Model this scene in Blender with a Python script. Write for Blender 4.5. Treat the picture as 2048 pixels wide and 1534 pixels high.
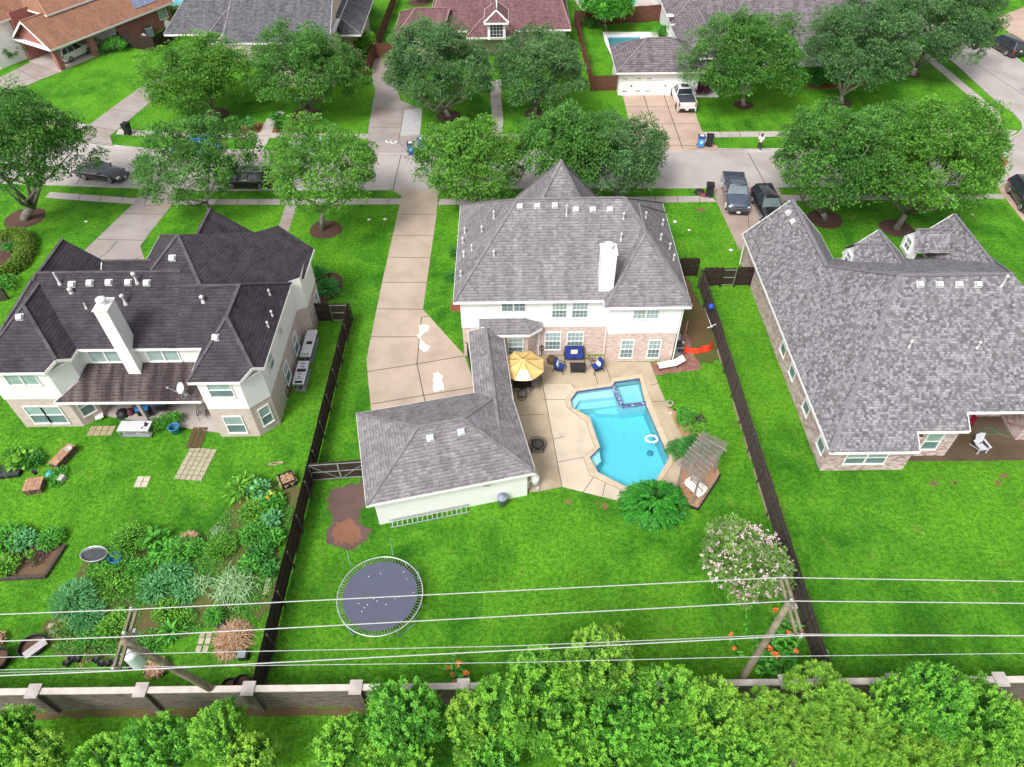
import bpy, bmesh, math, random
import numpy as np
from mathutils import Vector, Matrix
from mathutils.geometry import tessellate_polygon
for o in list(bpy.data.objects): bpy.data.objects.remove(o)
scene=bpy.context.scene
# ---------- camera ----------
CF,CH,CP,CR=1420.0,36.0,math.radians(46.5),math.radians(0.7)   # focal (px of 2048), height, pitch, roll
fwd=np.array([0,math.cos(CP),-math.sin(CP)]); r0=np.array([1.,0,0]); u0=np.array([0,math.sin(CP),math.cos(CP)])
rgt=r0*math.cos(CR)-u0*math.sin(CR); upv=u0*math.cos(CR)+r0*math.sin(CR)
cam=bpy.data.cameras.new('camera'); camo=bpy.data.objects.new('camera',cam); scene.collection.objects.link(camo)
cam.sensor_width=36; cam.lens=CF/2048*36; cam.clip_start=0.5; cam.clip_end=1500
M=Matrix(((rgt[0],upv[0],-fwd[0],0),(rgt[1],upv[1],-fwd[1],0),(rgt[2],upv[2],-fwd[2],CH),(0,0,0,1)))
camo.matrix_world=M; scene.camera=camo
# ---------- sky, sun, exposure ----------
SUN_DIR=Vector((-0.36,-0.52,0.78)).normalized()
SEL=math.asin(SUN_DIR.z); SAZ=math.atan2(SUN_DIR.x,SUN_DIR.y)
w=bpy.data.worlds.new('World'); scene.world=w; w.use_nodes=True; nt=w.node_tree; nt.nodes.clear()
sky=nt.nodes.new('ShaderNodeTexSky'); sky.sky_type='NISHITA'; sky.sun_disc=False; sky.sun_elevation=SEL; sky.sun_rotation=SAZ
sky.air_density=1.0; sky.dust_density=5.0; sky.ozone_density=1.0
hs=nt.nodes.new('ShaderNodeHueSaturation'); hs.inputs['Saturation'].default_value=0.22
bg=nt.nodes.new('ShaderNodeBackground'); bg.inputs['Strength'].default_value=0.15
out=nt.nodes.new('ShaderNodeOutputWorld')
nt.links.new(sky.outputs[0],hs.inputs['Color']); nt.links.new(hs.outputs[0],bg.inputs['Color']); nt.links.new(bg.outputs[0],out.inputs[0])
sl=bpy.data.lights.new('sun','SUN'); sl.energy=1.5; sl.angle=math.radians(16); sl.color=(1,0.965,0.92)
so=bpy.data.objects.new('sun',sl); scene.collection.objects.link(so); so.rotation_euler=SUN_DIR.to_track_quat('Z','Y').to_euler()
scene.view_settings.view_transform='Standard'; scene.view_settings.look='None'; scene.view_settings.gamma=1
scene.view_settings.exposure=0.62
scene.render.engine='CYCLES'
scene.cycles.max_bounces=6; scene.cycles.transparent_max_bounces=12
# ---------- geometry helpers ----------
def ray(px,py): return fwd+rgt*((px-1024)/CF)-upv*((py-767)/CF)
def at(px,py,z=0.0):
    d=ray(px,py); t=(z-CH)/d[2]; return Vector((d[0]*t,d[1]*t,z))
def onY(px,py,Y):
    d=ray(px,py); t=Y/d[1]; return Vector((d[0]*t,Y,CH+d[2]*t))
def onX(px,py,X):
    d=ray(px,py); t=X/d[0]; return Vector((X,d[1]*t,CH+d[2]*t))
def onplane(px,py,p,n):
    d=Vector(ray(px,py)); c=Vector((0,0,CH)); t=(p-c).dot(n)/d.dot(n); return c+d*t
rnd=random.Random(7)
ORG={}
class MB:
    def __init__(s): s.v=[]; s.f=[]; s.m=[]; s.sm=[]
    def face(s,pts,m=0,sm=False):
        b=len(s.v); s.v+= [Vector(p) for p in pts]; s.f.append(tuple(range(b,b+len(pts)))); s.m.append(m); s.sm.append(sm); return s
    def mesh(s,vs,fs,m=0,sm=False):
        b=len(s.v); s.v+=[Vector(p) for p in vs]
        for f in fs: s.f.append(tuple(b+i for i in f)); s.m.append(m); s.sm.append(sm)
        return s
    def box(s,c,d,rz=0,m=0,rx=0,ry=0):
        R=Matrix.Rotation(rz,3,'Z')@Matrix.Rotation(ry,3,'Y')@Matrix.Rotation(rx,3,'X'); c=Vector(c)
        vs=[c+R@Vector((x*d[0]/2,y*d[1]/2,z*d[2]/2)) for x in(-1,1) for y in(-1,1) for z in(-1,1)]
        return s.mesh(vs,[(0,1,3,2),(4,6,7,5),(0,4,5,1),(2,3,7,6),(0,2,6,4),(1,5,7,3)],m)
    def bar(s,a,b,w,h=None,m=0,up=(0,0,1)):
        a=Vector(a); b=Vector(b); h=h or w; d=(b-a)
        if d.length<1e-6: return s
        d.normalize(); u=Vector(up)
        if abs(d.dot(u))>.98: u=Vector((0,1,0))
        x=d.cross(u).normalized(); y=x.cross(d)
        vs=[p+x*i*w/2+y*j*h/2 for p in(a,b) for i,j in((-1,-1),(1,-1),(1,1),(-1,1))]
        return s.mesh(vs,[(3,2,1,0),(4,5,6,7),(0,1,5,4),(1,2,6,5),(2,3,7,6),(3,0,4,7)],m)
    def tube(s,pts,rs,n=8,m=0,sm=True,cap=True,closed=False):
        pts=[Vector(p) for p in pts]; L=len(pts)
        if not hasattr(rs,'__len__'): rs=[rs]*L
        vs=[]; pv=None
        for i,p in enumerate(pts):
            if closed: d=pts[(i+1)%L]-pts[i-1]
            else: d=pts[min(i+1,L-1)]-pts[max(i-1,0)]
            d.normalize()
            x=(d.orthogonal() if pv is None else (pv-d*pv.dot(d)))
            if x.length<1e-5: x=d.orthogonal()
            x.normalize(); pv=x; y=d.cross(x)
            vs+=[p+(x*math.cos(2*math.pi*k/n)+y*math.sin(2*math.pi*k/n))*rs[i] for k in range(n)]
        fs=[]
        for i in range(L if closed else L-1):
            j=(i+1)%L
            for k in range(n): fs.append((i*n+k,i*n+(k+1)%n,j*n+(k+1)%n,j*n+k))
        if cap and not closed: fs+= [tuple(range(n-1,-1,-1)),tuple(range((L-1)*n,L*n))]
        return s.mesh(vs,fs,m,sm)
    def lathe(s,prof,c=(0,0,0),n=20,m=0,sm=True,sx=1,sy=1,rz=0):
        c=Vector(c); vs=[]; R=Matrix.Rotation(rz,3,'Z')
        for r,z in prof:
            vs+=[c+R@Vector((r*sx*math.cos(2*math.pi*k/n),r*sy*math.sin(2*math.pi*k/n),z)) for k in range(n)]
        fs=[(i*n+k,i*n+(k+1)%n,(i+1)*n+(k+1)%n,(i+1)*n+k) for i in range(len(prof)-1) for k in range(n)]
        return s.mesh(vs,fs,m,sm)
    def prism(s,poly,z0,z1,m=0,mt=None,bottom=False):
        n=len(poly); P=[Vector((p[0],p[1],0)) for p in poly]
        if sum(P[i].x*P[(i+1)%n].y-P[(i+1)%n].x*P[i].y for i in range(n))<0: P.reverse()
        for i in range(n):
            a,b=P[i],P[(i+1)%n]; s.face([(a.x,a.y,z0),(b.x,b.y,z0),(b.x,b.y,z1),(a.x,a.y,z1)],m)
        for tri in tessellate_polygon([P]):
            t=[P[i] for i in tri]
            if (t[1]-t[0]).cross(t[2]-t[0]).z<0: t.reverse()
            s.face([(p.x,p.y,z1) for p in t],m if mt is None else mt)
            if bottom: s.face([(p.x,p.y,z0) for p in reversed(t)],m)
        return s
    def sheet(s,polys,z,m=0):
        loops=[[Vector((p[0],p[1],0)) for p in l] for l in polys]; flat=[p for l in loops for p in l]
        for tri in tessellate_polygon(loops):
            t=[flat[i] for i in tri]
            if (t[1]-t[0]).cross(t[2]-t[0]).length<1e-9: continue
            if (t[1]-t[0]).cross(t[2]-t[0]).z<0: t.reverse()
            s.face([(p.x,p.y,z) for p in t],m)
        return s
    def xf(s,Mx):
        s.v=[Mx@v for v in s.v]; return s
    def build(s,name,mats,parent=None,bevel=0,uv=True,label=None,weld=False):
        off=ORG.get(parent.name,Vector((0,0,0))) if parent else Vector((0,0,0))
        me=bpy.data.meshes.new(name); me.from_pydata([v-off for v in s.v],[],s.f)
        if not isinstance(mats,(list,tuple)): mats=[mats]
        for m in mats: me.materials.append(m)
        me.polygons.foreach_set('material_index',s.m); me.polygons.foreach_set('use_smooth',s.sm)
        if uv and len(s.f)<60000:
            ul=me.uv_layers.new(name='UVMap'); dat=[0.0]*(2*len(me.loops)); Z=Vector((0,0,1)); k=0
            for f in s.f:
                a=s.v[f[0]]; nn=Vector((0,0,0))
                for i in range(1,len(f)-1): nn+=(s.v[f[i]]-a).cross(s.v[f[i+1]]-a)
                if nn.length<1e-12: nn=Z.copy()
                nn.normalize()
                if abs(nn.z)>.995: u=Vector((1,0,0)); v=Vector((0,1,0))
                else: u=Z.cross(nn).normalized(); v=nn.cross(u)
                for i in f:
                    dat[2*k]=s.v[i].dot(u); dat[2*k+1]=s.v[i].dot(v); k+=1
            ul.data.foreach_set('uv',dat)
        me.update(); o=bpy.data.objects.new(name,me); scene.collection.objects.link(o)
        if weld:
            bm=bmesh.new(); bm.from_mesh(me); bmesh.ops.remove_doubles(bm,verts=bm.verts,dist=1e-4); bm.to_mesh(me); bm.free()
        if parent: o.parent=parent; ORG[o.name]=off
        if bevel:
            b=o.modifiers.new('b','BEVEL'); b.width=bevel; b.segments=2; b.limit_method='ANGLE'
        if label: o['label']=label
        return o
def thing(name,label,cat,loc=(0,0,0),rz=0,group=None,world=True):
    o=bpy.data.objects.new(name,None); scene.collection.objects.link(o); o.location=loc; o.rotation_euler=(0,0,rz); o.empty_display_size=.3
    if world: ORG[o.name]=Vector(loc)
    else: ORG[o.name]=Vector((0,0,0))
    return tag(o,label,cat,group)
def tag(o,label,cat,group=None,kind=None):
    if label: o['label']=label
    if cat: o['category']=cat
    if group: o['group']=group
    if kind: o['kind']=kind
    return o
def single(mb,name,mats,label,cat,group=None,kind=None,**k):
    c=sum(((v) for v in mb.v),Vector())/len(mb.v); c.z=min(v.z for v in mb.v)
    for i,v in enumerate(mb.v): mb.v[i]=v-c
    o=mb.build(name,mats,**k); o.location=c; return tag(o,label,cat,group,kind)
def struct(mb,name,mats,label=None,**k):
    o=mb.build(name,mats,**k); o['kind']='structure'
    if label: o['label']=label
    return o
def dup(root,loc,rz,label,group=None):
    r=root.copy(); scene.collection.objects.link(r); r.location=loc; r.rotation_euler=(0,0,rz); r['label']=label
    if group: r['group']=group
    for ch in list(root.children):
        c=ch.copy(); scene.collection.objects.link(c); c.parent=r
        for g in list(ch.children):
            d=g.copy(); scene.collection.objects.link(d); d.parent=c
    return r
# ---------- materials ----------
class NM:
    def __init__(s,name,rough=.7,spec=.3,metal=0):
        s.m=bpy.data.materials.new(name); s.m.use_nodes=True; s.t=s.m.node_tree; s.b=s.t.nodes['Principled BSDF']
        s.b.inputs['Roughness'].default_value=rough; s.b.inputs['Specular IOR Level'].default_value=spec; s.b.inputs['Metallic'].default_value=metal
        s.tc=s.t.nodes.new('ShaderNodeTexCoord'); s.geo=None
    def n(s,ty,**k):
        x=s.t.nodes.new(ty)
        for a,b in k.items():
            if hasattr(x,a): setattr(x,a,b)
        return x
    def l(s,a,b): s.t.links.new(a,b)
    def pos(s):
        if s.geo is None: s.geo=s.n('ShaderNodeNewGeometry')
        return s.geo.outputs['Position']
    def noise(s,scale,detail=3,vec=None,rough=.55,dist=0):
        x=s.n('ShaderNodeTexNoise'); x.inputs['Scale'].default_value=scale; x.inputs['Detail'].default_value=detail; x.inputs['Roughness'].default_value=rough; x.inputs['Distortion'].default_value=dist
        s.l(vec if vec is not None else s.pos(),x.inputs['Vector']); return x.outputs['Fac']
    def ramp(s,fac,stops):
        x=s.n('ShaderNodeValToRGB'); e=x.color_ramp.elements
        e[0].position=stops[0][0]; e[0].color=(*stops[0][1],1); e[1].position=stops[-1][0]; e[1].color=(*stops[-1][1],1)
        for p,c in stops[1:-1]: q=e.new(p); q.color=(*c,1)
        s.l(fac,x.inputs[0]); return x.outputs[0]
    def mix(s,fac,a,b,mode='MIX'):
        x=s.n('ShaderNodeMix',data_type='RGBA',blend_type=mode)
        for sock,v in((x.inputs[0],fac),(x.inputs[6],a),(x.inputs[7],b)):
            if isinstance(v,(int,float)): sock.default_value=v
            elif isinstance(v,tuple): sock.default_value=(*v,1) if len(v)==3 else v
            else: s.l(v,sock)
        return x.outputs[2]
    def math(s,op,a,b=0.5,c=None):
        x=s.n('ShaderNodeMath',operation=op)
        for i,v in enumerate((a,b)+((c,) if c is not None else ())):
            if isinstance(v,(int,float)): x.inputs[i].default_value=v
            else: s.l(v,x.inputs[i])
        return x.outputs[0]
    def maprange(s,v,a,b,c=0,d=1):
        x=s.n('ShaderNodeMapRange'); s.l(v,x.inputs[0])
        for i,q in zip((1,2,3,4),(a,b,c,d)): x.inputs[i].default_value=q
        return x.outputs[0]
    def scale(s,vec,sc):
        x=s.n('ShaderNodeMapping'); x.inputs['Scale'].default_value=sc; s.l(vec,x.inputs['Vector']); return x.outputs[0]
    def col(s,c):
        if isinstance(c,tuple): s.b.inputs['Base Color'].default_value=(*c,1)
        else: s.l(c,s.b.inputs['Base Color'])
        return s
    def bump(s,h,st=.3,d=.02):
        x=s.n('ShaderNodeBump'); x.inputs['Strength'].default_value=st; x.inputs['Distance'].default_value=d; s.l(h,x.inputs['Height']); s.l(x.outputs[0],s.b.inputs['Normal']); return s
def plain(name,c,rough=.6,spec=.3,metal=0,var=.18,sc=3.0):
    n=NM(name,rough,spec,metal)
    f=n.noise(sc,4,n.tc.outputs['Object']); lo=tuple(x*(1-var) for x in c); hi=tuple(min(1,x*(1+var)) for x in c)
    n.col(n.ramp(f,[(.3,lo),(.7,hi)])); return n.m
def shingle(name,c1,c2,mort,stain,bw=.32,rh=.21,streak=.3,row_shadow=.5,vm=.0,thr=.34,stcol=None,tabs=0):
    n=NM(name,.9,.15); uv=n.tc.outputs['UV']
    b=n.n('ShaderNodeTexBrick'); n.l(uv,b.inputs['Vector'])
    for k,v in(('Color1',(*c1,1)),('Color2',(*c2,1)),('Mortar',(*mort,1)),('Scale',1.0),('Mortar Size',vm),('Mortar Smooth',.4),('Bias',-.15),('Brick Width',bw),('Row Height',rh)): b.inputs[k].default_value=v
    b.offset=.37; base=b.outputs['Color']
    if tabs:
        b2=n.n('ShaderNodeTexBrick'); n.l(n.scale(uv,(1.07,1,1)),b2.inputs['Vector']); b2.offset=.61
        for k,v in(('Color1',(0,0,0,1)),('Color2',(1,1,1,1)),('Mortar',(.5,.5,.5,1)),('Scale',1.0),('Mortar Size',0.0),('Bias',0.0),('Brick Width',bw*.83),('Row Height',rh)): b2.inputs[k].default_value=v
        sc=n.n('ShaderNodeSeparateColor'); n.l(b2.outputs['Color'],sc.inputs[0])
        base=n.mix(n.maprange(sc.outputs[0],.62,.70,0,tabs),base,mort); base=n.mix(n.maprange(sc.outputs[0],.30,.22,0,tabs*.8),base,tuple(min(1,x*1.35) for x in c2))
    f=n.noise(1.1,5); col=n.mix(n.maprange(f,.35,.7,0,.35 if tabs else .5),base,stain)
    st=n.noise(1.0,4,n.scale(uv,(1.6,.16,1))); col=n.mix(n.maprange(st,.45,.7,0,streak),col,stcol or tuple(min(1,x*1.5) for x in c2))
    sx=n.n('ShaderNodeSeparateXYZ'); n.l(uv,sx.inputs[0]); fr=n.math('FRACT',n.math('DIVIDE',sx.outputs[1],rh))
    brk=n.noise(1.0,2,n.scale(uv,(3.2,4.76,1))); lim=n.maprange(brk,.38,.62,.10,thr+.12)
    row=n.math('LESS_THAN',fr,lim); col=n.mix(n.math('MULTIPLY',row,row_shadow),col,mort)  # dark band paints the shadow line of each shingle course
    g=n.noise(9,2); col=n.mix(.45,col,n.ramp(g,[(.38,(.55,.55,.55)),(.62,(1,1,1))]),'MULTIPLY')
    n.col(col); n.bump(fr,.35,-.02); return n.m
def brickm(name,c1,c2,mort,patch,bw=.24,rh=.085,pf=.5):
    n=NM(name,.85,.2); uv=n.tc.outputs['UV']
    b=n.n('ShaderNodeTexBrick'); n.l(uv,b.inputs['Vector'])
    for k,v in(('Color1',(*c1,1)),('Color2',(*c2,1)),('Mortar',(*mort,1)),('Scale',1.0),('Mortar Size',.012),('Mortar Smooth',.3),('Brick Width',bw),('Row Height',rh)): b.inputs[k].default_value=v
    f=n.noise(2.2,5,n.scale(uv,(1,3,1))); col=n.mix(n.maprange(f,.5,.72,0,pf),b.outputs['Color'],patch)
    f2=n.noise(5,3,n.scale(uv,(1,4,1))); col=n.mix(n.maprange(f2,.5,.7,0,.6),col,tuple(min(1,x*1.35) for x in c1))
    n.col(col); n.bump(b.outputs['Fac'],.3,-.01); return n.m
def sidingm(name,c,pitch=.19):
    n=NM(name,.55,.3); sx=n.n('ShaderNodeSeparateXYZ'); n.l(n.tc.outputs['UV'],sx.inputs[0])
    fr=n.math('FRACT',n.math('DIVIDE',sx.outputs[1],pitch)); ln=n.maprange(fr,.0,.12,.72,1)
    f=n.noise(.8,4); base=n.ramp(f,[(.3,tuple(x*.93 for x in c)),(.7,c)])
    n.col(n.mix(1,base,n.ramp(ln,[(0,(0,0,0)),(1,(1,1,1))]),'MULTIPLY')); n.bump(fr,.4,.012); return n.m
def concrete(name,c,stain,sc=.5,rough=.75,amt=.6,spec=.3):
    n=NM(name,rough,spec); f=n.noise(sc,6); col=n.ramp(f,[(.3,tuple(x*.82 for x in c)),(.5,c),(.72,tuple(min(1,x*1.1) for x in c))])
    s2=n.noise(.22,5,dist=.6); col=n.mix(n.maprange(s2,.5,.72,0,amt),col,stain)
    g=n.noise(22,2); col=n.mix(.25,col,n.ramp(g,[(.3,(.6,.6,.6)),(.7,(1,1,1))]),'MULTIPLY')
    n.col(col); n.bump(n.noise(12,4),.12,.01); return n.m
def grassm():
    n=NM('grass',.9,.12)
    big=n.noise(.07,4); mid=n.noise(.40,5,dist=.5); fine=n.noise(4.2,3,rough=.6,dist=.5); vf=n.noise(11,2,rough=.6)
    col=n.ramp(mid,[(.36,(.035,.155,.008)),(.5,(.062,.235,.012)),(.64,(.105,.31,.016))])
    col=n.mix(n.maprange(big,.45,.62,0,.6),col,(.135,.37,.018))
    dry=n.noise(.8,5,dist=.9); col=n.mix(n.maprange(dry,.62,.76,0,.55),col,(.24,.27,.06))
    st=n.noise(1.0,2,n.scale(n.pos(),(.9,.05,1))); col=n.mix(n.maprange(st,.45,.62,0,.4),col,(.115,.33,.016))
    k=n.mix(.5,n.ramp(fine,[(.40,(.30,.34,.22)),(.60,(1.25,1.2,1.35))]),n.ramp(vf,[(.38,(.35,.38,.3)),(.62,(1.2,1.2,1.3))]))
    col=n.mix(.85,col,k,'MULTIPLY')
    n.col(col); n.bump(n.math('ADD',fine,vf),.9,.06); return n.m
def leafm(name,c,c2=None,trans=.35,rough=.55):
    c2=c2 or tuple(x*1.5 for x in c)
    m=bpy.data.materials.new(name); m.use_nodes=True; t=m.node_tree; b=t.nodes['Principled BSDF']; o=t.nodes['Material Output']
    a=t.nodes.new('ShaderNodeAttribute'); a.attribute_name='tint'
    r=t.nodes.new('ShaderNodeValToRGB'); r.color_ramp.elements[0].color=(*c,1); r.color_ramp.elements[1].color=(*c2,1)
    t.links.new(a.outputs['Fac'],r.inputs[0]); t.links.new(r.outputs[0],b.inputs['Base Color'])
    b.inputs['Roughness'].default_value=rough; b.inputs['Specular IOR Level'].default_value=.25
    tr=t.nodes.new('ShaderNodeBsdfTranslucent'); t.links.new(r.outputs[0],tr.inputs[0])
    mx=t.nodes.new('ShaderNodeMixShader'); mx.inputs[0].default_value=trans
    t.links.new(b.outputs[0],mx.inputs[1]); t.links.new(tr.outputs[0],mx.inputs[2]); t.links.new(mx.outputs[0],o.inputs[0]); return m
G={}
G['grass']=grassm()
G['street']=concrete('street_concrete',(.40,.36,.345),(.30,.25,.225),.35,.55,.7,.5)
G['kerb']=concrete('kerb_concrete',(.46,.43,.42),(.3,.27,.25),1.2)
G['walk']=concrete('sidewalk_concrete',(.45,.40,.38),(.30,.24,.21),.6,.6,.7,.4)
G['drive']=concrete('driveway_concrete',(.44,.35,.28),(.33,.26,.20),.5,.65,.5,.35)
G['drive_old']=concrete('old_driveway_concrete',(.33,.29,.275),(.26,.18,.13),.5,.55,.7,.4)
G['drive_tan']=concrete('tan_driveway_concrete',(.46,.34,.27),(.33,.22,.15),.5,.55,.6,.4)
G['deck']=concrete('pool_deck_concrete',(.43,.35,.25),(.28,.23,.14),.6,.8,.75)
G['deck_new']=concrete('clean_deck_concrete',(.54,.46,.36),(.45,.37,.28),.6,.8,.4)
G['coping']=concrete('coping_stone',(.52,.42,.30),(.45,.35,.24),1.5,.7,.4)
G['joint']=plain('joint_dark',(.07,.055,.045),.9)
G['soil']=concrete('soil',(.11,.065,.04),(.20,.13,.07),1.8,.95,.6)
G['redsoil']=concrete('red_soil',(.21,.10,.06),(.12,.08,.07),1.0,.95,.7)
G['sidesoil']=concrete('side_yard_soil',(.13,.085,.04),(.05,.11,.015),.9,.95,.8)
G['mulch']=concrete('mulch',(.085,.045,.035),(.15,.09,.06),6,.95,.5)
G['redmulch']=concrete('red_mulch',(.26,.08,.05),(.14,.06,.04),6,.95,.5)
G['stonechip']=concrete('stone_chips',(.42,.24,.14),(.22,.11,.06),9,.9,.8)
G['white']=plain('white_paint',(.82,.81,.80),.45,var=.03)
G['white2']=plain('white_trim',(.80,.79,.77),.5,var=.05)
G['siding']=sidingm('white_siding',(.82,.81,.80))
G['stucco']=plain('cream_stucco',(.62,.54,.44),.85,var=.06)
G['vent']=plain('aged_vent_metal',(.52,.51,.51),.6,var=.15)
G['black']=plain('black_plastic',(.022,.022,.025),.5)
G['rubber']=plain('rubber',(.018,.018,.018),.8)
G['steel']=plain('galvanised_steel',(.50,.52,.54),.35,.5,.6,var=.1)
G['greymetal']=plain('grey_metal',(.36,.37,.39),.45,.4,.3,var=.12)
G['iron']=plain('dark_iron',(.03,.028,.028),.5,.4,.3)
G['wood_dark']=plain('dark_stained_wood',(.034,.022,.017),.85,var=.5,sc=5)
G['wood_grey']=plain('weathered_wood',(.065,.050,.046),.9,var=.45,sc=5)
G['wood_red']=plain('brown_stained_wood',(.13,.05,.035),.85,var=.3,sc=4)
G['wood_post']=plain('pale_timber',(.36,.27,.19),.8,var=.2,sc=4)
G['sh_mid']=shingle('grey_shingles',(.175,.162,.172),(.29,.272,.29),(.075,.068,.074),(.17,.155,.165),bw=.28,rh=.2,row_shadow=.5)
G['sh_dark']=shingle('dark_shingles',(.038,.033,.043),(.062,.054,.068),(.018,.015,.02),(.10,.088,.092),bw=.5,streak=.32,row_shadow=.45)
G['sh_porch']=shingle('stained_shingles',(.035,.027,.036),(.055,.043,.05),(.018,.014,.016),(.09,.06,.05),bw=.5,streak=.55,stcol=(.24,.19,.175))
G['sh_light']=shingle('variegated_shingles',(.14,.134,.145),(.31,.30,.32),(.06,.056,.062),(.20,.192,.205),bw=.21,rh=.165,streak=.08,row_shadow=.35,thr=.2,tabs=.45)
G['sh_maroon']=shingle('maroon_shingles',(.12,.06,.065),(.22,.12,.125),(.07,.035,.04),(.18,.10,.10))
G['sh_brown']=shingle('brown_shingles',(.24,.115,.075),(.34,.17,.11),(.15,.07,.05),(.28,.17,.13))
G['sh_grey2']=shingle('cool_grey_shingles',(.085,.083,.095),(.165,.16,.18),(.045,.043,.05),(.11,.107,.12),tabs=.3)
G['sh_taupe']=shingle('taupe_shingles',(.11,.092,.105),(.24,.21,.23),(.055,.045,.052),(.15,.13,.145),bw=.35,rh=.3,row_shadow=.6)
G['cap_mid']=plain('ridge_cap_grey',(.18,.168,.178),.9,var=.25,sc=2)
G['cap_dark']=plain('ridge_cap_dark',(.085,.074,.082),.9,var=.35,sc=2)
G['cap_light']=plain('ridge_cap_pale',(.165,.155,.172),.9,var=.3,sc=6)
G['cap_maroon']=plain('ridge_cap_maroon',(.24,.14,.14),.9); G['cap_brown']=plain('ridge_cap_brown',(.36,.19,.13),.9)
G['br_mid']=brickm('pink_beige_brick',(.46,.31,.26),(.66,.56,.52),(.56,.50,.46),(.33,.12,.05),pf=.45)
G['br_left']=brickm('pale_brick',(.46,.37,.33),(.55,.46,.42),(.50,.44,.40),(.33,.24,.2))
G['br_right']=brickm('pink_grey_brick',(.30,.16,.15),(.66,.54,.54),(.62,.58,.57),(.30,.17,.16),bw=.3,rh=.13,pf=.3)
G['br_red']=brickm('red_brick',(.25,.06,.05),(.34,.10,.08),(.45,.33,.31),(.14,.04,.04),bw=.26,rh=.1)
def glassm(name,c,rough=.12):
    n=NM(name,rough,.6); f=n.noise(1.3,3); n.col(n.ramp(f,[(.3,tuple(x*.8 for x in c)),(.7,tuple(min(1,x*1.15) for x in c))])); return n.m
G['pane_up']=glassm('window_blind_pane',(.30,.40,.39)); G['pane_lo']=glassm('window_screen_pane',(.13,.20,.21),.4); G['pane_dark']=glassm('dark_pane',(.035,.045,.05))
G['carglass']=glassm('car_glass',(.03,.04,.05),.06); G['windscreen']=glassm('windscreen_glass',(.13,.17,.18),.06)
# ---------- roofs, walls, windows ----------
class Roof:
    def __init__(s,pivot=(0,0),rz=0):
        s.sh=MB(); s.cap=MB(); s.fa=MB(); s.T=Matrix.Translation((pivot[0],pivot[1],0))@Matrix.Rotation(rz,4,'Z')
    def P(s,p): return s.T@Vector(p)
    def capline(s,a,b,w=.24):
        w*=.85
        a=s.P(a); b=s.P(b)
        if (a-b).length<.3: return
        s.cap.bar(a+Vector((0,0,.015)),b+Vector((0,0,.015)),w,.05)
    def face(s,pts): s.sh.face([s.P(p) for p in pts])
    def fascia(s,a,b,h=.2,dz=0):
        a=s.P(a); b=s.P(b); a=a+Vector((0,0,-h/2-.01+dz)); b=b+Vector((0,0,-h/2-.01+dz)); s.fa.bar(a,b,.05,h)
    def block(s,x0,x1,y0,y1,z,r0,r1,axis='x',gable=(0,0),clip={},fas=True,caps=True,soffit=True,rake=True,skip=()):
        r0=Vector(r0); r1=Vector(r1)
        C=[Vector((x0,y0,z)),Vector((x1,y0,z)),Vector((x1,y1,z)),Vector((x0,y1,z))]
        if axis=='x': ends=[r0,r1,r1,r0]
        else: ends=[r0,r0,r1,r1]
        pre=[None]*4; nxt=[None]*4; hip=[None]*4
        for i in range(4):
            c=C[i]
            if i in clip:
                k=clip[i]; h=ends[i]-c; t=k/(abs(h.x)+abs(h.y)); hip[i]=c+h*t
                dp=(C[i-1]-c).normalized(); dn=(C[(i+1)%4]-c).normalized(); pre[i]=c+dp*k; nxt[i]=c+dn*k
            else: pre[i]=nxt[i]=hip[i]=c
        for i in range(4):
            j=(i+1)%4; pts=[hip[i]] if i in clip else []
            pts+= [nxt[i],pre[j]]+([hip[j]] if j in clip else [])
            pts.append(ends[j]); 
            if (ends[i]-ends[j]).length>1e-3: pts.append(ends[i])
            gi={('x',1):1,('x',3):0,('y',0):0,('y',2):1}.get((axis,i))
            if gi is not None and gable[gi]: continue
            s.face(pts)
        for i in range(4):
            if fas and i not in skip:
                s.fascia(nxt[i],pre[(i+1)%4])
                if i in clip: s.fascia(pre[i],hip[i]); s.fascia(hip[i],nxt[i])
            if caps:
                gi={('x',0):0,('x',3):0,('x',1):1,('x',2):1,('y',0):0,('y',1):0,('y',2):1,('y',3):1}[(axis,i)]
                if not gable[gi]: s.capline(hip[i],ends[i])
                elif rake: s.fascia(hip[i],ends[i])
        if caps: s.capline(r0,r1)
        if soffit:
            sp=[]
            for i in range(4): sp+= [pre[i],nxt[i]] if i in clip else [C[i]]
            s.fa.face([s.P((p.x,p.y,z-.13)) for p in reversed(sp)])
        return s
    def gablewall(s,mb,p0,p1,z,apex,m=0): mb.face([s.P((p0[0],p0[1],z)),s.P((p1[0],p1[1],z)),s.P(apex)],m)
    def build(s,parent,msh,mcap,mfas=None,name='roof'):
        o=s.sh.build(name,msh,parent)
        if s.cap.v: s.cap.build('ridge_cap',mcap,o)
        if s.fa.v: s.fa.build('fascia',mfas or G['white2'],o)
        return o
def wallring(mb,poly,z0,z1,m=0,close=True):
    P=[Vector((p[0],p[1],0)) for p in poly]
    a=sum(P[i].x*P[(i+1)%len(P)].y-P[(i+1)%len(P)].x*P[i].y for i in range(len(P)))
    if a<0: P.reverse()
    for i in range(len(P) if close else len(P)-1):
        p,q=P[i],P[(i+1)%len(P)]; mb.face([(p.x,p.y,z0),(q.x,q.y,z0),(q.x,q.y,z1),(p.x,p.y,z1)],m)
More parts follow.
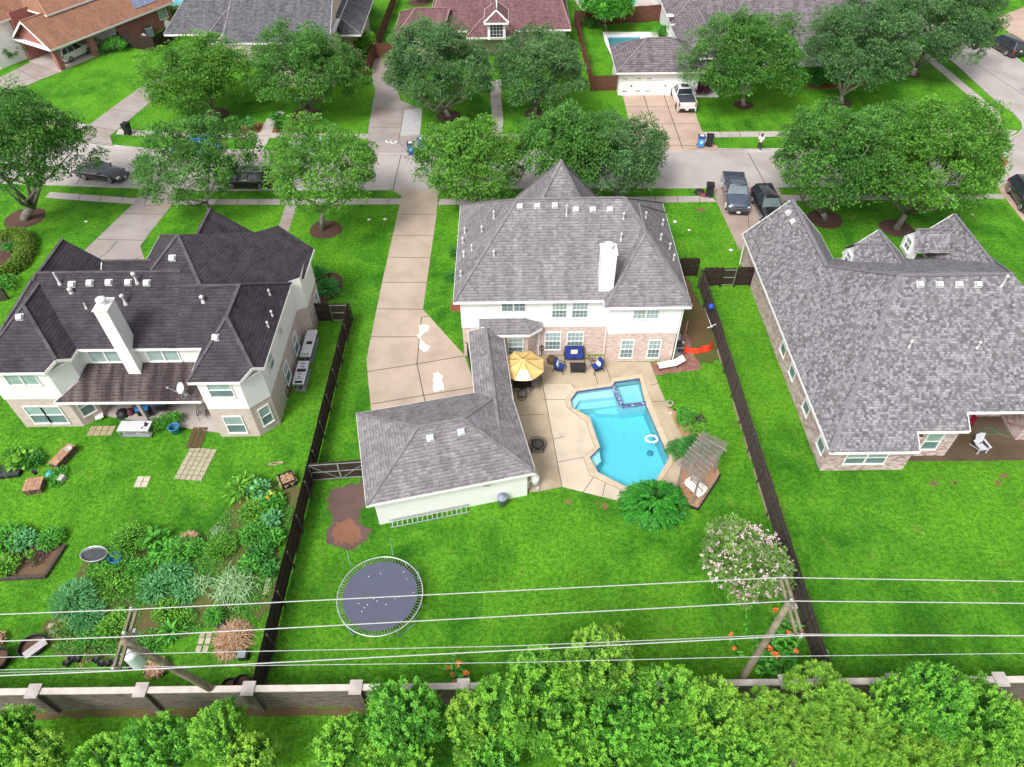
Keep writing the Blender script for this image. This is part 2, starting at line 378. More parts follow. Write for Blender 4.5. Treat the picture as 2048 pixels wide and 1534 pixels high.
def window(parent,c,nrm,w,h,grid=(2,4),frame='white2',up='pane_up',lo='pane_lo',split=.5,proud=.05,sills=True,mid=0,arch=False):
    c=Vector(c); n=Vector((nrm[0],nrm[1],0)).normalized(); u=Vector((0,0,1)).cross(n); Z=Vector((0,0,1))
    def pt(a,b,d): return c+u*a+Z*b+n*d
    F=MB(); t=.07
    F.bar(pt(-w/2,-h/2,proud/2+.01),pt(-w/2,h/2,proud/2+.01),t,proud,up=n); F.bar(pt(w/2,-h/2,proud/2+.01),pt(w/2,h/2,proud/2+.01),t,proud,up=n)
    F.bar(pt(-w/2,h/2,proud/2+.012),pt(w/2,h/2,proud/2+.012),t*1.2,proud,up=n); F.bar(pt(-w/2-.05,-h/2,proud/2+.02),pt(w/2+.05,-h/2,proud/2+.02),t*1.3,proud+.04,up=n)
    zs=-h/2+h*split; 
    if split: F.bar(pt(-w/2,zs,.035),pt(w/2,zs,.035),.05,.04,up=n)
    for k in range(mid): x=-w/2+w*(k+1)/(mid+1); F.bar(pt(x,-h/2,.04),pt(x,h/2,.04),.09,.06,up=n)
    gx,gz=grid
    for k in range(1,gx): x=-w/2+w*k/gx; F.bar(pt(x,-h/2,.026),pt(x,h/2,.026),.022,.012,up=n)
    for k in range(1,gz): z=-h/2+h*k/gz; F.bar(pt(-w/2,z,.027),pt(w/2,z,.027),.022,.012,up=n)
    fo=F.build('window',G[frame],parent)
    P=MB()
    if split: P.face([pt(-w/2,zs,.012),pt(w/2,zs,.012),pt(w/2,h/2,.012),pt(-w/2,h/2,.012)],0); P.face([pt(-w/2,-h/2,.012),pt(w/2,-h/2,.012),pt(w/2,zs,.012),pt(-w/2,zs,.012)],1)
    else: P.face([pt(-w/2,-h/2,.012),pt(w/2,-h/2,.012),pt(w/2,h/2,.012),pt(-w/2,h/2,.012)],0)
    P.build('pane',[G[up],G[lo]],fo)
    return fo
def winY(parent,Y,px0,px1,py0,py1,**k):
    a=onY((px0+px1)/2,py0,Y); b=onY((px0+px1)/2,py1,Y); l=onY(px0,(py0+py1)/2,Y); r=onY(px1,(py0+py1)/2,Y)
    return window(parent,((l.x+r.x)/2,Y,(a.z+b.z)/2),(0,-1),r.x-l.x,a.z-b.z,**k)
def bvh_of(objs):
    from mathutils.bvhtree import BVHTree
    vs=[]; fs=[]
    for o in objs:
        b=len(vs); off=ORG.get(o.name,Vector((0,0,0)))
        vs+=[v.co+off for v in o.data.vertices]; fs+=[tuple(b+i for i in p.vertices) for p in o.data.polygons]
    return BVHTree.FromPolygons(vs,fs)
def hit(b,px,py):
    d=Vector(ray(px,py)).normalized(); r=b.ray_cast(Vector((0,0,CH)),d)
    return (r[0],r[1]) if r[0] else (None,None)
def boxvent(parent,b,px,py,s=.42,mat='vent'):
    s*=.86
    p,n=hit(b,px,py)
    if p is None: return
    q=n.to_track_quat('Z','Y').to_matrix(); R=math.atan2(-n.x,n.y)
    m=MB(); m.box((0,0,.015),(s*1.25,s*1.25,.03)); m.box((0,-.02,.10),(s,s*.9,.16))
    x=Vector((0,0,1)).cross(n); x=x.normalized() if x.length>1e-3 else Vector((1,0,0)); y=n.cross(x)
    T=Matrix(((x.x,y.x,n.x,p.x),(x.y,y.y,n.y,p.y),(x.z,y.z,n.z,p.z),(0,0,0,1)))
    m.xf(T).build('roof_vent',G[mat],parent,bevel=.02)
def pipevent(parent,b,px,py,h=.5,r=.07,cap=True,mat='white2'):
    h=h*.72+.04; r*=.8; mat='vent'
    p,n=hit(b,px,py)
    if p is None: return
    m=MB(); m.lathe([(r*2.0,-.05),(r*1.7,.1),(r,.2),(r,h)],p,10)
    if cap: m.lathe([(r,h-.06),(r*2,h-.02),(r*2,h+.1),(r*.6,h+.18),(0,h+.18)],p,10)
    else: m.lathe([(r,h),(0,h)],p,10)
    m.build('vent_pipe',G[mat],parent)
def chimney(parent,x0,x1,y0,y1,z0,z1,mat='siding'):
    m=MB(); m.prism([(x0,y0),(x1,y0),(x1,y1),(x0,y1)],z0,z1)
    o=m.build('chimney',G[mat],parent); cx,cy=(x0+x1)/2,(y0+y1)/2
    f=MB(); f.box((cx,cy,z1+.03),(x1-x0+.12,y1-y0+.12,.06)); f.build('chimney_top',G['steel'] if 0 else G['white2'],o,bevel=.01)
    f=MB(); f.lathe([(.2,0),(.2,.28),(.30,.3),(.30,.42),(.1,.5),(0,.5)],(cx,cy,z1+.06),16); f.build('flue_cap',G['white2'],o)
    return o
# ================= CENTRAL HOUSE =================
hc=thing('brick_house','two storey pink brick house with white upper storey, directly behind the large pool','house',(4,42,0))
W=[(-3.42,36.97),(6.68,36.97),(6.68,36.2),(11.42,36.2),(11.42,47.85),(-3.42,47.85)]
m=MB(); wallring(m,W,0,2.75); m.build('brick_wall',G['br_mid'],hc)
m=MB(); W2=[(-3.45,36.94),(6.65,36.94),(6.65,36.17),(11.45,36.17),(11.45,47.88),(-3.45,47.88)]; wallring(m,W2,2.75,5.5); m.build('siding_wall',G['siding'],hc)
WC=list(W); R=Roof()
mr=1.015
R.block(-3.85,11.9,36.55,48.3,5.45,(0.53,42.42,9.56),(7.85,42.42,9.56))
R.block(6.2,11.91,35.79,46.9,5.454,(9.055,39.95,8.352),(9.055,43.5,8.352),'y')
pxc=at(1122,317,10.4).x
R.block(pxc-3.1,pxc+3.1,42.8,49.4,5.45,(pxc,46.0,10.35),(pxc,46.1,10.35),'y')
roofc=R.build(hc,G['sh_mid'],G['cap_mid'])
bv=bvh_of([roofc])
for x,y in((1040,413),(1075,412),(1110,411),(1152,419),(1186,419),(1220,419)): boxvent(hc,bv,x,y,.4)
for x,y,h in((1133,431,.95),(1247,438,.45),(1242,480,.5),(1291,437,.5),(1325,450,.45),(1321,480,.5),(1339,498,.45),(1347,520,.45),(988,437,.6),(964,463,.4),(930,466,.4),(926,486,.4),(944,501,.45),(928,513,.4),(988,511,.35),(922,552,.4)): pipevent(hc,bv,x,y,h,.055)
p1=onY(1201,575,36.97+1.2)
cb,_=hit(bv,1212,583)
chimney(hc,at(1197,583,cb.z).x,at(1226,583,cb.z).x,cb.y,cb.y+1.15,cb.z-.6,8.75)
winY(hc,36.94,1003,1051,604,623,grid=(4,2),split=0,mid=1,up='pane_lo'); winY(hc,36.94,1104,1134,604,635,grid=(4,4)); winY(hc,36.94,1144,1176,604,635,grid=(4,4))
winY(hc,36.17,1266,1318,619,638,grid=(6,2),split=0,mid=1,up='pane_up')
winY(hc,36.97,1090,1121,664,699,grid=(4,4)); winY(hc,36.97,1134,1166,664,699,grid=(4,4))
winY(hc,36.2,1241,1266,680,715,grid=(3,4)); winY(hc,36.2,1296,1320,680,715,grid=(3,4))
# bay with its own low roof
m=MB(); m.prism([(-1.8,36.3),(1.15,36.3),(1.78,36.95),(-1.8,36.95)],0,2.9); bayw=m.build('bay_wall',G['br_mid'],hc)
winY(bayw,36.3,1015,1046,676,704,grid=(4,4)) if 0 else winY(hc,36.3,1016,1046,676,710,grid=(3,4))
R=Roof(); A=(-2.2,35.9,3.0);B=(1.24,35.9,3.0);C=(2.15,36.6,3.0);D=(2.15,36.93,3.2); E1=(.9,36.93,3.6);F1=(-2.2,36.93,3.6)
R.face([A,B,E1,F1]); R.face([B,C,E1]); R.face([C,D,E1]); R.capline(B,E1,.2); R.capline(C,E1,.2)
R.fascia(A,B); R.fascia(B,C); R.fascia(C,(2.15,36.93,3.0)); R.build(hc,G['sh_mid'],G['cap_mid'],name='bay_roof')
for x_,y_,z_ in((6.62,36.85,5.4),(11.5,36.1,5.4),(1.95,36.9,2.7)): m=MB(); m.bar((x_,y_,.1),(x_,y_,z_),.07,.06); m.build('downspout',G['white2'],hc)
# ================= GARAGE WITH COVERED WALK =================
gth=math.radians(12.6); gb=Vector((-8.19,22.33)); hg=thing('garage','white garage with grey hip roof and covered walk, left of the pool','garage',(-4,26,0))
R=Roof(gb,gth); R.block(0,9.75,0,7.0,2.75,(3.55,3.5,4.5),(6.2,3.5,4.5))
gT=Matrix.Translation((gb.x,gb.y,0))@Matrix.Rotation(gth,4,'Z')
def gp(x,y,z=0): return gT@Vector((x,y,z))
m=MB(); poly=[gp(.4,.42),gp(9.35,.42),gp(9.35,6.6),gp(.4,6.6)]; wallring(m,[(p.x,p.y) for p in poly],0,2.85)
m.build('wall',G['white'],hg)
rg=R.build(hg,G['sh_mid'],G['cap_mid'])
bth=math.atan2(.85,8.2); R=Roof((-.95,28.3),bth)
R.block(-1.2,1.2,0,8.55,2.71,(0,-1.5,3.45),(0,8.0,3.45),'y',gable=(1,1))
rb=R.build(hg,G['sh_mid'],G['cap_mid'],name='walkway_roof')
bT=Matrix.Translation((-.95,28.3,0))@Matrix.Rotation(bth,4,'Z')
for x in(-1.0,1.0):
    for y in(3.4,5.7,7.9):
        m=MB(); p=bT@Vector((x,y,0)); m.box((p.x,p.y,1.3),(.12,.12,2.6),bth); m.build('post',G['white'],hg)
bg_=bvh_of([rg]); boxvent(hg,bg_,861,876,.42,'steel'); boxvent(hg,bg_,923,864,.42,'steel')
pb=gp(6.9,.3); m=MB(); m.box((pb.x,pb.y,2.35),(.55,.3,.22),gth); m.box((pb.x-.02,pb.y-.16,2.2),(.42,.03,.14),gth,1); m.build('wall_light',[G['white'],G['greymetal']],hg,bevel=.01)
# dark recess wall on garage east end + door
m=MB(); p=gp(9.38,2.2); m.box((p.x,p.y,1.05),(.05,.95,2.1),gth); m.build('door',G['white2'],hg)
# ================= LEFT HOUSE =================
hl=thing('brick_house','two storey pale brick house with dark streaked roof, left of the long driveway','house',(-22,37,0))
WL=[(-32.35,30.72),(-28.5,30.72),(-27.5,31.72),(-27.5,32.75),(-19.1,32.75),(-19.1,29.68),(-16.5,29.68),(-15.42,30.75),(-15.42,39.0),(-14.72,39.4),(-14.72,42.5),(-24,42.5),(-24,41),(-32.35,41)]
m=MB(); wallring(m,WL,0,2.75); m.build('brick_wall',G['br_left'],hl)
def grow(P,d=.03):
    c=Vector((-23,36)); return [(p[0]+(d if p[0]>c.x else -d),p[1]+(d if p[1]>36 else -d)) for p in P]
m=MB(); wallring(m,grow(WL),2.75,5.40); m.build('siding_wall',G['siding'],hl)
R=Roof()
R.block(-32.8,-21.0,32.4,40.6,5.45,(-30.2,36.5,8.31),(-21.0,36.5,8.31),gable=(0,1),rake=False,skip=(1,))
R.block(-21.5,-17.25,32.41,39.0,5.45,(-21.5,35.73,7.73),(-17.25,35.73,7.73),gable=(1,1),rake=False,skip=(1,3))
wlx=-30.0
R.block(-32.77,-27.23,30.4,39,5.455,(-30.0,33.8,7.9),(-30.0,36.2,7.9),'y',clip={1:1.15})
R.block(-19.4,-15.09,29.4,38.8,5.456,(-17.25,32.66,7.74),(-17.25,35.8,7.74),'y',clip={1:1.17})
# high hip block
P1=Vector((-21.36,38.49,9.67)); P2=Vector((-19.74,35.73,7.74)); P5=Vector((-14.27,42.76,5.45)); nQ=(P2-P1).cross(P5-P1)
q=lambda x,y: onplane(x,y,P1,nQ)
P3=q(583,565); P4=q(608,557); P6=q(556,451); P7=q(512,464); P1b=onplane(345,467,P1,nQ)
R.face([P1,P2,P3,P4,P5,P6,P7])
R.capline(P1,P2); R.fascia(P4,P5); yF=at(400,469,5.45).y
S1=Vector((-24.9,41.5,5.45)); S0=Vector((-24.9,46.2,5.45)); PF=Vector((-21.36,42.0,9.67))
S1=at(284,535,5.6); S0=at(320,470,5.45)
JL=onplane(302,540,P1,(P1-Vector((-21.36,32.4,5.45))).cross(Vector((1,0,0))))
R.face([P1,JL,Vector((-26.5,32.4,5.45)),Vector((-17,32.4,5.45)),P2]); R.face([P1,S0,S1,JL]); R.face([P1,P7,Vector((P7.x,yF,5.45)),Vector((S0.x,yF,5.45)),S0])
R.capline(P1,JL); R.capline(P1,S0,.2); R.fascia(S0,S1)
gx=at(420,417,8.3)
R.block(gx.x-2.3,gx.x+3.6,40,gx.y,5.45,(gx.x,40,8.3),(gx.x,gx.y,8.3),'y',gable=(0,1),rake=False,soffit=False)
tx=at(125,478,8.1); 
R.block(tx.x-2.7,tx.x+2.9,36,tx.y+.02,5.45,(tx.x,36,8.1),(tx.x,tx.y,8.1),'y',gable=(0,1),rake=False)
R.block(tx.x+2.0,tx.x+7.2,38.5,41.4,5.0,(tx.x+2.2,40,6.6),(tx.x+7,40,6.6),'x',gable=(1,1))
roofl=R.build(hl,G['sh_dark'],G['cap_dark'])
m=MB(); m.face([(gx.x-2.4,gx.y-.15,5.4),(gx.x+2.4,gx.y-.15,5.4),(gx.x,gx.y-.15,8.1)]); m.build('gable_wall',G['br_left'],hl); m=MB(); m.face([(tx.x-2.6,tx.y-.15,5.4),(tx.x+2.7,tx.y-.15,5.4),(tx.x,tx.y-.15,7.9)]); m.build('gable_wall',G['br_left'],hl)
# porch roof
R=Roof(); a=at(107,805,2.75); b=at(402,802,2.75); R.face([a,b,(-18.9,32.6,4.0),(-27.3,32.6,4.0),(-27.6,31.5,3.6)]); R.fascia(a,b); R.fascia(a,(-27.55,31.5,3.6)); pr=R.build(hl,G['sh_porch'],G['cap_dark'],name='porch_roof')
m=MB(); pp=at(303,853,0); m.box((pp.x,pp.y,1.35),(.2,.2,2.7)); m.build('post',plain('grey_porch_post',(.30,.26,.24),.8),hl)
bvl=bvh_of([roofl]); bvp=bvh_of([pr])
for x,y in((345,516),(144,569),(180,566),(218,565),(257,565),(294,566),(40,634),(431,675)): boxvent(hl,bvl,x,y,.42)
for x,y,h,r in((120,568,1.2,.08),(275,566,.9,.09),(252,608,.8,.09),(407,604,.45,.09),(173,616,.5,.06),(143,585,.25,.1),(540,590,.4,.05),(545,632,.4,.05),(537,654,.4,.05)): pipevent(hl,bvl,x,y,h,r,cap=(x not in(173,120)))
ch=at(259,750,3.55); ch2=at(282,750,3.55)
chimney(hl,ch.x,ch2.x+.05,ch.y,ch.y+1.15,3.0,8.9)
for y,px0,px1,py0,py1 in((32.72,178,244,697,724),(32.72,295,358,697,722)): winY(hl,y,px0,px1,py0,py1,grid=(1,1),split=0,mid=1)
winY(hl,30.69,12,76,747,770,grid=(1,1),split=0,mid=1); winY(hl,29.65,417,465,765,794,grid=(1,1),split=.5)
winY(hl,30.72,58,92,812,846,grid=(1,1)); winY(hl,30.72,92,129,812,846,grid=(1,1)); winY(hl,29.68,452,489,832,865,grid=(1,1))
winY(hl,32.75,150,184,806,838,grid=(1,1)) if 0 else None
def winX(parent,X,px,py0,py1,w,side=1,**k):
    a=onX(px,py0,X); b=onX(px,py1,X); zc=max(.9,(a.z+b.z)/2); return window(parent,(X,(a.y+b.y)/2,zc),(side,0),w,min(1.6,max(.9,abs(a.z-b.z))),**k)
window(hl,(-15.39,34.1,1.45),(1,0),1.0,1.6,grid=(1,1)); window(hl,(-15.39,37.0,1.45),(1,0),1.0,1.6,grid=(1,1)); window(hl,(-15.36,32.3,4.3),(1,0),.9,1.1,grid=(1,1)); window(hl,(-15.36,35.2,4.3),(1,0),.6,.6,grid=(1,1))
window(hl,(-15.93,30.24,1.45),(.73,-.72),.75,1.6,grid=(1,1)); window(hl,(-14.69,41.6,1.45),(1,0),.9,1.6,grid=(1,1))
window(hl,(-27.98,31.25,1.5),(.72,-.7),.85,1.6,grid=(1,1))
m=MB(); m.box((-23.6,32.7,1.1),(1.8,.06,2.1)); m.build('patio_door',G['pane_lo'],hl)
m=MB(); m.box((-20.8,32.68,1.2),(2.6,.1,2.4)); m.build('porch_wall_panel',G['white2'],hl)
# ================= RIGHT HOUSE =================
hr=thing('brick_house','large brick house with variegated grey shingle roof, right of the wooden fence','house',(26,36,0))
WR=[(19.1,26.35),(24.25,26.35),(24.25,27.4),(27.3,27.4),(27.3,30.6),(36.1,30.6),(36.1,43.8),(24.3,43.8),(24.3,47.6),(19.1,47.6)]
m=MB(); wallring(m,WR,0,3.2); 
m.build('brick_wall',G['br_right'],hr)
R=Roof(); n_rear=Vector((0,-.6,1)).normalized(); pr0=Vector((18.55,25.45,3.0))
qa=onplane(1841,904,pr0,n_rear); qb=onplane(1841,863,pr0,n_rear); qc=onplane(1941,862,pr0,n_rear); qd=onplane(1938,824,pr0,n_rear)
qe=Vector((37,qd.y,qd.z)); A1=Vector((24.02,34.8,8.61)); A2=Vector((31.0,34.8,8.61))
R.face([pr0,(qa.x,25.45,3.0),(qa.x,qb.y,qb.z),(qc.x,qb.y,qb.z),(qc.x,qd.y,qd.z),qe,A2,A1])
R.fascia(pr0,(qa.x,25.45,3.0)); R.fascia((qa.x,25.45,3.0),(qa.x,qb.y,qb.z)); R.fascia((qa.x,qb.y,qb.z),(qc.x,qb.y,qb.z)); R.fascia((qc.x,qb.y,qb.z),(qc.x,qd.y,qd.z)); R.fascia((qc.x,qd.y,qd.z),qe)
LE=Vector((18.55,47.45,3.0)); LR0=Vector((21.6,39.1,6.12)); LR1=Vector((21.6,47.45,6.12))
R.face([LE,pr0,A1,LR0,LR1]); R.fascia(pr0,LE); R.fascia(LE,LR1)
R.face([A1,A2,(36.6,44.1,3.0),(24.65,44.1,3.0),LR0]); R.face([LR0,(24.65,43.0,3.0),(24.65,47.45,3.0),LR1]); R.fascia(LR1,(24.65,47.45,3.0)); R.fascia((24.65,47.45,3.0),(24.65,44.1,3.0)); R.fascia((24.65,44.1,3.0),(36.6,44.1,3.0))
R.face([A2,qe,(36.6,44.1,3.0)])
R.capline(pr0,A1,.36); R.capline(A1,A2,.36); R.capline(A1,LR0,.36); R.capline(LR0,LR1,.36); R.capline(A2,(36.6,44.1,3.0),.3)
f1=at(1758,459,5.3); f2=at(1909,427,5.4)
R.block(f1.x-2.0,f1.x+2.3,40.0,f1.y,3.3,(f1.x,39.5,5.3),(f1.x,f1.y,5.3),'y',gable=(0,1))
R.block(f2.x-2.2,f2.x+2.4,39.0,f2.y,3.2,(f2.x,38.5,5.4),(f2.x,f2.y,5.4),'y',gable=(0,1))
for (xa,ya),(xb,yb) in(((1708,488),(1751,487)),((1831,459),(1880,459))):
    d1=at(xa,ya,5.6); d2=at(xb,yb,5.6); R.block(d1.x,d2.x+.8,d1.y-1.15,d1.y+1.3,4.3,(d1.x,d1.y,5.6),(d2.x+.8,d1.y,5.6),'x',gable=(1,1),soffit=False,fas=False,rake=False)
    m=MB(); x=d1.x+.2; m.face([(x,d1.y-1.1,4.25),(x,d1.y+1.2,4.25),(x,d1.y,5.45)]); m.face([(x,d1.y-1.1,3.2),(x,d1.y+1.2,3.2),(x,d1.y+1.2,4.25),(x,d1.y-1.1,4.25)]); m.build('dormer_wall',G['siding'],hr)
    window(hr,(x,d1.y+.3,4.1),(-1,0),.9,1.0,grid=(2,2),proud=.1)
roofr=R.build(hr,G['sh_light'],G['cap_light'])
m=MB(); m.face([(24.25,26.36,3.1),(24.25,27.4,3.1),(24.25,27.4,3.9),(24.25,26.36,3.2)]); m.face([(24.2,27.4,3.15),(27.3,27.4,3.15),(27.3,27.4,3.75),(24.2,27.4,3.75)]); m.face([(27.3,27.4,3.15),(27.3,30.6,3.15),(27.3,30.6,4.3),(27.3,27.4,3.7)]); m.face([(27.3,30.6,3.15),(36,30.6,3.15),(36,30.6,5.4),(27.3,30.6,5.4)]); m.build('upper_wall',G['br_right'],hr)
bvr=bvh_of([roofr])
for x,y in((1577,426),(1586,443),(1840,569),(1879,569),(1918,569),(1956,569)): boxvent(hr,bvr,x,y,.4)
for x,y,h in((1818,694,.5),(1954,696,.5),(2003,572,.9),(2000,520,.5)): pipevent(hr,bvr,x,y,h,.06)
winY(hr,26.35,1692,1773,902,927,grid=(1,1),mid=1); winY(hr,27.4,1848,1880,866,898,grid=(1,1)); winY(hr,27.4,1842,1846,866,880,grid=(1,1),split=0) if 0 else None
for x_,y_ in((1645,885),(1612,818),(1586,742),(1567,699)): window(hr,(19.07,onX(x_,y_,19.07).y,1.75),(-1,0),.95,1.6,grid=(1,1))
window(hr,(29.0,30.57,1.3),(0,-1),1.2,2.2,grid=(1,1),up='pane_dark',lo='pane_dark'); window(hr,(31.0,30.57,1.5),(0,-1),1.4,1.7,grid=(1,1),up='pane_dark',lo='pane_lo')
m=MB(); m.prism([(32.4,28.6),(36.1,28.6),(36.1,30.5),(32.4,30.5)],0,4.4); m.build('porch_pier',G['br_right'],hr)
m=MB(); m.bar((18.9,47.3,.1),(18.75,47.3,2.9),.08); m.build('downspout',G['white2'],hr)
# ================= FAR HOUSES =================
def simple_house(label,loc,cat='house',name='brick_house'): return thing(name,label,cat,loc)
# maroon
hm=simple_house('single storey house with broad maroon roof and a small white gridded dormer','' and 0 or (-2,98,0))
m=MB(); wallring(m,[(-9.2,91.3),(7.1,91.3),(7.1,106),(-9.2,106)],0,3.0); wallring(m,[(-13.3,88.6),(-8.5,88.6),(-8.5,98.5),(-13.3,98.5)],0,2.8); m.build('wall',G['br_red'] if 0 else G['br_mid'],hm)
R=Roof(); R.block(-9.7,7.7,90.5,113,3.0,(-6.8,101.7,9.2),(4.6,101.7,9.2),caps=True)
l0=at(812,28,4.6); R.block(-13.8,-8,88.0,97.5,2.8,(-11.2,92.6,4.9),(-7,92.6,4.9))
R.block(-5.0,1.0,88.6,97,2.9,(-2,91.4,5.2),(-2,97,5.2),'y'); R.build(hm,G['sh_maroon'],G['cap_maroon'])
d=at(993,56,5.6); m=MB(); m.box((d.x,d.y+.6,d.z),(2.0,2.6,2.0)); m.build('dormer_wall',G['white'],hm)
R=Roof(); R.block(d.x-1.35,d.x+1.35,d.y-1.1,d.y+3,d.z+.95,(d.x,d.y-.1,d.z+1.9),(d.x,d.y+3,d.z+1.9),'y',gable=(0,1)); R.build(hm,G['sh_maroon'],G['white2'],name='dormer_roof')
window(hm,(d.x,d.y-.72,d.z-.02),(0,-1),1.5,1.5,grid=(4,4),split=0,up='pane_dark',frame='white')
winY(hm,88.6,804,822,86,106,grid=(2,4))
m=MB(); p=at(990,20,7.5); m.bar((p.x,p.y,7.0),(p.x,p.y,8.4),.3); m.build('flue',G['cap_maroon'],hm)
# tan
ht=simple_house('two storey cream house with cool grey roof behind the two left street trees',(-28,92,0))
m=MB(); wallring(m,[(-27,82.2),(-20.1,82.2),(-20.1,98),(-27,98)],0,5.4); m.build('wall',G['stucco'],ht); m=MB(); wallring(m,[(-37.5,92),(-27,89.5),(-27,98),(-37.5,98)],0,3.5); m.build('wall',G['stucco'],ht)
m=MB(); wallring(m,[(-35.2,90.6),(-28.6,90.6),(-28.6,96),(-35.2,96)],0,3.4); m.build('wing_wall',G['stucco'],ht); m=MB(); wallring(m,[(-18.2,90),(-20.0,90),(-20.0,99),(-18.2,99)],0,3.8); m.build('wing_wall',G['stucco'],ht)
R=Roof(); R.block(-31.5,-19.6,81.2,104,5.4,(-31,92.5,10.2),(-20.0,92.5,10.2),'x',gable=(0,1))
R.block(-41,-27,88.8,106,3.6,(-37,96,8.4),(-27,96,8.4)); R.block(-36,-28.3,86.6,97,3.4,(-32.2,90.5,6.6),(-32.2,97,6.6),'y'); R.block(-21,-17.3,87.5,100,3.8,(-20.6,89,6),(-20.6,98.5,6),'y')
R.build(ht,G['sh_grey2'],G['cap_mid'])
m=MB(); m.face([(-20.1,82.2,5.3),(-20.1,102,5.3),(-20.1,92.5,9.9)]); m.build('gable_wall',G['stucco'],ht)
window(ht,(-20.07,90.8,4.2),(1,0),.9,1.5,grid=(1,1),up='pane_dark',lo='pane_dark'); window(ht,(-20.07,93.4,4.2),(1,0),.9,1.5,grid=(1,1),up='pane_dark',lo='pane_dark')
winY(ht,86.8,478,516,84,114,grid=(1,1),mid=2) 
m=MB(); a=onY(446,69,86.75); b=onY(504,69,86.75); c=onY(432,90,86.75); e=onY(526,88,86.75); g1=onY(526,122,86.75); g0=onY(430,122,86.75); m.face([g0,g1,e,b,a,c]); m.build('front_gable',G['stucco'],ht)
m=MB(); m.bar(a,b,.25,.3); m.bar(b,e,.25,.3); m.bar(c,a,.25,.3); m.build('gable_trim',G['white2'],ht)
# white house with garage
hw=simple_house('white house with taupe hip roofs and a three car garage at the pale driveway','' and 0 or (17,84,0))
m=MB(); wallring(m,[(12.4,79.0),(21.2,78.8),(21.2,85),(12.4,85)],0,2.9); wallring(m,[(20.5,92.2),(45,92.2),(45,110),(20.5,110)],0,3.2); wallring(m,[(22.5,82),(24,86.0),(44,86.0),(44,92),(22.5,92)],0,3.0)
m.build('wall',G['white'],hw)
R=Roof(); R.block(11.9,21.7,78.3,85.8,2.85,(15.5,82.0,5.1),(18.2,82.0,5.1)); R.block(19.9,30,91.3,109,3.2,(26,98.5,7.2),(30,98.5,7.2)); R.block(25,46,84.5,112,3.0,(31.5,98.2,9.6),(40,98.2,9.6)); R.block(20,27,82,92,2.86,(23,85.3,4.8),(23,92,4.8),'y'); R.block(34,44,81.5,96,2.95,(39,87,6.4),(39,96,6.4),'y')
R.build(hw,G['sh_taupe'],G['cap_mid'])
for a,b in((1244,1283),(1291,1372)):
    x0=onY(a,165,78.97).x; x1=onY(b,165,78.97).x; m=MB(); m.box(((x0+x1)/2,78.93,1.15),(x1-x0,.06,2.25)); 
    for k in range(1,4): m.box(((x0+x1)/2,78.89,2.25*k/4),(x1-x0-.1,.012,.03),0,1)
    for sx in(x0+.35,x1-.35):
        for z in(.5,1.9): m.box((sx,78.885,z),(.5,.015,.06),0,2)
    m.box(((x0+x1)/2,78.88,1.1),(.15,.02,.2),0,2); m.build('garage_door',[G['white'],G['kerb'],G['iron']],hw)
winY(hw,92.17,1360,1376,58,66,grid=(1,1))
window(hw,(20.47,95,1.8),(-1,0),1.0,1.6,grid=(1,1))
# red brick house top-left (turned about 30 degrees)
th=math.atan2(101.97-87.45,-45.45+54.24); br=Vector((-54.24,87.45)); hb=simple_house('red brick house with brown roof, carport and roof panels at the top left corner',(-58,96,0))
bTm=Matrix.Translation((br.x,br.y,0))@Matrix.Rotation(th,4,'Z')
def bp(x,y,z=0): return bTm@Vector((x,y,z))
# local x runs along the eave to the right, local y goes away to the left
for (x,y,wx,wy) in((.35,.35,.7,.6),(5.2,.35,.7,.6)): m=MB(); p=bp(x,y); m.box((p.x,p.y,1.35),(wx,wy,2.7),th); m.build('brick_pillar',G['br_red'],hb)
m=MB(); poly=[bp(9.0,0.2),bp(17.5,.2),bp(17.5,12),bp(9.0,12)]; wallring(m,[(p.x,p.y) for p in poly],0,3.0)
poly=[bp(.2,6.3),bp(9,6.3),bp(9,12),bp(.2,12)]; wallring(m,[(p.x,p.y) for p in poly],0,5.5)
m.face([bp(.1,-.2,2.7),bp(.1,6.6,2.7),bp(.1,3.2,5.2)]); m.build('brick_wall',G['br_red'],hb)
m=MB(); m.face([bp(8.9,6.2,0),bp(8.9,.2,0),bp(8.9,.2,2.7),bp(8.9,6.2,2.7)]); m.build('carport_wall',G['white2'],hb)
R=Roof(br,th); R.block(-.5,18,-.5,7.0,2.75,(-.5,3.25,5.3),(18,3.25,5.3),'x',gable=(1,1)); 
R.block(2.5,18.5,2.6,13.5,5.2,(4.5,8,8.2),(17,8,8.2),'x'); R.block(-4,3,6.5,14,4.9,(-3.4,10,7.4),(3,10,7.4),'x',gable=(1,0)); R.block(-1.5,5,9,22,5.0,(1.8,10,8.6),(1.8,22,8.6),'y')
rbk=R.build(hb,G['sh_brown'],G['cap_brown'])
m=MB(); poly=[bp(3.2,3.1),bp(17.2,3.1),bp(17.2,12),bp(3.2,12)]; wallring(m,[(p.x,p.y) for p in poly],3.6,5.3); poly=[bp(-3.4,7),bp(3,7),bp(3,13),bp(-3.4,13)]; wallring(m,[(p.x,p.y) for p in poly],0,5); m.build('dormer_wall',G['white'],hb)
nb=bTm.to_3x3()@Vector((0,-1,0))
for x in(5.4,9.0,10.2,11.4): window(hb,bp(x,3.07,4.45),(nb.x,nb.y),.9,1.3,grid=(1,1))
window(hb,bp(16.2,.17,1.7),(nb.x,nb.y),1.3,1.4,grid=(3,3),split=0)
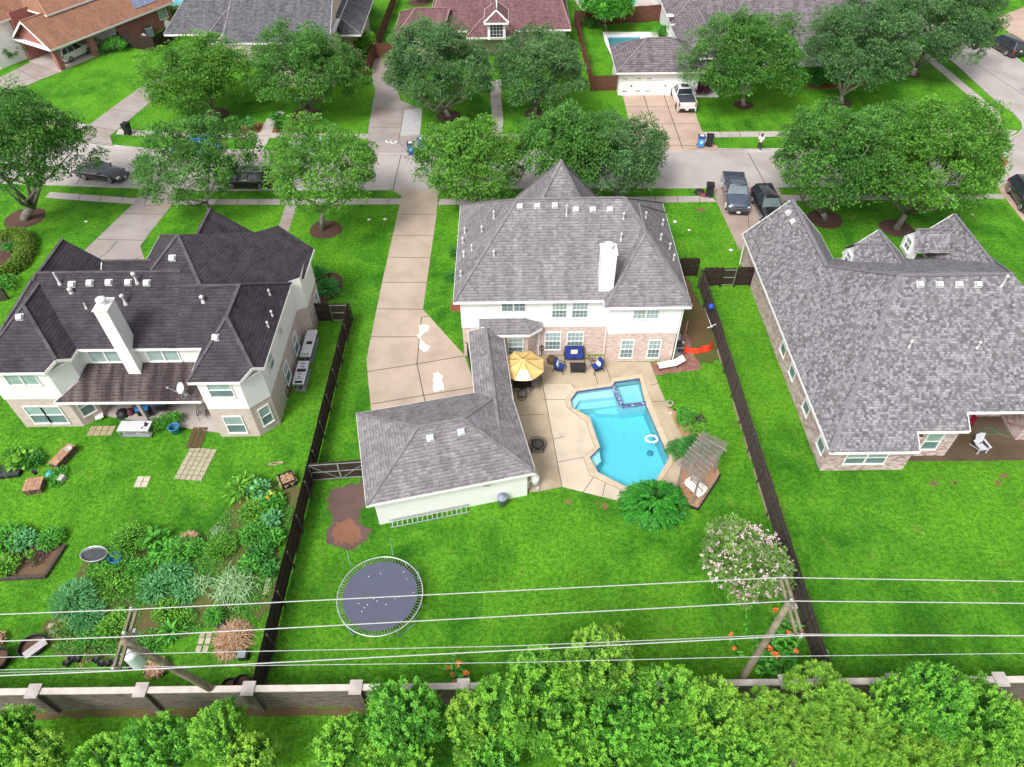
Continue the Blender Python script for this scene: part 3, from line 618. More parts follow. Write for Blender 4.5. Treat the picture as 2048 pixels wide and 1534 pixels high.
for x0,x1 in((12.5,17.3),): 
    m=MB(); s_=(5.3-2.75)/3.75
    a,b_,c,d_=bp(x0,.2,2.75+s_*.7+.08),bp(x1-1.2,-.0+.2,2.75+s_*.7+.08),bp(x1,2.7,2.75+s_*3.2+.08),bp(x0+1.2,2.7,2.75+s_*3.2+.08)
    m.face([a,b_,c,d_],0)
    for k in range(1,5):
        t=k/5; m.bar(a.lerp(d_,t),b_.lerp(c,t),.03,.03,1)
    for k in range(1,4):
        t=k/4; m.bar(a.lerp(b_,t),d_.lerp(c,t),.03,.03,1)
    m.build('roof_panel',[plain('photovoltaic_cells',(.16,.20,.30),.25,.5),G['steel']],hb)
p=bp(1.8,.2); 
# ================= GROUND =================
def PX(pts,z=0): return [at(x,y,z) for x,y in pts]
def rough(poly,amp=.15,step=.35,seed=1):
    r=random.Random(seed); out=[]; n=len(poly)
    for i in range(n):
        a=Vector(poly[i]); b=Vector(poly[(i+1)%n]); k=max(1,int((b-a).length/step))
        for j in range(k):
            p=a.lerp(b,j/k); out.append(Vector((p.x+r.gauss(0,amp),p.y+r.gauss(0,amp),0)))
    return out
pool_out=PX([(1141,799),(1154,783),(1224,773),(1229,764),(1279,757),(1291,808),(1338,917),(1311,962),(1250,973),(1196,945),(1179,915),(1200,895),(1179,834),(1144,815)])
cop_out=PX([(1131,799),(1150,777),(1221,767),(1225,757),(1284,749),(1302,803),(1351,917),(1319,969),(1251,984),(1180,951),(1167,915),(1190,895),(1172,843),(1134,815)])
pool2=PX([(1214,73),(1281,73),(1280,77),(1262,97),(1222,100)])
m=MB(); m.sheet([[(-400,-60),(400,-60),(400,500),(-400,500)],pool_out,pool2],0); struct(m,'lawn_ground',G['grass'])
def slab(name,px,mat,z,joints=(),jw=.05,label=None,world=None):
    poly=world or PX(px); m=MB(); m.sheet([poly],z,0)
    for a,b in joints:
        a=at(*a); b=at(*b); d=(b-a).normalized(); s=Vector((-d.y,d.x,0))*jw/2
        m.face([(a-s).to_tuple()[:2]+(z+.004,),(b-s).to_tuple()[:2]+(z+.004,),(b+s).to_tuple()[:2]+(z+.004,),(a+s).to_tuple()[:2]+(z+.004,)],1)
    return struct(m,name,[mat,G['joint']],label)
low=[(-300,346),(-60,364),(160,372),(360,381),(800,380),(1400,376),(1726,374),(2048,368),(2500,360)]
upk=[(-300,235),(0,270),(160,285),(292,299),(747,304),(1100,302),(1294,300),(1511,300),(1976,290),(2010,282),(2035,270),(2046,258),(2043,245),(2026,225),(1998,207),(1906,125),(1850,75),(1780,15),(1730,-30)]
slab('street',low[::1]+[(2700,300),(2500,250),(2200,180),(2048,131),(1986,77),(1900,10),(1850,-30)]+upk[::-1],G['street'],.008,
  joints=[((803,306),(786,380)),((1493,300),(1535,376)),((180,330),(150,371)),((2010,240),(1960,372)),((1940,120),(2200,290)),((1240,302),(1250,377))],jw=.07)
def kerb(pts,w=.16,h=.11,name='kerb'):
    P=PX(pts); m=MB()
    for a,b in zip(P,P[1:]):
        m.bar(a+Vector((0,0,h/2)),b+Vector((0,0,h/2)),w,h)
    struct(m,name,G['kerb'])
kerb(low[:3]+[(285,377)]); kerb([(362,381),(785,380)]); kerb([(880,379),(1400,376),(1426,376)]); kerb([(1545,375),(1726,374),(1990,370)])
kerb([(-300,235),(0,270),(158,285)]); kerb([(228,292),(292,299),(735,304)]); kerb([(856,304),(1100,302),(1270,300)]); kerb([(1436,299),(1511,300),(1976,290),(2010,282),(2035,270),(2046,258),(2043,245),(2026,225),(1998,207),(1906,125),(1850,75),(1780,15)]); kerb([(2100,165),(2048,131),(1986,77),(1900,10)])
# pale gutter lip along the upper kerb
m=MB(); P=PX([(160,288),(292,302),(747,307),(1294,303),(1511,303),(1900,295)]); 
for a,b in zip(P,P[1:]): m.bar(a+Vector((0,0,.012)),b+Vector((0,0,.012)),.5,.012)
struct(m,'gutter',G['walk'])
def wjoints(x0,x1,y0,y1,n,sk=4): return [((x0+(x1-x0)*(i+.5)/n,y0),(x0+(x1-x0)*(i+.5)/n+sk,y1)) for i in range(n)]
slab('sidewalk',[(100,384),(140,387),(278,397),(265,408),(130,399),(90,395)],G['walk'],.012,wjoints(140,270,388,404,3,-6))
slab('sidewalk',[(350,399),(803,397),(801,409),(344,410)],G['walk'],.012,wjoints(370,800,398,409,10,-4))
slab('sidewalk',[(880,398),(1421,392),(1434,404),(876,410)],G['walk'],.012,wjoints(890,1421,394,407,12,1))
slab('sidewalk',[(1560,390),(2005,388),(2010,398),(1555,402)],G['walk'],.012,wjoints(1600,1980,389,400,8,4))
slab('sidewalk',[(60,232),(178,249),(174,262),(50,245)],G['walk'],.012)
slab('sidewalk',[(237,258),(322,263),(740,268),(738,278),(320,274),(232,269)],G['walk'],.012,wjoints(250,740,261,275,12,-2))
slab('sidewalk',[(842,270),(1263,266),(1266,277),(846,281)],G['walk'],.012,wjoints(860,1263,268,279,10,1))
slab('sidewalk',[(1404,264),(1966,259),(1981,264),(1981,270),(1407,275)],G['walk'],.012,wjoints(1420,1960,263,273,14,4))
slab('sidewalk',[(1853,120),(1976,225),(1978,240),(1966,253),(1981,264),(2008,279),(2032,266),(2036,262),(1996,257),(2002,240),(1998,225),(1906,148),(1868,118),(1800,55),(1780,55)],G['walk'],.016,[((1880,145),(1905,147)),((1930,188),(1952,186)),((1966,250),(1998,252))])
slab('sidewalk',[(1990,75),(2048,100),(2100,118),(2100,135),(2048,112),(1980,66),(1900,0),(1915,0)],G['walk'],.012)
slab('street',[(1985,38),(2048,14),(2200,-30),(2300,100),(2048,92),(2010,58)],G['drive_tan'],.010) 
slab('driveway',[(289,377),(285,384),(265,409),(170,500),(120,560),(340,560),(289,519),(281,492),(300,466),(345,409),(358,392),(366,382)],G['drive_old'],.020,
   [((248,427),(328,429)),((195,479),(287,481)),((235,482),(212,508)),((212,508),(190,520)),((283,512),(255,530)),((290,397),(350,399)),((293,399),(288,411)),((288,411),(318,412)),((318,412),(326,399)),((326,399),(293,399))],jw=.06)
slab('path',[(571,410),(562,440),(550,470),(575,470),(588,430),(594,410)],G['drive_old'],.014,[((566,428),(588,430))])
slab('driveway',[(785,381),(803,392),(794,434),(764,566),(733,719),(737,767),(744,840),(980,840),(950,770),(929,711),(846,619),(873,431),(876,392),(880,379)],G['drive'],.020,
   [((797,429),(872,429)),((786,471),(867,471)),((777,515),(860,516)),((766,565),(853,565)),((755,618),(846,619)),((741,674),(838,674)),((733,744),(836,728)),((836,728),(929,712)),((843,635),(834,728)),((834,728),(850,803)),((843,635),(858,632)),((740,809),(952,774))],jw=.06)
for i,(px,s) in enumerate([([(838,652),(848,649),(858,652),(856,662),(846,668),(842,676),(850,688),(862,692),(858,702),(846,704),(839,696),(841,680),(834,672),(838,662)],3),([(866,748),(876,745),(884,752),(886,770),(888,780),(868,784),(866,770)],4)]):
    poly=rough(PX(px),.04,.2,s); m=MB(); m.sheet([poly],.0285); struct(m,'puddle_glare',plain('pale_puddle_%d'%i,(.66,.62,.58),.3,.5,var=.08))  # pale sheet colour paints the sky glare on the puddles
slab('driveway',[(340,130),(300,160),(178,250),(160,284),(226,291),(220,272),(240,255),(310,197),(370,150)],G['drive_old'],.020,[((178,252),(235,262)),((225,219),(275,226)),((160,281),(224,288)),((270,190),(305,198))])
slab('driveway',[(-60,150),(0,155),(66,122),(124,143),(80,160),(0,195),(-60,215)],G['drive_old'],.020,[((0,172),(115,145)),((30,135),(75,160)),((0,195),(40,150))])
slab('carport_floor',None,G['white2'] if 0 else G['walk'],.024,world=[bp(-.3,.0),bp(9,.0),bp(9,6.2),bp(-.3,6.2)])
slab('driveway',[(746,112),(744,160),(751,180),(742,225),(737,257),(735,306),(858,306),(850,296),(838,285),(839,270),(845,220),(800,200),(790,112)],G['drive_old'],.020,
   [((747,217),(808,219)),((738,255),(800,256)),((808,219),(797,285)),((797,285),(812,298)),((812,298),(850,299))])
slab('driveway',[(809,220),(845,218),(840,270),(800,272)],plain('wet_concrete',(.40,.39,.40),.35),.026)
m=MB()
for cx,cy in((777,282),(787,283.5)):
    c=at(cx,cy,.03); pts=[c+Vector((.27*math.sin(a),-.30*math.cos(a),0)) for a in np.linspace(-2.2,2.2,12)]
    for a,b in zip(pts,pts[1:]): m.bar(a,b,.11,.012)
struct(m,'driveway_marking',G['white'])
slab('path',[(982,160),(1003,160),(1002,195),(1007,240),(1004,266),(983,266),(985,235),(981,200)],G['walk'],.018,[((981,195),(1002,195)),((983,213),(1004,213)),((984,231),(1006,231)),((982,176),(1003,176))])
slab('path',[(560,222),(533,238),(518,270),(508,303),(526,303),(543,268),(552,240),(570,225)],G['walk'],.018,[((527,256),(547,257)),((518,272),(541,272))])
slab('driveway',[(1243,182),(1264,265),(1271,301),(1438,300),(1434,291),(1419,288),(1404,262),(1394,237),(1380,182)],G['drive_tan'],.020,
   [((1248,214),(1345,214)),((1258,248),(1396,248)),((1286,186),(1320,298)),((1326,186),(1365,297)),((1264,290),(1420,292))],jw=.08)
slab('path',[(1384,186),(1391,195),(1438,195),(1420,158),(1400,160),(1410,185)],plain('pale_slab',(.62,.58,.56),.6),.022)
slab('driveway',[(1424,374),(1434,405),(1478,500),(1500,500),(1580,430),(1556,374)],concrete('wet_brown_driveway',(.36,.28,.245),(.25,.15,.11),.5,.45,.7,.5),.020,[((1428,392),(1560,392)),((1447,425),(1500,425)),((1492,376),(1500,480))])
slab('driveway',[(1990,368),(2005,390),(2060,460),(2150,460),(2150,364)],G['drive_tan'],.020)
slab('patio',None,G['walk'],.020,world=[(-27.5,31.6),(-19.1,29.95),(-19.1,32.8),(-27.5,32.8)])
slab('patio',None,concrete('damp_patio',(.10,.07,.045),(.17,.12,.08),.7,.6),.020,world=[(24.3,27.0),(27.3,26.95),(37,26.95),(37,30.6),(27.3,30.6),(27.3,27.4),(24.3,27.4)])
# pool deck with joints
deck=PX([(1012,716),(1080,711),(1207,712),(1208,724),(1300,724),(1316,767),(1334,810),(1369,880),(1362,930),(1360,968),(1330,985),(1241,1003),(1124,974),(1076,983),(1058,985),(1020,860),(985,790)])
m=MB(); m.sheet([deck,cop_out],.012,0)
for a,b in (((1080,735),(1085,768)),((1085,768),(1124,973)),((1085,800),(1132,799)),((1040,831),(1088,829)),((1150,777),(1143,768)),((1188,742),(1196,770)),((1207,722),(1221,757)),((1114,925),(1170,914)),((1190,950),(1166,985)),((1211,965),(1205,992)),((1240,980),(1241,1003)),((1302,803),(1332,803)),((1300,771),(1316,767)),((1107,878),(1128,873))):
    a=at(*a);b=at(*b);d=(b-a).normalized();s=Vector((-d.y,d.x,0))*.02
    m.face([(p.x,p.y,.016) for p in(a-s,b-s,b+s,a+s)],1)
struct(m,'pool_deck',[G['deck'],G['joint']])
m=MB(); m.sheet([PX([(1086,768),(1143,768),(1150,777),(1131,799),(1134,815),(1172,843),(1190,895),(1167,915),(1180,951),(1251,984),(1300,985),(1241,1003),(1124,974)])],.015); struct(m,'pool_deck',G['deck_new'])
m=MB(); m.sheet([cop_out,pool_out],.035)
for L,z0,z1 in((pool_out,-.16,.035),):
    for i in range(len(L)):
        a,b=L[i],L[(i+1)%len(L)]; m.face([(a.x,a.y,z1),(b.x,b.y,z1),(b.x,b.y,z0),(a.x,a.y,z0)],1)
for i in range(len(cop_out)):
    a,b=cop_out[i],cop_out[(i+1)%len(cop_out)]; m.face([(a.x,a.y,0),(b.x,b.y,0),(b.x,b.y,.035),(a.x,a.y,.035)])
    c=pool_out[i]; d=(a-c); s=Vector((-d.y,d.x,0)).normalized()*.012
struct(m,'pool_coping',[G['coping'],plain('waterline_tile',(.08,.09,.22),.3)])
pl=thing('swimming_pool','bright turquoise swimming pool with built in steps and a square spa in its upper corner','pool',at(1240,870,0))
plaster=plain('pool_plaster',(.42,.67,.73),.7,var=.04)
m=MB(); L=pool_out; m.sheet([L],-1.25)
for i in range(len(L)):
    a,b=L[i],L[(i+1)%len(L)]; m.face([(a.x,a.y,-.16),(b.x,b.y,-.16),(b.x,b.y,-1.25),(a.x,a.y,-1.25)])
m.build('basin',plaster,pl)
def stp(px,z,name='step'):
    poly=PX(px); m=MB(); m.prism([(p.x,p.y) for p in poly],-1.5,z); m.build(name,plaster,pl)
stp([(1142,799),(1155,783.5),(1224,773.5),(1231,788),(1160,795),(1150,810),(1146,815)],-.28); stp([(1150,810),(1160,795),(1231,788),(1235,799),(1190,805),(1163,806),(1154,818)],-.6); stp([(1190,805),(1235,799),(1240,812),(1196,812)],-.85)
stp([(1180,914.5),(1199.5,896),(1203,916),(1193,925),(1196,940),(1190,938)],-.35)
stp([(1228,775),(1230,765),(1278.5,758),(1290,804),(1244,811)],-.55,'spa_bench')
m=MB(); z=-.02; lw=MB()
for a,b in(((1226,771),(1243,813)),((1243,812),(1292,806))):
    a=at(*a);b=at(*b); a.z=b.z=-.03; m.bar(a,b,.30,.14); a=a.copy(); b=b.copy(); a.z=b.z=-.8; lw.bar(a,b,.22,1.4)
lw.build('spa_lower_wall',plaster,pl)
n=NM('mosaic_tile',.3,.5); v=n.n('ShaderNodeTexVoronoi'); v.inputs['Scale'].default_value=9; n.l(n.pos(),v.inputs['Vector']); sx=n.n('ShaderNodeSeparateColor'); n.l(v.outputs['Color'],sx.inputs[0])
n.col(n.ramp(sx.outputs[0],[(.0,(.03,.05,.13)),(.45,(.07,.12,.26)),(.7,(.14,.17,.30)),(1,(.38,.45,.55))])); m.build('spa_wall',n.m,pl)
poly=PX([(1238,781),(1270,776),(1278,797),(1246,803)]); m=MB(); m.prism([(p.x,p.y) for p in poly],-1.5,-.54); m.build('spa_floor',plain('spa_floor',(.33,.66,.70),.7,var=.04),pl)
def waterm():
    m_=bpy.data.materials.new('pool_water'); m_.use_nodes=True; t=m_.node_tree; t.nodes.clear(); o=t.nodes.new('ShaderNodeOutputMaterial')
    tr=t.nodes.new('ShaderNodeBsdfTransparent'); gl=t.nodes.new('ShaderNodeBsdfGlossy'); gl.inputs['Roughness'].default_value=.04
    fr=t.nodes.new('ShaderNodeFresnel'); fr.inputs['IOR'].default_value=1.33; mx=t.nodes.new('ShaderNodeMixShader')
    nz=t.nodes.new('ShaderNodeTexNoise'); nz.inputs['Scale'].default_value=3; g=t.nodes.new('ShaderNodeNewGeometry'); t.links.new(g.outputs['Position'],nz.inputs['Vector'])
    bp_=t.nodes.new('ShaderNodeBump'); bp_.inputs['Strength'].default_value=.25; bp_.inputs['Distance'].default_value=.03; t.links.new(nz.outputs[0],bp_.inputs['Height'])
    t.links.new(bp_.outputs[0],fr.inputs['Normal']); t.links.new(bp_.outputs[0],gl.inputs['Normal'])
    t.links.new(fr.outputs[0],mx.inputs[0]); t.links.new(tr.outputs[0],mx.inputs[1]); t.links.new(gl.outputs[0],mx.inputs[2]); t.links.new(mx.outputs[0],o.inputs[0])
    va=t.nodes.new('ShaderNodeVolumeAbsorption'); va.inputs['Color'].default_value=(.05,.86,.93,1); va.inputs['Density'].default_value=.50; t.links.new(va.outputs[0],o.inputs[1]); return m_
G['water']=waterm()
m=MB(); m.prism([(p.x,p.y) for p in L],-1.6,-.10,bottom=True); m.build('water',G['water'],pl)
pl2=thing('swimming_pool','small turquoise pool behind the white garage, largely hidden by its roof','pool',at(1245,85,0))
m=MB(); m.sheet([pool2],-1.3)
for i in range(len(pool2)):
    a,b=pool2[i],pool2[(i+1)%len(pool2)]; m.face([(a.x,a.y,.02),(b.x,b.y,.02),(b.x,b.y,-1.3),(a.x,a.y,-1.3)])
m.build('basin',plaster,pl2); m=MB(); m.prism([(p.x,p.y) for p in pool2],-1.4,-.1,bottom=True); m.build('water',G['water'],pl2)
m=MB(); m.sheet([PX([(1205,64),(1313,64),(1325,85),(1300,100),(1222,110),(1210,85)]),pool2],.02); struct(m,'pool_deck',plain('white_deck',(.70,.66,.66),.7))
# far pools beyond the top fences, raised tiled rims with water
fw=plain('far_pool_water',(.10,.55,.60),.1,.5)
for px,lab,dk in(([(342,-4),(375,-6),(376,8),(362,16),(344,13)],'curved turquoise pool behind the red brick house at the top left edge',[(330,-20),(400,-20),(404,14),(380,24),(348,26)]),([(1148,-12),(1175,-14),(1270,-10),(1278,8),(1245,14),(1168,14)],'turquoise pool beyond the brown back fence at the top edge',[(1130,-30),(1345,-30),(1335,14),(1165,24)])):
    m=MB(); m.sheet([PX(dk)],.02); struct(m,'pool_deck',G['walk'])
    t=thing('swimming_pool',lab,'pool',at(px[0][0],px[0][1],0)); P=rough(PX(px),.05,1.5,3)
    m=MB(); m.prism([(p.x,p.y) for p in P],0,.10); m.build('rim',G['walk'],t); c=sum(P,Vector())/len(P); Q=[c+(p-c)*.94 for p in P]; m=MB(); m.prism([(p.x,p.y) for p in Q],.1,.112); m.build('water',fw,t)
# soil, mulch
def bed(px,mat,z,name='soil_bed',amp=.1,step=.35,seed=1): m=MB(); m.sheet([rough(PX(px),amp,step,seed)],z); return struct(m,name,mat)
bed([(657,982),(672,975),(690,972),(712,968),(723,960),(735,962),(737,1000),(722,1018),(718,1035),(724,1046),(742,1062),(738,1078),(720,1092),(700,1098),(680,1096),(660,1088),(650,1080),(652,1062),(662,1050),(664,1030),(655,1016),(656,1000)],concrete('bare_soil',(.12,.075,.065),(.30,.13,.07),1.0,.95,.5),.010,'bare_soil',.08,.15)
bed([(672,1040),(700,1036),(716,1050),(724,1075),(700,1092),(678,1088),(664,1070)],G['redsoil'],.014,'bare_soil',.1,.2,5)
bed([(1365,622),(1392,600),(1408,612),(1428,680),(1440,720),(1420,724),(1356,730),(1352,700)],G['sidesoil'],.010,'bare_soil',.15)
bed([(1360,545),(1372,545),(1400,610),(1385,620),(1368,590)],G['sidesoil'],.009,'bare_soil',.1)
bed([(1301,726),(1346,722),(1352,700),(1366,668),(1378,672),(1388,712),(1404,737),(1377,743),(1340,746),(1312,752)],brickm('brick_rubble',(.22,.10,.08),(.32,.17,.13),(.10,.06,.05),(.15,.09,.07),bw=.3,rh=.2),.018,'brick_paving',.04)
bed([(1333,815),(1346,819),(1379,835),(1388,853),(1402,868),(1425,900),(1440,950),(1433,962),(1394,1019),(1376,1012),(1358,968),(1362,930),(1367,880)],G['stonechip'],.022,'stone_bed',.02)
m=MB(); P=PX([(1440,950),(1433,964),(1396,1020),(1376,1013)]); 
for a,b in zip(P,P[1:]): m.bar(a+Vector((0,0,.06)),b+Vector((0,0,.06)),.1,.14)
P=PX([(1346,819),(1379,835),(1388,853),(1402,868)])
for a,b in zip(P,P[1:]): m.bar(a+Vector((0,0,.05)),b+Vector((0,0,.05)),.06,.1)
struct(m,'bed_edging',G['black'])
m=MB(); P=PX([(1428,962),(1391,1012)]); m.bar(P[0]+Vector((0,0,.1)),P[1]+Vector((0,0,.1)),.1,.12); single(m,'timber_edge',G['wood_post'],'pale timber rail lying along the stone bed under the pergola','timber')
def ring(px,py,r,mat='mulch',seed=0,z=.010,ry=None):
    c=at(px,py); P=[c+Vector((r*math.cos(a),(ry or r)*math.sin(a),0)) for a in np.linspace(0,2*math.pi,22)[:-1]]; m=MB(); m.sheet([rough(P,.05,.25,seed)],z); struct(m,'mulch_bed',G[mat])
for i,(x,y,r,mt) in enumerate([(50,436,1.75,'mulch'),(651,459,1.45,'mulch'),(431,228,1.45,'mulch'),(612,231,1.8,'mulch'),(897,232,1.35,'mulch'),(1068,228,1.1,'mulch'),(1487,210,1.1,'mulch'),(1825,149,1.0,'mulch'),(1650,438,1.5,'mulch'),(1792,456,1.4,'mulch'),(1185,410,1.5,'mulch'),(838,5,1.6,'mulch'),(1683,206,1.1,'mulch'),(500,262,1.9,'redmulch'),(557,262,1.6,'redmulch')]): ring(x,y,r,mt,i)
ring(650,575,1.5,'mulch',50,ry=1.9)
bed([(905,595),(912,585),(930,590),(930,625),(900,622)],G['redmulch'],.010,'mulch_bed',.03)
bed([(0,480),(30,478),(55,492),(70,505),(62,525),(20,560),(0,590)],G['mulch'],.010,'mulch_bed',.05)
bed([(1610,170),(1690,168),(1720,160),(1740,170),(1700,178),(1620,177)],G['redmulch'],.010,'mulch_bed',.1)
# vegetable garden soil (left)
bed([(-20,1050),(60,1062),(120,1085),(133,1092),(118,1120),(95,1152),(60,1158),(-20,1160)],G['soil'],.010,'garden_bed',.06)
bed([(175,1110),(250,1095),(330,1085),(380,1088),(425,1060),(470,1000),(480,960),(520,955),(572,975),(590,960),(600,985),(560,1110),(540,1210),(520,1240),(430,1250),(400,1260),(300,1300),(150,1320),(100,1300),(95,1260),(110,1225),(140,1180),(160,1140)],concrete('garden_ground',(.10,.105,.03),(.13,.085,.045),1.3,.95,.9),.008,'garden_bed',.15,.4,9)
bed([(215,1170),(255,1160),(270,1200),(255,1250),(230,1260),(225,1210)],G['soil'],.012,'garden_bed',.12)
bed([(1100,1395),(1360,1395),(1360,1400),(1100,1400)],G['soil'],.010)
m=MB(); m.sheet([rough([Vector((-40,12.1,0)),Vector((40,12.1,0)),Vector((40,12.5,0)),Vector((-40,12.5,0))],.06,.4,2)],.006); struct(m,'bare_soil',G['sidesoil'])
m=MB()
for i in range(len(cop_out)):
    a,b=cop_out[i],cop_out[(i+1)%len(cop_out)]; m.bar(a+Vector((0,0,.018)),b+Vector((0,0,.018)),.035,.008)
struct(m,'deck_joint',G['joint'])
# garden timbers
for a,b,l in(((133,1092),(94,1152),'mossy timber edging on the right side of the left vegetable bed'),((94,1155),(0,1160),'grey timber edging along the near side of the left vegetable bed')):
    m=MB(); a=at(*a);b=at(*b); m.bar(a+Vector((0,0,.1)),b+Vector((0,0,.1)),.16,.2); single(m,'timber_edge',G['wood_grey'],l,'timber')
# pavers
pav=concrete('paver_stone',(.38,.33,.24),(.25,.22,.15),3,.9)
def paver(name,label,px0,nx,ny,w,h,rz=0,mat=pav,gap=.04,skew=None,group=None):
    c=at(*px0); m=MB(); R=Matrix.Rotation(rz,3,'Z')
    for i in range(nx):
        for j in range(ny):
            p=c+R@Vector(((i-(nx-1)/2)*w,(j-(ny-1)/2)*h,0)); m.box((p.x,p.y,.02),(w-gap,h-gap,.05),rz)
    s=single(m,name,mat,label,'paving',group); return s
m=MB(); c=at(390,928)
paver('paver_pad','large rectangle of weathered square pavers in the left lawn',(392,928),5,7,.36,.36,rz=-.12)
paver('paver_pad','four pale square pavers set in the left lawn',(285,964),2,2,.42,.42,mat=concrete('pale_paver',(.52,.47,.38),(.33,.29,.24),3))
paver('paver_pad','row of tan pavers in front of the porch by the metal table',(203,862),4,2,.42,.42,mat=concrete('tan_paver',(.36,.30,.18),(.25,.2,.12),3))
paver('paver_pad','narrow run of sunken brick pavers near the blue bucket',(394,876),3,6,.34,.3,mat=G['soil'],gap=.05)
paver('paver_pad','four pale pavers beside the dry leaf heap',(407,1290),2,2,.36,.42,mat=concrete('pale_paver2',(.46,.42,.33),(.33,.29,.24),3),gap=.09)
paver('paver_pad','two pale pavers just above the four by the dry leaf heap',(412,1270),2,1,.36,.36,mat=pav,gap=.09)
paver('paver_pad','three small pavers laid against the left fence by the tall grass clump',(535,1172),1,3,.35,.35,mat=concrete('pale_paver3',(.5,.42,.36),(.3,.26,.2),3))
paver('stepping_stone','pale stepping stone beside the round tub, nearest the pole',(105,1268),1,1,.42,.42,mat=pav)
paver('stepping_stone','small stepping stone further up from the round tub',(102,1252),1,1,.32,.3,mat=pav)

dryturf=concrete('dry_turf',(.22,.24,.06),(.32,.22,.10),2.0,.95,.7)
DRY=[];
for i,(cx,cy,rx,ry,mt) in enumerate([(1137,1003,.35,.25,1),(1209,1012,.3,.4,1),(1195,1004,.2,.15,1),(1866,968,.45,.3,1),(1908,965,.25,.15,1),(2010,951,.5,.25,1),(1996,966,.25,.25,1),(1302,1195,.3,.7,0),(1335,1262,.7,.4,0),(1320,1245,.4,.5,0),(1084,1222,.5,.4,0),(1085,1266,.35,.3,0),(665,1175,.6,.7,0),(1000,1170,.6,.5,0),(1960,930,.7,.3,0),(1385,415,.8,.5,0),(1402,420,.7,.4,1),(1405,490,.5,.8,0),(1330,470,.8,.5,0),(700,440,1.5,.3,0),(600,470,.6,.3,0)]):
    c=at(cx,cy); DRY.append((c.x,c.y,rx,ry,mt))
    if not mt: continue
    P=[c+Vector((.6*rx*math.cos(a),.6*ry*math.sin(a),0)) for a in np.linspace(0,2*math.pi,16)[:-1]]; m=MB(); m.sheet([rough(P,.07,.2,60+i)],.005+.0003*i); struct(m,'worn_turf',G['redsoil'] if mt else dryturf)
# ================= FENCES, STONE WALL, POLES =================
def fence(label,a,b,h=1.83,mat='wood_dark',side=1,kick=None,group=None,pitch=.145,h2=None,kmat='wood_grey',rails=3,gate=None,panelmat=None):
    a=Vector((a[0],a[1],0)); b=Vector((b[0],b[1],0)); L=(b-a).length; d=(b-a)/L; n=Vector((-d.y,d.x,0))*side; ang=math.atan2(d.y,d.x)
    t=thing('wooden_fence',label,'fence',a.lerp(b,.5),group=group); r=random.Random(int(L*100)); m=MB(); N=int(L/pitch)
    seg=0
    for i in range(N):
        if i%16==0: seg=r.uniform(-.05,.05)
        p=a+d*(i+.5)*L/N; hh=h+seg*.8+r.uniform(-.02,.02); q=p-n*r.uniform(.0,.012); m.box((q.x,q.y,hh/2+.04),(L/N*.93,.018,hh-.06),ang+r.uniform(-.01,.01),0)
    m.build('pickets',panelmat or G[mat],t)
    for z in np.linspace(.35,h-.25,rails):
        m=MB(); o=n*.045; m.bar(a+o+Vector((0,0,z)),b+o+Vector((0,0,z)),.04,.09); m.build('rail',G[mat],t)
    k=max(1,int(round(L/2.4)))
    for i in range(k+1):
        p=a+d*L*i/k+n*.11; m=MB(); m.box((p.x,p.y,(h-.05)/2),(.09,.09,h-.05),ang); m.build('post',G['wood_grey' if kick else mat],t)
    if kick:
        for s0,s1 in kick:
            m=MB(); m.bar(a+d*L*s0+n*.07+Vector((0,0,.12)),a+d*L*s1+n*.07+Vector((0,0,.12)),.03,.2); m.build('kick_board',G[kmat],t)
    return t
fence('long dark fence between the left garden and the trampoline lawn',(-12.55,13.1),(-12.22,41.0),side=-1,kick=((.0,.12),(.28,.36),(.42,.5),(.93,1)))
fence('long weathered fence between the pool yard and the right lawn',(15.1,13.6),(15.0,44.4),h=1.95,side=1,mat='wood_grey',kick=((.13,.2),(.3,.42),(.44,.5),(.52,.6),(.72,.78)),kmat='wood_post')
yb=at(1386,516,1.83); fence('short dark return fence behind the right side of the central house',(11.9,yb.y),(15.05,yb.y),side=-1)
def gate(label,a,b,h=1.75,brace=True,mid=(.35,),leafs=2,bracing=True):
    a=Vector((*a,0)); b=Vector((*b,0)); t=thing('yard_gate',label,'gate',a.lerp(b,.5)); L=(b-a).length; d=(b-a)/L; n=Vector((d.y,-d.x,0)); ang=math.atan2(d.y,d.x); r=random.Random(3)
    for k in range(leafs):
        p0=a+d*(L*k/leafs+.03); p1=a+d*(L*(k+1)/leafs-.03); m=MB(); N=int((p1-p0).length/.14)
        for i in range(N):
            p=p0.lerp(p1,(i+.5)/N); hh=h+r.uniform(-.02,.02); m.box((p.x,p.y,hh/2+.06),((p1-p0).length/N*.93,.018,hh-.06),ang)
        lf=m.build('gate_boards',G['wood_dark'],t); m=MB(); o=n*.05; Z=lambda z:Vector((0,0,z))
        for z in (.18,h*.52,h-.12): m.bar(p0+o+Z(z),p1+o+Z(z),.045)
        m.bar(p0+o+Z(.18),p0+o+Z(h-.12),.045); m.bar(p1+o+Z(.18),p1+o+Z(h-.12),.045)
        if bracing:
            if k==0: m.bar(p0+o*1.5+Z(h-.12),p1+o*1.5+Z(.18),.03)
            else: m.bar(p0+o*1.5+Z(.18),p1+o*1.5+Z(h-.12),.03)
        m.build('gate_frame',G['steel'],lf)
    return t
ga=at(628,962); gb_=at(722,954); gate('wide double gate with braced metal frames between the left fence and the garage',(-12.4,ga.y),(gb_.x+.6,gb_.y))
y1=at(660,643).y
fence('short dark fence from the left house to its side gate',(-15.3,y1),(-13.65,y1),side=-1); gate('narrow metal framed gate beside the left house',(-13.6,y1),(-12.3,y1),leafs=1,bracing=False)
fa=at(1398,536,1.83); fb=at(1505,534,1.83)
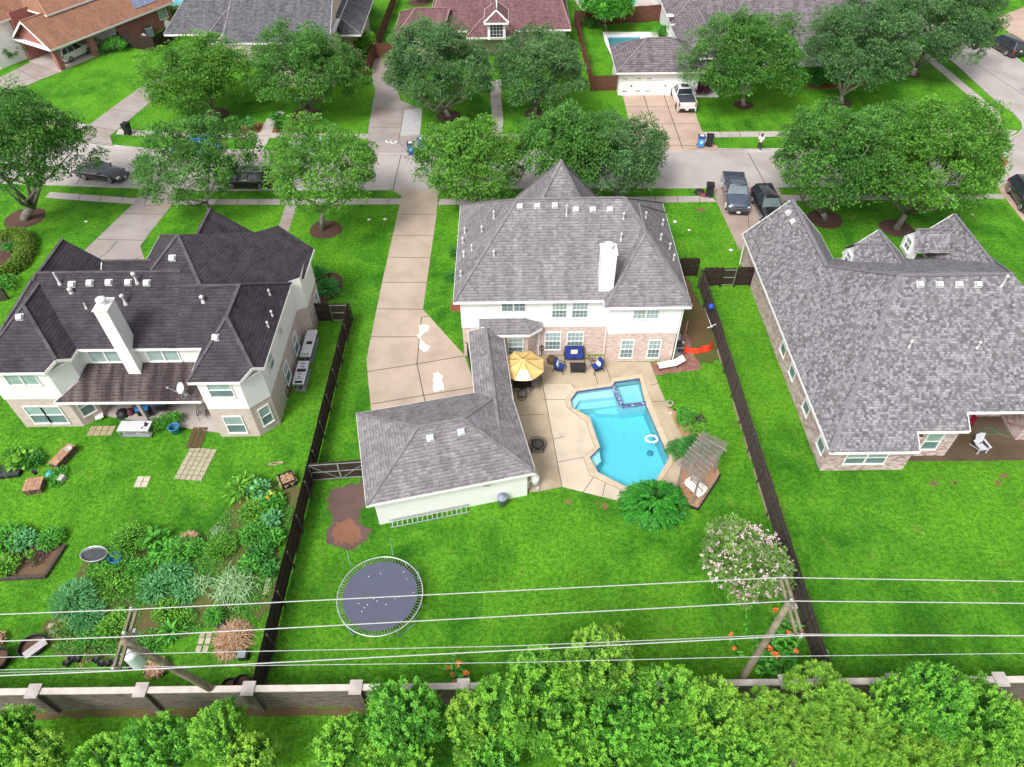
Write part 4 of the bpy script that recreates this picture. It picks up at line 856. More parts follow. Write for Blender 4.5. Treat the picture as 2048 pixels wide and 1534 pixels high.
fence('short dark fence piece joining the long right fence to a metal framed gate',(15.2,fa.y),(16.7,fa.y),side=-1); gate('metal framed gate beside the right house wall',(16.72,fa.y),(17.75,fa.y),leafs=1,bracing=False); fence('short dark fence piece between the gate and the right house wall',(17.8,fa.y),(19.05,fa.y),side=-1)
def pfence(label,pts,h=1.8,mat='wood_red',side=1,group=None):
    P=PX(pts)
    for i,(a,b) in enumerate(zip(P,P[1:])): fence(label[i] if isinstance(label,list) else label,(a.x,a.y),(b.x,b.y),h,mat,side)
pfence(['black stained fence facing the lawn beside the red brick house','long black fence running back behind the red brick house'],[(242,93),(314,104),(440,22)],mat='wood_dark',side=1)
pfence(['reddish fence between the cream and maroon houses','small dark fence return at the corner of the cream house yard'],[(800,-15),(738,152),(706,150)],side=-1)
pfence('brown board gate fence beside the maroon house driveway',[(743,118),(790,116)],side=1)
pfence(['brown fence along the right side of the maroon house','tall brown fence behind the garage yard'],[(1183,182),(1150,46)],side=1)
pfence('tall reddish brown back fence behind the small pool',[(1150,55),(1345,40)],h=2.1,side=1)
pfence('brown fence panel between the lawn and the white garage',[(1181,183),(1240,181)],side=1)
pfence('dark lattice fence at the left edge of the front garden',[(-30,610),(18,600)],h=1.2,mat='wood_grey',side=1)
# stone wall
ws=thing('stone_wall','long grey stacked stone wall with pale coping along the near edge','wall',(0,12.6,0))
n=NM('stacked_stone',.9,.2); b=n.n('ShaderNodeTexBrick'); n.l(n.tc.outputs['UV'],b.inputs['Vector'])
for k,v in(('Color1',(.11,.09,.08,1)),('Color2',(.24,.20,.18,1)),('Mortar',(.05,.04,.035,1)),('Scale',1.0),('Mortar Size',.012),('Brick Width',.55),('Row Height',.085),('Bias',-.1)): b.inputs[k].default_value=v
f=n.noise(2.5,5,n.scale(n.tc.outputs['UV'],(1,4,1))); n.col(n.mix(n.maprange(f,.4,.7,0,.6),b.outputs['Color'],(.28,.23,.19))); n.bump(b.outputs['Fac'],.8,-.03); G['stack']=n.m
m=MB()
m.box((0,12.62,1.05),(90,.2,2.1)); m.build('panel',G['stack'],ws)
m=MB(); m.box((0,12.62,2.16),(90,.3,.12)); m.build('coping',plain('cast_coping',(.52,.46,.42),.8,var=.12),ws,bevel=.02)
for i in range(-8,10):
    x=-2.45+5.02*i; m=MB(); m.box((x,12.6,1.1),(.5,.5,2.2)); pr_=m.build('pillar',G['stack'],ws)
    m=MB(); m.box((x,12.6,2.26),(.6,.68,.09)); m.lathe([(.34,.05),(.05,.12),(0,.12)],(x,12.6,2.26),4,rz=math.pi/4); m.build('pillar_cap',G['walk'],pr_,bevel=.02)
# utility poles
wood=plain('pole_timber',(.20,.17,.12),.9,var=.35,sc=2)
def pole(label,base,top,arm,extra):
    t=thing('utility_pole',label,'utility pole',base)
    m=MB(); b=Vector(base); tp=Vector(top); m.tube([b,b.lerp(tp,.33),b.lerp(tp,.66),tp],[.19,.175,.155,.13],12); m.build('pole',wood,t)
    a0,a1=Vector(arm[0]),Vector(arm[1]); m=MB(); off=Vector((-.16,0,0))
    m.bar(a0,a1,.10,.13); m.bar(a0+Vector((.22,0,0)),a1+Vector((.22,0,0)),.10,.13); m.build('crossarm',G['greymetal'] if 0 else wood,t)
    mid=(a0+a1)/2; m=MB(); m.bar(a0.lerp(a1,.2)+Vector((.11,0,-.05)),mid+Vector((.05,0,-.9)),.04,.03); m.bar(a0.lerp(a1,.8)+Vector((.11,0,-.05)),mid+Vector((.05,0,-.9)),.04,.03); m.build('brace',G['steel'],t)
    for p in (a0,a0.lerp(a1,.42),a1)+tuple(extra):
        m=MB(); p=Vector(p)+Vector((.11,0,.06)); m.lathe([(.03,-.08),(.03,.05),(.085,.06),(.05,.11),(.085,.14),(.045,.2),(.06,.24),(0,.25)],p,12); m.build('insulator',plain('porcelain',(.5,.5,.52),.25,.5),t)
    return t,a0,a1
PZ=9.4
R0=at(1560,1158,PZ); R1=at(1594,1275,PZ); L0=at(262,1222,PZ); L1=at(226,1342,PZ)
ptR,_,_=pole('leaning grey utility pole at the pink flowering tree by the right fence',(10.75,12.98,0),at(1578,1207,9.7),(R0,R1),[])
ptL,_,_=pole('utility pole with a white transformer above the left garden',(-14.1,12.95,0),at(246,1282,9.7),(L0,L1),[])
q=at(268,1315,8.2); m=MB(); m.lathe([(0,-.55),(.27,-.55),(.29,-.5),(.29,.35),(.3,.38),(.25,.46),(0,.5)],q,20); tr_=m.build('transformer',plain('transformer_paint',(.62,.66,.70),.4,.4,var=.06),ptL)
m=MB(); 
for a in(.3,1.8): m.lathe([(.05,.4),(.07,.5),(.04,.56),(.06,.62),(0,.7)],q+Vector((.15*math.cos(a),.15*math.sin(a),0)),10)
m.build('bushing',G['kerb'],tr_)
m=MB(); m.bar(q+Vector((.3,.05,.2)),Vector((-14.75,12.0,8.4)),.07); m.bar(q+Vector((.3,.05,-.2)),Vector((-14.75,12.0,8.1)),.07); m.build('transformer_bracket',G['steel'],ptL)
m=MB(); m.box(at(272,1266,9.2),(.12,.16,.45)); m.build('fuse_cutout',G['steel'],ptL); m=MB(); m.box(at(266,1278,9.1),(.12,.14,.4)); m.build('fuse_cutout',G['kerb'],ptL)
m=MB(); m.box(at(1586,1215,9.3),(.25,.2,.3)); m.build('bracket',G['steel'],ptR); m=MB(); m.tube([at(1591,1242,9.2),at(1597,1250,9.0),at(1601,1262,9.2)],.02,6); m.build('jumper_wire',G['steel'],ptR)
wm=plain('aluminium_wire',(.42,.42,.41),.4,.5,var=.04)
def wire(label,pts,r,sag=.0,mat=wm):
    m=MB(); P=[]
    for a,b in zip(pts,pts[1:]):
        a=Vector(a);b=Vector(b)
        for k in range(16): t=k/16; p=a.lerp(b,t); p.z-=4*sag*t*(1-t); P.append(p)
    P.append(Vector(pts[-1])); m.tube(P,r,6); 
    o=m.build('power_line',mat); return tag(o,label,'power line',None)
ins=Vector((.11,0,.32))
Lm=L0.lerp(L1,.42); Rm=R0.lerp(R1,.42)
wire('uppermost of the thick white overhead wires, on the far arm ends of both poles',[at(-500,1247,9.75),at(262,1219,9.72),at(1560,1155,9.72),at(2600,1172,9.75)],.023)
wire('second thick wire from the top, passing both pole tops',[at(-500,1300,9.75),at(238,1274,9.72),at(1584,1202,9.72),at(2600,1212,9.75)],.023)
wire('lowest thick overhead wire, on the near arm ends of both poles',[at(-500,1372,9.75),at(226,1342,9.72),at(1595,1271,9.72),at(2600,1272,9.75)],.024)
wire('thin straight wire between the second and the lowest thick wires',[at(-500,1327,8.6),at(300,1307,8.6),at(1024,1292,8.5),at(1597,1268,8.6),at(2600,1275,8.6)],.016)
wire('thin twisted cable hanging lowest, nearest the stone wall',[at(-500,1350,6.6),at(330,1333,6.6),at(1024,1325,6.2),at(1530,1313,6.6),at(2600,1300,6.3)],.014,mat=plain('twisted_cable',(.42,.45,.44),.6))
wire('second thin cable close to the lowest thick wire over the left garden',[at(-500,1356,6.4),at(330,1338,6.4)],.01,mat=plain('thin_cable',(.4,.43,.42),.6))
# ================= VEGETATION =================
def leaf_mesh(name,P,D,Lg,Wd,tint,mat,droop=.25,fold=.0,segs=2):
    n=len(P); rs=np.random.RandomState(n%9973+1)
    D=D/np.linalg.norm(D,axis=1,keepdims=True).clip(1e-6)
    up=np.tile([0,0,1.],(n,1)); S=np.cross(D,up); l=np.linalg.norm(S,axis=1,keepdims=True); S=np.where(l>1e-3,S/l.clip(1e-6),[1,0,0])
    tw=rs.uniform(-.5,.5,(n,1)); N=np.cross(S,D); S=S*np.cos(tw)+N*np.sin(tw)
    Lg=np.asarray(Lg).reshape(n,1); Wd=np.asarray(Wd).reshape(n,1)
    prof=[.25,1,.05] if segs==2 else ([.3,1,.9,.5,.05] if segs==4 else [.35,.05])
    rows=[]
    for i in range(segs+1):
        t=i/segs; c=P+D*Lg*t+np.array([0,0,-1.])*Lg*droop*t*t
        w_=Wd*prof[i]*.5; rows+= [c-S*w_,c+S*w_]
    V=np.stack(rows,1).reshape(-1,3); k=2*(segs+1)
    base=(np.arange(n)*k)[:,None]; F=[]
    for i in range(segs): F.append(base+np.array([2*i,2*i+1,2*i+3,2*i+2]))
    F=np.stack(F,1).reshape(-1,4)
    return V,F,np.repeat(tint,k)
def mk(name,parts,mats,parent=None,mi=None):
    Vs=[];Fs=[];Ts=[];Ms=[];b=0
    for j,(V,F,T) in enumerate(parts):
        Vs.append(V);Fs.append(F+b);Ts.append(T);Ms.append(np.full(len(F),mi[j] if mi else 0)); b+=len(V)
    V=np.concatenate(Vs);F=np.concatenate(Fs);T=np.concatenate(Ts);MI=np.concatenate(Ms).astype(np.int32)
    me=bpy.data.meshes.new(name); me.vertices.add(len(V)); me.vertices.foreach_set('co',V.astype(np.float32).ravel())
    me.loops.add(F.size); me.loops.foreach_set('vertex_index',F.astype(np.int32).ravel()); me.polygons.add(len(F))
    me.polygons.foreach_set('loop_start',np.arange(0,F.size,F.shape[1],dtype=np.int32)); me.polygons.foreach_set('loop_total',np.full(len(F),F.shape[1],dtype=np.int32))
    me.polygons.foreach_set('material_index',MI)
    for m_ in (mats if isinstance(mats,(list,tuple)) else [mats]): me.materials.append(m_)
    me.update(calc_edges=True)
    a=me.attributes.new('tint','FLOAT','POINT'); a.data.foreach_set('value',T.astype(np.float32))
    o=bpy.data.objects.new(name,me); scene.collection.objects.link(o)
    if parent: o.parent=parent; ORG[o.name]=ORG.get(parent.name,Vector())
    return o
LM={}
LM['oak']=leafm('oak_leaves',(.026,.095,.016),(.14,.36,.060),.25)
LM['oak2']=leafm('grey_oak_leaves',(.028,.085,.026),(.155,.32,.105),.25)
LM['bright']=leafm('bright_oak_leaves',(.032,.12,.015),(.20,.47,.06),.3)
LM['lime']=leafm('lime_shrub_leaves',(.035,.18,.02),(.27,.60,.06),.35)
LM['green']=leafm('green_leaves',(.030,.18,.02),(.16,.52,.06),.3)
LM['deep']=leafm('deep_green_leaves',(.018,.10,.015),(.08,.34,.05),.2,.4)
LM['blue']=leafm('blue_green_leaves',(.03,.19,.05),(.20,.52,.20),.25)
LM['myrtle']=leafm('myrtle_leaves',(.04,.13,.02),(.28,.46,.11),.3)
LM['limey']=leafm('yellow_lime_leaves',(.040,.18,.02),(.34,.62,.07),.35)
LM['limeg']=leafm('fresh_green_leaves',(.030,.17,.02),(.21,.57,.06),.35)
LM['pink']=leafm('pink_blossom',(.70,.42,.48),(.92,.82,.80),.2)
LM['orange']=leafm('orange_blossom',(.75,.12,.03),(.85,.30,.10),.2)
LM['yellow']=leafm('yellow_blossom',(.75,.45,.03),(.8,.62,.08),.2)
LM['grassy']=leafm('long_blade_leaves',(.13,.32,.10),(.46,.64,.36),.25)
LM['straw']=leafm('dry_straw',(.30,.15,.08),(.66,.47,.30),.1,.8)
LM['palm']=leafm('palm_leaves',(.022,.12,.02),(.10,.36,.07),.2,.4)
LM['hedge']=leafm('hedge_leaves',(.04,.13,.012),(.24,.36,.04),.25)
LM['purple']=leafm('purple_leaves',(.05,.012,.03),(.15,.04,.09),.1)
bark=plain('oak_bark',(.20,.18,.155),.95,var=.4,sc=2.5); bark2=plain('pale_bark',(.33,.30,.26),.9,var=.25,sc=2.5)
def crown_leaves(rs,c,R,rz,n_cl,n_leaf,size,cl=(.55,1.1),flat=-.35,holes=.0,leafasp=.6,upbias=.5,shell=.62):
    d=rs.normal(size=(n_cl*3,3)); d/=np.linalg.norm(d,axis=1,keepdims=True); d=d[d[:,2]>flat][:n_cl]; n_cl=len(d)
    # uneven outline: low-frequency lumps by direction
    ph=rs.uniform(0,6.28,6); az=np.arctan2(d[:,1],d[:,0]); lump=1+.13*np.sin(2*az+ph[0])+.10*np.sin(3*az+ph[1]+2*d[:,2])+.08*np.sin(5*az+ph[2])
    rad=np.where(rs.rand(n_cl)<.72,rs.uniform(.78,.98,n_cl),rs.uniform(.25,.75,n_cl))*lump
    C=d*rad[:,None]*np.array([R,R,rz]); 
    r=rs.uniform(cl[0],cl[1],n_cl); ct=rs.rand(n_cl)
    idx=rs.randint(0,n_cl,n_leaf); q=rs.normal(size=(n_leaf,3)); q/=np.linalg.norm(q,axis=1,keepdims=True)
    q[:,2]=np.abs(q[:,2])*rs.choice([1,1,1,-.6],n_leaf)
    P=C[idx]+q*(r[idx]*rs.uniform(shell,1.08,n_leaf))[:,None]*np.array([1,1,.75])
    P+=np.array(c)
    D=q+rs.normal(size=(n_leaf,3))*.7; D[:,2]+=upbias*rs.rand(n_leaf)
    L=size*rs.uniform(.6,1.4,n_leaf)
    T=np.clip(ct[idx]*.55+rs.rand(n_leaf)*.45,0,1)
    return P,D,L,L*leafasp,T,C+np.array(c)
def tree_geo(base,c,R,rz,seed,mat,nleaf,size=.2,ncl=None,bk=None,trunk=.2,name='oak_tree',label='',cat='tree',group=None,forks=5,cl=(.5,1.05),flat=-.35,leafasp=.6,extra=None,droop=.2,shell=.62):
    rs=np.random.RandomState(seed); base=Vector(base); t=thing(name,label,cat,base,group=group,world=False); cc=np.array(c)-np.array(base)
    ncl=ncl or int(34*R*R**.3)
    P,D,L,Wd,T,C=crown_leaves(rs,cc,R,rz,ncl,nleaf,size,cl,flat,leafasp=leafasp,shell=shell)
    o=mk('crown',[leaf_mesh('c',P,D,L,Wd,T,None,droop)],LM[mat],t)
    m=MB(); top=Vector(cc)+Vector((0,0,-rz*.35)); fk=Vector(cc)*.42; fk.z=max(.8,(cc[2]-rz)*.75); fk.x+=rs.normal()*.15
    m.tube([Vector((0,0,-.05)),Vector((fk.x*.35,fk.y*.35,fk.z*.5)),fk],[trunk*1.35,trunk,trunk*.85],10)
    order=rs.permutation(len(C))[:forks*3]
    for k in range(forks):
        e=Vector(C[order[k]]); mid=fk.lerp(e,.5)+Vector((0,0,-.15*rz)); m.tube([fk,mid,fk.lerp(e,.92)],[trunk*.62,trunk*.4,trunk*.12],7)
        for j in (1,2):
            e2=Vector(C[order[k+forks*j]]); 
            m.tube([mid,mid.lerp(e2,.55)+Vector((0,0,-.1)),mid.lerp(e2,.95)],[trunk*.3,trunk*.2,trunk*.06],6)
    m.build('trunk',bk or bark,t,uv=False)
    return t
def tree(basepx,cx,cy,hw,hh,seed,label,mat='oak',dens=1.0,size=.18,trunk=.22,dy=0,**k):
    b=at(*basepx); Y=b.y+dy
    d=ray(cx,cy); t=Y/d[1]; c=Vector((d[0]*t,Y,CH+d[2]*t)); R=hw*t/CF/1.02
    e=math.asin(-d[2]/np.linalg.norm(d)); v=hh*t/CF*1.0; rz=math.sqrt(max(.6,(v*v-(R*math.sin(e))**2)))/max(.3,math.cos(e)); rz=min(max(rz,R*.45),R*1.0)
    n=int(3900*R*R**.5*dens)
    return tree_geo(b,c,R,rz,seed,mat,n,size,trunk=trunk,label=label,**k)
tree((50,438),45,305,118,125,1,'large dark oak on a round mulch bed at the left edge, beyond the garden hedge',dens=1.0,trunk=.34,forks=6)
tree((431,230),405,156,104,74,2,'oak with dense crown in front of the left half of the cream house','bright',trunk=.2)
tree((612,231),614,146,100,84,3,'oak in front of the right half of the cream house, beside a small palm','oak',trunk=.2)
tree((897,232),873,144,108,92,4,'grey green oak with a pale trunk beside the path to the maroon house','oak2',bk=bark2,trunk=.24,size=.18)
tree((1070,228),1082,148,92,82,5,'oak to the right of the maroon house path','oak2',trunk=.2,size=.18)
tree((1487,210),1497,122,110,84,6,'oak with pale forked trunk on the lawn right of the white pickup','oak',bk=bark2,trunk=.22)
tree((1683,206),1712,100,108,90,7,'oak with leaning pale trunk in the middle of the corner lawn','oak2',bk=bark2,trunk=.22)
tree((1825,149),1872,62,118,78,8,'oak leaning over the side street above its mulch ring','oak2',bk=bark2,trunk=.26)
tree((420,424),392,330,120,92,9,'thin crowned street tree behind the left house roof, blue car beyond it','oak',dens=.6,trunk=.16,cl=(.35,.8),dy=.8)
tree((645,459),640,336,122,88,10,'bright green street tree on its mulch bed left of the long driveway','bright',dens=.62,trunk=.2,cl=(.4,.85))
tree((958,418),942,335,100,86,11,'bright oak overhanging the top of the long driveway','bright',trunk=.24)
tree((1140,405),1135,300,95,80,12,'oak rising directly behind the pointed roof of the central house','oak',trunk=.22)
tree((1242,402),1235,322,98,82,13,'oak behind the right shoulder of the central house roof','oak2',trunk=.2,size=.18)
tree((1650,440),1664,332,112,106,14,'dense oak left of centre in the grove behind the right house','oak',trunk=.24)
tree((1792,458),1868,322,145,112,15,'broad oak on the right side of the grove behind the right house','bright',trunk=.26,dy=1)
tree((1745,390),1762,290,88,72,16,'smaller oak at the back of the grove behind the right house','oak',trunk=.2)
tree((1213,60),1213,12,50,30,17,'small leafy tree by the tall back fence and the far pool','green',size=.22,trunk=.12)
tree((690,32),695,10,36,22,18,'small bright tree at the top end of the reddish fence','green',trunk=.08,size=.2)
tree((732,112),730,84,15,22,19,'thin young shrub tree against the reddish fence','lime',trunk=.05,size=.18,dens=1.5)
tree((1745,38),1760,2,60,26,20,'oak cut by the top edge, behind the corner house roof','oak',trunk=.2)
tree((1960,15),1960,-20,50,26,21,'oak cut by the top edge above the side street','oak2',trunk=.2)
def shrub(px,r,h,seed,label,mat='green',n=None,size=.14,name='shrub',cat='shrub',cl=(.2,.4),group=None,asp=.6,flat=-.1,parent=None):
    b=at(*px); rs=np.random.RandomState(seed); t=thing(name,label,cat,b,group=group,world=False)
    n=n or int(1500*r*max(r,h)); P,D,L,Wd,T,C=crown_leaves(rs,np.array([0,0,h*.5]),r,h*.55,max(8,int(40*r)),n,size,cl,flat,leafasp=asp)
    P[:,2]=np.maximum(P[:,2],.03); mk('foliage',[leaf_mesh('c',P,D,L,Wd,T,None)],LM[mat],t)
    m=MB()
    for k in range(5): e=Vector(C[rs.randint(len(C))]); m.tube([(0,0,0),e*.5+Vector((0,0,.1)),e*.9],[.03,.02,.008],5)
    m.build('stem',bark,t,uv=False); return t
for i,(x,y,r,h,l,mt) in enumerate([
 (850,4,1.3,1.6,'round dark shrub on a mulch ring at the top edge between the fences','deep'),(235,100,1.5,1.3,'leafy shrub by the red brick wall and black fence','green'),(205,107,.9,.8,'low shrub at the carport end of the red brick wall','deep'),
 (30,118,2.2,2.2,'dark bush cluster in front of the red brick house at the left edge','deep'),(410,60,1.2,1.1,'shrub at the left corner of the cream house','green'),(385,66,.8,.7,'small white dotted shrub beside the black fence','green'),
 (355,36,1.6,1.2,'bright shrub between the red brick house and its pool','green'),(1170,45,1.4,1.5,'shrub at the fence corner below the far pool','deep'),(1180,55,.9,1.0,'small shrub in the corner of the garage yard fence','deep'),
 (1325,72,1.2,1.1,'low shrubs at the white house corner near the small pool','green'),(1395,182,1.6,.9,'dark low plants at the corner of the white garage','purple'),(1640,168,2.0,1.5,'dark hedge bush before the white house wall','deep'),(1705,160,1.5,1.2,'round bush at the right end of the white house bed','deep'),
 (905,560,.5,.6,'small shrub beside the left wall of the central house','deep'),(922,600,.45,.5,'white flowered shrub in the red mulch beside the central house','green'),(912,520,.5,1.2,'tall dark shrub at the left wall of the central house','deep'),
 (1372,847,.75,.8,'fern like green plant in the bed beside the pool deck','green'),(1396,868,.55,.6,'bright small shrub at the far end of the pergola','lime'),(1398,845,.35,.3,'low purple leaved plant in the poolside bed','purple'),
 (318,852,.5,.45,'leafy plants at the foot of the porch post','lime'),(352,845,.4,.6,'bush behind the blue bucket','green'),(335,852,.5,.5,'low leafy plant between the porch post and the blue bucket','green'),
 (15,575,.9,.7,'bright low plant in the curved bed at the left edge','green'),(565,262,.7,.8,'small shrub beside the right small palm','deep'),(1590,505,.7,.5,'shrub','green')][:-1]): shrub((x,y),r,h,100+i,l,mt)
# low curved hedge, left edge
b=at(30,530); t=thing('hedge','clipped curved hedge in its mulch bed at the left edge','hedge',b,world=False); rs=np.random.RandomState(5); Ps=[]
cv=PX([(18,478),(42,474),(56,490),(52,515),(35,540),(10,555),(-10,560)])
pts=[]; 
for a_,b_ in zip(cv,cv[1:]):
    for k in range(8): pts.append(a_.lerp(b_,k/8)-b)
pts=np.array([p.to_tuple() for p in pts]); n=9000; i=rs.randint(0,len(pts),n); ang=rs.uniform(-.2,math.pi+.2,n); rr=rs.uniform(.8,1.05,n)
P=pts[i]+np.stack([rs.normal(0,.12,n)+np.cos(ang)*rr*.62,rs.normal(0,.12,n)+np.cos(ang)*rr*.3,.15+np.abs(np.sin(ang))*rr*.75],1); D=rs.normal(size=(n,3))+np.array([0,0,.8])
mk('foliage',[leaf_mesh('c',P,D,np.full(n,.14),np.full(n,.09),rs.rand(n),None)],LM['hedge'],t)
# rosettes: palms, cycads, agaves, broad leaf clumps
def rosette(px,label,n,L,W,el=(.1,1.2),h=0,mat='palm',name='palm',cat='palm',seed=1,droop=.5,segs=4,trunk=0,group=None,spread=0.,parent_z=0,leaflets=False,tintr=(0,1)):
    b=at(*px,parent_z); rs=np.random.RandomState(seed); t=thing(name,label,cat,b,group=group,world=False)
    az=rs.uniform(0,2*math.pi,n); e=rs.uniform(el[0],el[1],n); D=np.stack([np.cos(az)*np.cos(e),np.sin(az)*np.cos(e),np.sin(e)],1)
    P=np.zeros((n,3)); P[:,2]=h; P[:,:2]+=rs.normal(0,spread,(n,2)) if spread else D[:,:2]*.05
    Ls=L*rs.uniform(.7,1.15,n); Ws=W*rs.uniform(.7,1.2,n); T=rs.uniform(tintr[0],tintr[1],n)
    if leaflets:
        PP=[];DD=[];LL=[];TT=[]; K=14
        for k in range(1,K+1):
            s=k/K; c=P+D*Ls[:,None]*s+np.array([0,0,-1.])*Ls[:,None]*droop*s*s
            tan=D+np.array([0,0,-2.])*droop*s; S=np.cross(D,[0,0,1.]); S/=np.linalg.norm(S,axis=1,keepdims=True).clip(1e-5)
            for sg in(-1,1): PP.append(c);DD.append(S*sg+tan*.55);LL.append(Ls*W*(1-.75*abs(s-.45)));TT.append(T*.8+rs.rand(n)*.2)
        PP.append(P);DD.append(D);LL.append(Ls);TT.append(T)
        P2=np.concatenate(PP);D2=np.concatenate(DD);L2=np.concatenate(LL);T2=np.concatenate(TT)
        V=leaf_mesh('c',P2,D2,L2,np.full(len(L2),.045*L+.01),T2,None,.12,segs=2)
    else: V=leaf_mesh('c',P,D,Ls,Ws,T,None,droop,segs=segs)
    mk('leaves',[V],LM[mat],t)
    if trunk:
        m=MB(); m.tube([(0,0,0),(0,0,h*.5),(0,0,h+.05)],[trunk*1.1,trunk,trunk*.9],9); m.build('trunk',bark,t,uv=False)
    return t
rosette((500,262),'small cycad palm in red mulch left of the cream house path',34,.95,.35,(.15,1.3),.9,seed=3,trunk=.14,leaflets=True)
rosette((557,258),'small cycad palm in red mulch right of the cream house path',34,1.0,.35,(.15,1.3),1.2,seed=4,trunk=.13,leaflets=True)
rosette((655,582),'spiky green palm like plant in the mulch beside the left house wall',46,1.3,.3,(.1,1.3),.2,seed=5,leaflets=True)
rosette((640,553),'second spiky plant behind the first beside the left house wall',34,1.0,.3,(.2,1.3),.3,seed=6,leaflets=True,mat='deep')
rosette((22,500),'dark cycad inside the curved hedge at the left edge',26,.8,.3,(.1,1.2),.3,seed=7,leaflets=True,mat='deep')
rosette((1384,905),'palm like split leaf plant growing through the far side of the pergola',30,1.25,.32,(.1,1.2),.4,seed=8,leaflets=True,mat='palm')
rosette((1352,905),'smaller split leaf plant leaning over the pool deck by the pergola',16,1.0,.3,(.1,.9),.2,seed=9,leaflets=True,mat='palm')
# big philodendron: many stalks each with a deeply lobed leaf
b=at(1306,1015); t=thing('split_leaf_plant','big glossy split leaf bush hanging over the lower edge of the pool deck','bush',b,world=False); rs=np.random.RandomState(21); PP=[];DD=[];LL=[];WW=[];TT=[];m=MB()
for k in range(330):
    az=rs.uniform(0,2*math.pi); e=math.acos(rs.uniform(.02,1))*1; rr=rs.uniform(.86,1.05)
    pos=np.array([math.cos(az)*math.sin(e)*1.75,math.sin(az)*math.sin(e)*1.35,.15+math.cos(e)*1.25])*rr
    out=pos-np.array([0,0,.2]); out/=np.linalg.norm(out); tn=np.array([out[0],out[1],out[2]*.3-.25]); tn/=np.linalg.norm(tn); S=np.cross(tn,[0,0,1.]); S/=np.linalg.norm(S); L=rs.uniform(.32,.52); tt=rs.rand()
    m.tube([(0,0,.1),tuple(pos*.6+np.array([0,0,.1])),tuple(pos)],[.015,.012,.01],4)
    for j in range(9):
        s=j/8; c=pos+tn*L*s+np.array([0,0,-.3*L*s*s])
        for sg in(-1,1):
            PP.append(c);DD.append(S*sg*(1-.5*s)+tn*(.35+.6*s));LL.append(L*.5*(1-.5*s)*rs.uniform(.85,1.1));WW.append(.055);TT.append(np.clip(tt*.7+rs.rand()*.3,0,1))
mk('leaves',[leaf_mesh('c',np.array(PP),np.array(DD),np.array(LL),np.array(WW),np.array(TT),None,.3,segs=2)],leafm('philodendron_leaves',(.012,.11,.012),(.075,.42,.035),.25,.3),t); m.build('stem',LM['green'],t,uv=False)
# crape myrtle
c=at(1488,1122,3.0); tm=tree_geo(at(1500,1150)+Vector((0,.5,0)),(c.x+.1,c.y,3.0),2.15,1.05,31,'myrtle',17000,.12,ncl=170,trunk=.09,name='crape_myrtle',label='airy flowering tree with pink blossom beside the right fence',cl=(.2,.45),flat=-.6,bk=bark2)
rs=np.random.RandomState(8); cc=np.array(c-tm.location+Vector((.1,0,0))); K=330; d=rs.normal(size=(K,3)); d/=np.linalg.norm(d,axis=1,keepdims=True); d[:,2]=np.abs(d[:,2])*rs.choice([1,1,-.5],K); ctr=cc+d*np.array([2.2,2.2,1.1])*rs.uniform(.8,1.08,(K,1)); n=K*10; i=rs.randint(0,K,n); P=ctr[i]+rs.normal(0,.045,(n,3)); D=rs.normal(size=(n,3)); 
mk('blossom',[leaf_mesh('c',P,D,np.full(n,.07),np.full(n,.06),rs.rand(n),None)],LM['pink'],tm)
# canna clumps
def canna(px,r,n,h,seed,label,nf):
    b=at(*px); rs=np.random.RandomState(seed); t=thing('canna_clump',label,'flowers',b,world=False); PP=[];DD=[];m=MB(); fp=[]
    for k in range(n):
        x,y=rs.normal(0,r*.5,2); hh=h*rs.uniform(.6,1.1); lx,ly=x*.25+rs.normal(0,.1),y*.25+rs.normal(0,.1); m.tube([(x,y,0),(x+lx*.5,y+ly*.5,hh*.5),(x+lx,y+ly,hh)],.014,5)
        for j in range(6):
            s=(j+1)/7; a=rs.uniform(0,6.28); PP.append((x+lx*s,y+ly*s,hh*s)); DD.append((math.cos(a),math.sin(a),rs.uniform(.4,1.1)))
        if k<nf: fp.append((x+lx,y+ly,hh+.03))
    N=len(PP); mk('leaves',[leaf_mesh('c',np.array(PP),np.array(DD),rs.uniform(.32,.5,N),rs.uniform(.13,.19,N),rs.rand(N),None,.35,segs=4)],LM['green'],t); m.build('stem',LM['green'],t,uv=False)
    for f in fp:
        k=16; P=np.array(f)+rs.normal(0,.04,(k,3)); D=rs.normal(size=(k,3))+np.array([0,0,.7]); mk('blossom',[leaf_mesh('c',P,D,np.full(k,.14),np.full(k,.10),rs.rand(k),None)],LM['orange'],t)
canna((918,1366),.75,20,1.25,41,'clump of coral flowered cannas against the stone wall',8)
canna((1560,1322),1.5,60,1.5,42,'dense canna clump with orange flowers between the right pole and fence',11)
canna((1090,1375),.3,4,.6,43,'few reddish flowers by the stone wall behind the tall shrub',2)
# grasses
def grassclump(px,label,n,L,W,seed,mat='grassy',el=(.75,1.45),spread=.25,droop=.85,h=0):
    return rosette(px,label,n,L,W,el,h,mat,'grass_clump','grass clump',seed,droop,4,0,None,spread)
grassclump((468,1175),'big pale arching grass clump beside the left fence',420,1.9,.045,51,spread=.42)
grassclump((405,1168),'smaller arching grass tuft left of the big pale grass clump',90,1.3,.04,52,spread=.18)
grassclump((436,1062),'small pale grass tuft below the tub of dry leaves',90,.8,.03,53,spread=.15)
grassclump((82,1085),'fine grass tuft in the left vegetable bed',70,.7,.025,54,spread=.12)
grassclump((165,1305),'dry grassy weeds beside the black pots',120,.6,.02,55,'straw',spread=.5)
grassclump((14,935),'grassy water plants in the dark planter tray',70,.7,.03,56,'lime',(.3,1.3),spread=.35,h=.15)
